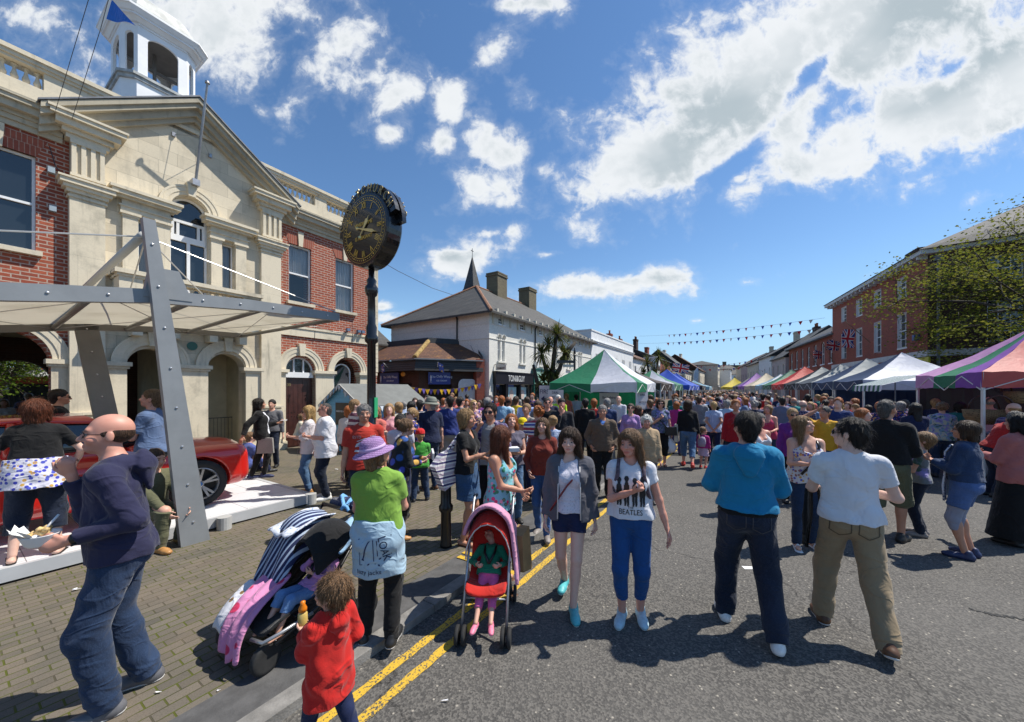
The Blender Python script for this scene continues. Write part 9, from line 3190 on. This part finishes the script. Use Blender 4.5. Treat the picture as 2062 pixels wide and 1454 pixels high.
for sg in (-1,1):
 st = [[(sg * .185 + x,y,z + .06 * (abs(x) / .17) ** 2) for x in (-.17,-.09,0,.09,.17)] for y,z in ((.46,.26),(.30,.34),(.10,.36),(-.04,.38),(-.20,.62),(-.30,.84))]
 drape('seat',st,M_BK,D,.02)
 hd_ = [[(sg * .185 + .185 * math.cos(a),y,z + h_ * math.sin(a)) for a in [math.pi * k / 10 for k in range(11)]] for y,z,h_ in ((-.34,.72,.12),(-.28,.74,.22),(-.14,.72,.29),(.00,.66,.30),(.09,.60,.27))]
 drape('hood',hd_,M_BK,D,.012)
MB().box(-.30,.30,-.34,.20,.14,.30).build('basket',M_BK,D)
sb = thing('striped_blanket','navy and white striped blanket covering the far seat of the double buggy','blanket',l,R(F2))
rows = []
for i in range(12):
 a = math.pi * (1 - i / 11)
 x = .185 + .215 * math.cos(a)
 fl = .03 * math.sin(i * 2.3)
 rows.append([(x,-.30,.72 + .25 * math.sin(a)),(x,-.10,.74 + .29 * math.sin(a)),(x,.06,.70 + .26 * math.sin(a) + fl * .3),(x + fl * .4,.16 + fl,.56 + .10 * math.sin(a)),(x + fl,.24 + fl,.40),(x + fl,.30 + fl,.22 + .05 * math.sin(i))])
mstr,nt,bs = base_mat('stripe_blanket')
oc_ = ocoord(nt)
sx_ = nd(nt,'ShaderNodeSeparateXYZ',i_0=oc_)
k_ = math_n(nt,'FRACT',math_n(nt,'MULTIPLY',math_n(nt,'ADD',sx_.outputs[0],math_n(nt,'MULTIPLY',sx_.outputs[2],.35)),22.0))
nt.links.new(mixc(nt,math_n(nt,'GREATER_THAN',k_,.62),(.018,.026,.085),(.42,.50,.62)),bs.inputs['Base Color'])
bs.inputs['Roughness'].default_value = .9
drape('cloth',rows,mstr,sb)
ms_ = thing('muslin_cloth','white printed muslin lying at the foot of the striped blanket','cloth',l,R(F2))
drape('cloth',[[(.03 + .34 * i / 6,y,z + .02 * math.sin(i * 2 + y * 9)) for i in range(7)] for y,z in ((.26,.47),(.36,.42),(.46,.36),(.54,.27),(.56,.20))],W((.66,.66,.70),'dots',(.25,.15,.06),13),ms_)
wc = thing('white_cloth','white and blue sprigged cloth bundled on top of the striped blanket','cloth',l,R(F2))
drape('cloth',[[(-.02 + .40 * i / 7,-.34 + .16 * j,1.0 + .03 * math.sin(i * 2.2 + j) + .02 * math.cos(i + j * 2) - .06 * abs(j - 1)) for i in range(8)] for j in range(4)],W((.62,.64,.70),'dots',(.20,.30,.50),30),wc)
pk = thing('pink_blanket','pink strawberry print fleece blanket spilling over the front of the double buggy','blanket',l,R(F2))
rows = []
for i in range(10):
 x = -.17 + .36 * i / 9
 fl = .025 * math.sin(i * 1.9)
 rows.append([(x + .12,.10 + fl,.55 + fl),(x + .08,.26,.49 + fl),(x + .03,.42 + fl,.42 + fl),(x + fl,.53 + fl,.32),(x,.57 + fl,.20),(x - .02,.575 + fl * 1.5,.09 + .03 * math.sin(i))])
drape('cloth',rows,W((.60,.24,.42),'dots',(.55,.03,.10),7),pk)
bg = thing('changing_bag','navy padded bag with a pale blue hood slung across the buggy handle','bag',l,R(F2))
b = MB()
b.tube([(-.34,-.50,.98),(.0,-.53,1.0),(.30,-.50,.98)],[.06,.085,.06],12)
b.build('bag',W((.018,.024,.075)),bg,True)
q = text_mb('TIGO',.06,.002).xf(Matrix.Translation((-.18,-.43,1.02)) @ Matrix.Rotation(math.pi,4,'Z'))
q.build('bag_lettering',PRINT_W,bg)
jk = thing('blue_jumper','pale blue jumper heaped on the buggy handle','jumper',l,R(F2))
drape('cloth',[[(-.05 + .045 * i * math.cos(j * .5),-.62 + .07 * j,1.06 + .05 * math.sin(i * 1.1) * math.sin(j * .8 + .4) - .02 * abs(j - 2)) for i in range(8)] for j in range(5)],W((.18,.42,.72)),jk,.03)
js = thing('blue_shirt','light blue shirt bundled over the hood of the double buggy','shirt',l,R(F2))
drape('cloth',[[(-.40 + .055 * i,-.46 + .07 * j,.93 + .05 * math.sin(i * 1.7 + j) + .02 * math.cos(j * 2) - .03 * j * (j > 2)) for i in range(7)] for j in range(6)],W((.32,.50,.68)),js,.02)
off = Matrix.Rotation(R(F2),4,'Z') @ Vector((-.185,.02,0))
_,J = person('toddler with bare feet in lilac top and jeans lying back in the double buggy',dict(loc=l + off,f=F2,H=.98,hs=1.36,top=T(W((.50,.22,.45)),'long',.93),bot=Bt(W((.09,.17,.32),'denim'),len=1.4,th=.014,flare=1.4),hair='short',hc='mid',sit=.80,lean=-36,legs=((.10,.66,.42),(.16,.62,.40)),kneeup=.9,
       arms=(((.06,.22,1.35),(1,-.2,-.5),.9),((.12,.22,1.15),(1,-.3,-.3),.6)),shoe=None,head=(10,-14,12),res=.008,seed=8),group='people at the street fair')
for sg in (-1,1):
 tube_on(J,[J['up'](sg * .10,.06,1.42),J['up'](sg * .09,.15,1.28),J['up'](0,.165,1.06)],.022,'harness',M_BLACK)
for o in bpy.data.objects:
 if o.parent is None and (o.location - l).length < .35 and o.name.split('.')[0] in ('double_buggy','blanket','cloth','striped_blanket','muslin_cloth','white_cloth','pink_blanket','changing_bag','blue_jumper','blue_shirt','person'):
  o.scale = (.88,.88,.88)
# ---------------------------------------------------------------- the crowd up the street
TOPS = [('navy',NVY),('black',BLK),('white',WHT),('grey',GRY),('red',RED),('pale blue',PBL),('pink',PNK),('teal',TEAL),('purple',PUR),('brown',BRN),('cream',CREAM),('dark blue',W((.02,.04,.14))),('lilac',LIL),('coral',CORAL),('green',W((.05,.16,.05))),('striped',STRN),('plaid',PLN),('beige',BEI),('slate',STEEL),('check',PLB),('flowered',NFL),('patterned',TIE),('spotted',DOT),('tartan',CHK)]
BOTS = [('jeans',JEAN),('dark jeans',JEAND),('black trousers',BLK),('light jeans',JEANL),('khaki trousers',KHA),('grey trousers',GRY)]
HAIRS = [('brown','brown'),('dark','dark'),('grey','grey'),('fair','sandy'),('blond','light'),('ginger','ginger'),('black','black'),('white','white'),('mousy','mid')]
def proto(p,h):
 J = skel(p)
 out = []
 for F in (body_field(p,J,h),top_field(p,J,h),bottom_field(p,J,h),hair_field(p,J,h * .8)):
  out.append(F.mesh())
 S = Field(np.minimum(J['heell'],J['heelr']) - .3,np.maximum(J['toel'],J['toer']) + .3,h)
 for s in 'lr':
  S.rc(J['heel' + s],J['toe' + s],.048,.046,.02)
 out.append(S.mesh())
 V = np.concatenate([v for v,_ in out]) * (p['H'] / 1.75)
 o_ = np.cumsum([0] + [len(v) for v,_ in out])
 F_ = np.concatenate([f + o_[i] for i,(_,f) in enumerate(out)])
 mi = np.concatenate([np.full(len(f),min(i,4),np.int32) for i,(_,f) in enumerate(out)])
 me = mesh_obj('person',V,F_,None,None,True)
 data = me.data
 for _ in range(5):
  data.materials.append(BLK)
 data.polygons.foreach_set('material_index',mi)
 a = data.attributes.new('tint','FLOAT_COLOR','POINT')
 a.data.foreach_set('color',np.ones(len(V) * 4,np.float32))
 bpy.data.objects.remove(me)
 return data
PROT = []
for i,(fm,hr,kd,ar,lg,H) in enumerate(((0,'short','tee',('relax','down'),'step',1.77),(1,'bob','long',('fwd','relax'),'stand',1.64),(0,'short','long',('pocket','relax'),'apart',1.74),(1,'long','tee',('hold','relax'),'step2',1.66),
           (0,'bald','long',('down','fwd'),'step',1.75),(1,'curly','long',('relax','hold'),'stand',1.60),(0,'short','tee',('fwd','fwd'),'walk',1.80),(1,'pony','tee',('swingf','swingb'),'walk2',1.68),(1,'long','long',('relax','relax'),'apart',1.62),(0,'short','long',('hold','pocket'),'stand',1.70))):
 p = dict(fem=fm,hair=hr,top=T(None,kd,.90,loose=.8),bot=Bt(None),arms=ar,legs=lg,H=H,seed=i + 40,g=.90 + .05 * (i % 4),hlen=.22 if hr == 'long' else 0,head=((i * 37) % 40 - 20,-4,0))
 PROT.append((fm,hr,proto(p,.018),proto(p,.034)))
rgc = random.Random(21)
taken = [Vector(o.location).xy for o in bpy.data.objects if o.parent is None and o.get('category') == 'person']
SKM = [skin_mat('skin',SKIN[k]) for k in ('fair','pink','tan','pale')]
made = {}
def near_place(q):
 X,Y = q
 if Y < 13:
  return 'near the purple gazebo' if X / Y > .85 else 'mid street' if X / Y > .35 else 'by the green gazebo'
 for lim,nm in ((16,'by the white fronted gazebo'),(21,'by the blue gazebos'),(27,'by the red gazebo'),(35,'by the cream gazebo'),(44,'by the purple gazebo'),(60,'by the yellow gazebo')):
  if Y < lim:
   return ('left side ' if X / Y < .5 else 'right side ') + nm
 return 'at the far street end'
def crowd_person(x,y,z,face,detail):
 fm,hr,m_hi,m_lo = rgc.choice(PROT)
 tn,tm = rgc.choice(TOPS)
 bn,bm = rgc.choice(BOTS)
 hn,hk = rgc.choice(HAIRS[:7] if hr != 'curly' else HAIRS)
 lb = '%s haired %s in %s top, %s, %s' % (hn,'woman' if fm else 'man',tn,'facing us' if abs(face) > 90 else 'from behind',near_place((x,y)))
 if hr == 'bald':
  lb = lb.replace(hn + ' haired','balding')
 o = bpy.data.objects.new('person',m_hi if detail else m_lo)
 COL.objects.link(o)
 o.location = (x,y,z)
 o.rotation_euler = (0,0,R(face) + math.atan2(-x,y))
 s = rgc.uniform(.94,1.05)
 o.scale = (s * rgc.uniform(.95,1.12),s * rgc.uniform(.95,1.1),s)
 for i,m in enumerate((rgc.choice(SKM),tm,bm,hair_mat(HAIRC[hk]),plain('shoe_leather',SHOE[rgc.choice(('k','brown','w','grey'))],.5,var=.15,vscale=20))):
  o.material_slots[i].link = 'OBJECT'
  o.material_slots[i].material = m
 made.setdefault(lb,[]).append(o)
 return tag(o,lb,'person','crowd filling the street')
def street_pt(Y,f):
 """a point across the street between the two rows of stalls"""
 t = (Y - Mc.y) / U.y
 L = Mc + U * t + NN * 1.7
 tt = (Y - RA.y) / U2.y
 Rr = RA + U2 * tt - RX * .3
 p = L.lerp(Rr,f)
 return p.x,Y + rgc.uniform(-.2,.2)
n = 0
tries = 0
while n < 205 and tries < 9000:
 tries += 1
 Y = 10.2 * (5.2 ** (rgc.random() ** .8))
 x,y = street_pt(Y,rgc.uniform(.02,.98))
 if 9 < y < 13 and x < 6.2:
  continue
 q = Vector((x,y))
 md = .52 if Y < 20 else .62
 if any((q - t_).length < md for t_ in taken):
  continue
 taken.append(q)
 crowd_person(x,y,0,rgc.choice((0,10,-15,30,170,185,160,-40,60,-90,90,5,-10)),Y < 18)
 n += 1
for px,Y,f in ((1842,7.7,20),(1884,9.4,-30),(1992,8.4,10),(1932,9.0,0),(1772,8.7,-20),(1688,8.1,170),(1748,9.3,30),(2040,7.2,40),(1640,8.9,0),(1566,8.8,175),(1500,10.0,10),(1700,9.9,0),(1812,9.9,40)):
 p_ = at(px,Y)
 if all((p_.xy - t_).length > .42 for t_ in taken):
  crowd_person(p_.x,p_.y,0,f,True)
for px,Y,f in ((812,11.5,20),(836,12.5,170),(860,12.2,160),(893,12.0,5),(918,12.6,190),(948,13.2,175),(976,13.5,-20),(1000,14.2,160),(1046,14.0,10),(1072,14.5,180),(1094,15.5,185),(1140,14.8,150),(1160,15.2,20),(875,15.0,180),(910,15.6,175),(940,16,10),(988,16.5,160),(1082,17,170),(1118,17.5,180)):
 p_ = at(px,Y)
 o = crowd_person(p_.x,p_.y,PAVE,f,True)
 o['label'] = ', '.join(o['label'].split(', ')[:2]) + ', on the paving ' + ('below the pennants' if px < 990 else 'before the white painted house' if px < 1100 else 'behind the green gazebo')
for s,d,f in ((.1,-19.5,30),(.7,-20.4,190),(1.1,-19.2,170),(1.7,-21.0,20),(.4,-22,200),(1.5,-18.6,60),(3.7,-19.5,10),(4.1,-21,180),(-.4,-20.6,20)):
 p_ = loc_du(d,s)
 o = crowd_person(p_.x,p_.y,PAVE,f,True)
 o['label'] = ', '.join(o['label'].split(', ')[:2]) + ', through the ' + ('left' if s < 2 else 'middle') + ' town hall arch'
 o['group'] = 'shoppers beyond the town hall arches'
V,F_,MI = [],[],[]
mats_ = [SKM[0]] + [m for _,m in TOPS[:8]] + [hair_mat(HAIRC[k]) for k in ('brown','dark','grey','sandy','mid')]
ov = 0
for i in range(420):
 Y = rgc.uniform(50,105)
 x,y = street_pt(Y,rgc.uniform(-.02,1.02))
 me = rgc.choice(PROT)[3]
 if i == 0:
  cache = {}
 if me.name not in cache:
  c_ = np.empty(len(me.vertices) * 3,np.float32)
  me.vertices.foreach_get('co',c_)
  l_ = np.empty(len(me.loops),np.int32)
  me.loops.foreach_get('vertex_index',l_)
  k_ = np.empty(len(me.polygons),np.int32)
  me.polygons.foreach_get('material_index',k_)
  cache[me.name] = (c_.reshape(-1,3),l_.reshape(-1,4),k_)
 c_,l_,k_ = cache[me.name]
 a = rgc.uniform(0,6.28)
 s = rgc.uniform(.94,1.05)
 V.append(np.stack([(c_[:,0] * math.cos(a) - c_[:,1] * math.sin(a)) * s + x,(c_[:,0] * math.sin(a) + c_[:,1] * math.cos(a)) * s + y,c_[:,2] * s],1))
 F_.append(l_ + ov)
 ov += len(c_)
 lut = np.array([0,rgc.randint(1,8),rgc.randint(1,2),rgc.randint(9,13),2])
 MI.append(lut[k_])
o = mesh_obj('distant_crowd',np.concatenate(V),np.concatenate(F_),None,None,True)
for m in mats_:
 o.data.materials.append(m)
o.data.polygons.foreach_set('material_index',np.concatenate(MI).astype(np.int32))
o.data.attributes.new('tint','FLOAT_COLOR','POINT').data.foreach_set('color',np.ones(ov * 4,np.float32))
tag(o,'distant mass of shoppers packing the far end of the street','crowd',kind='stuff')
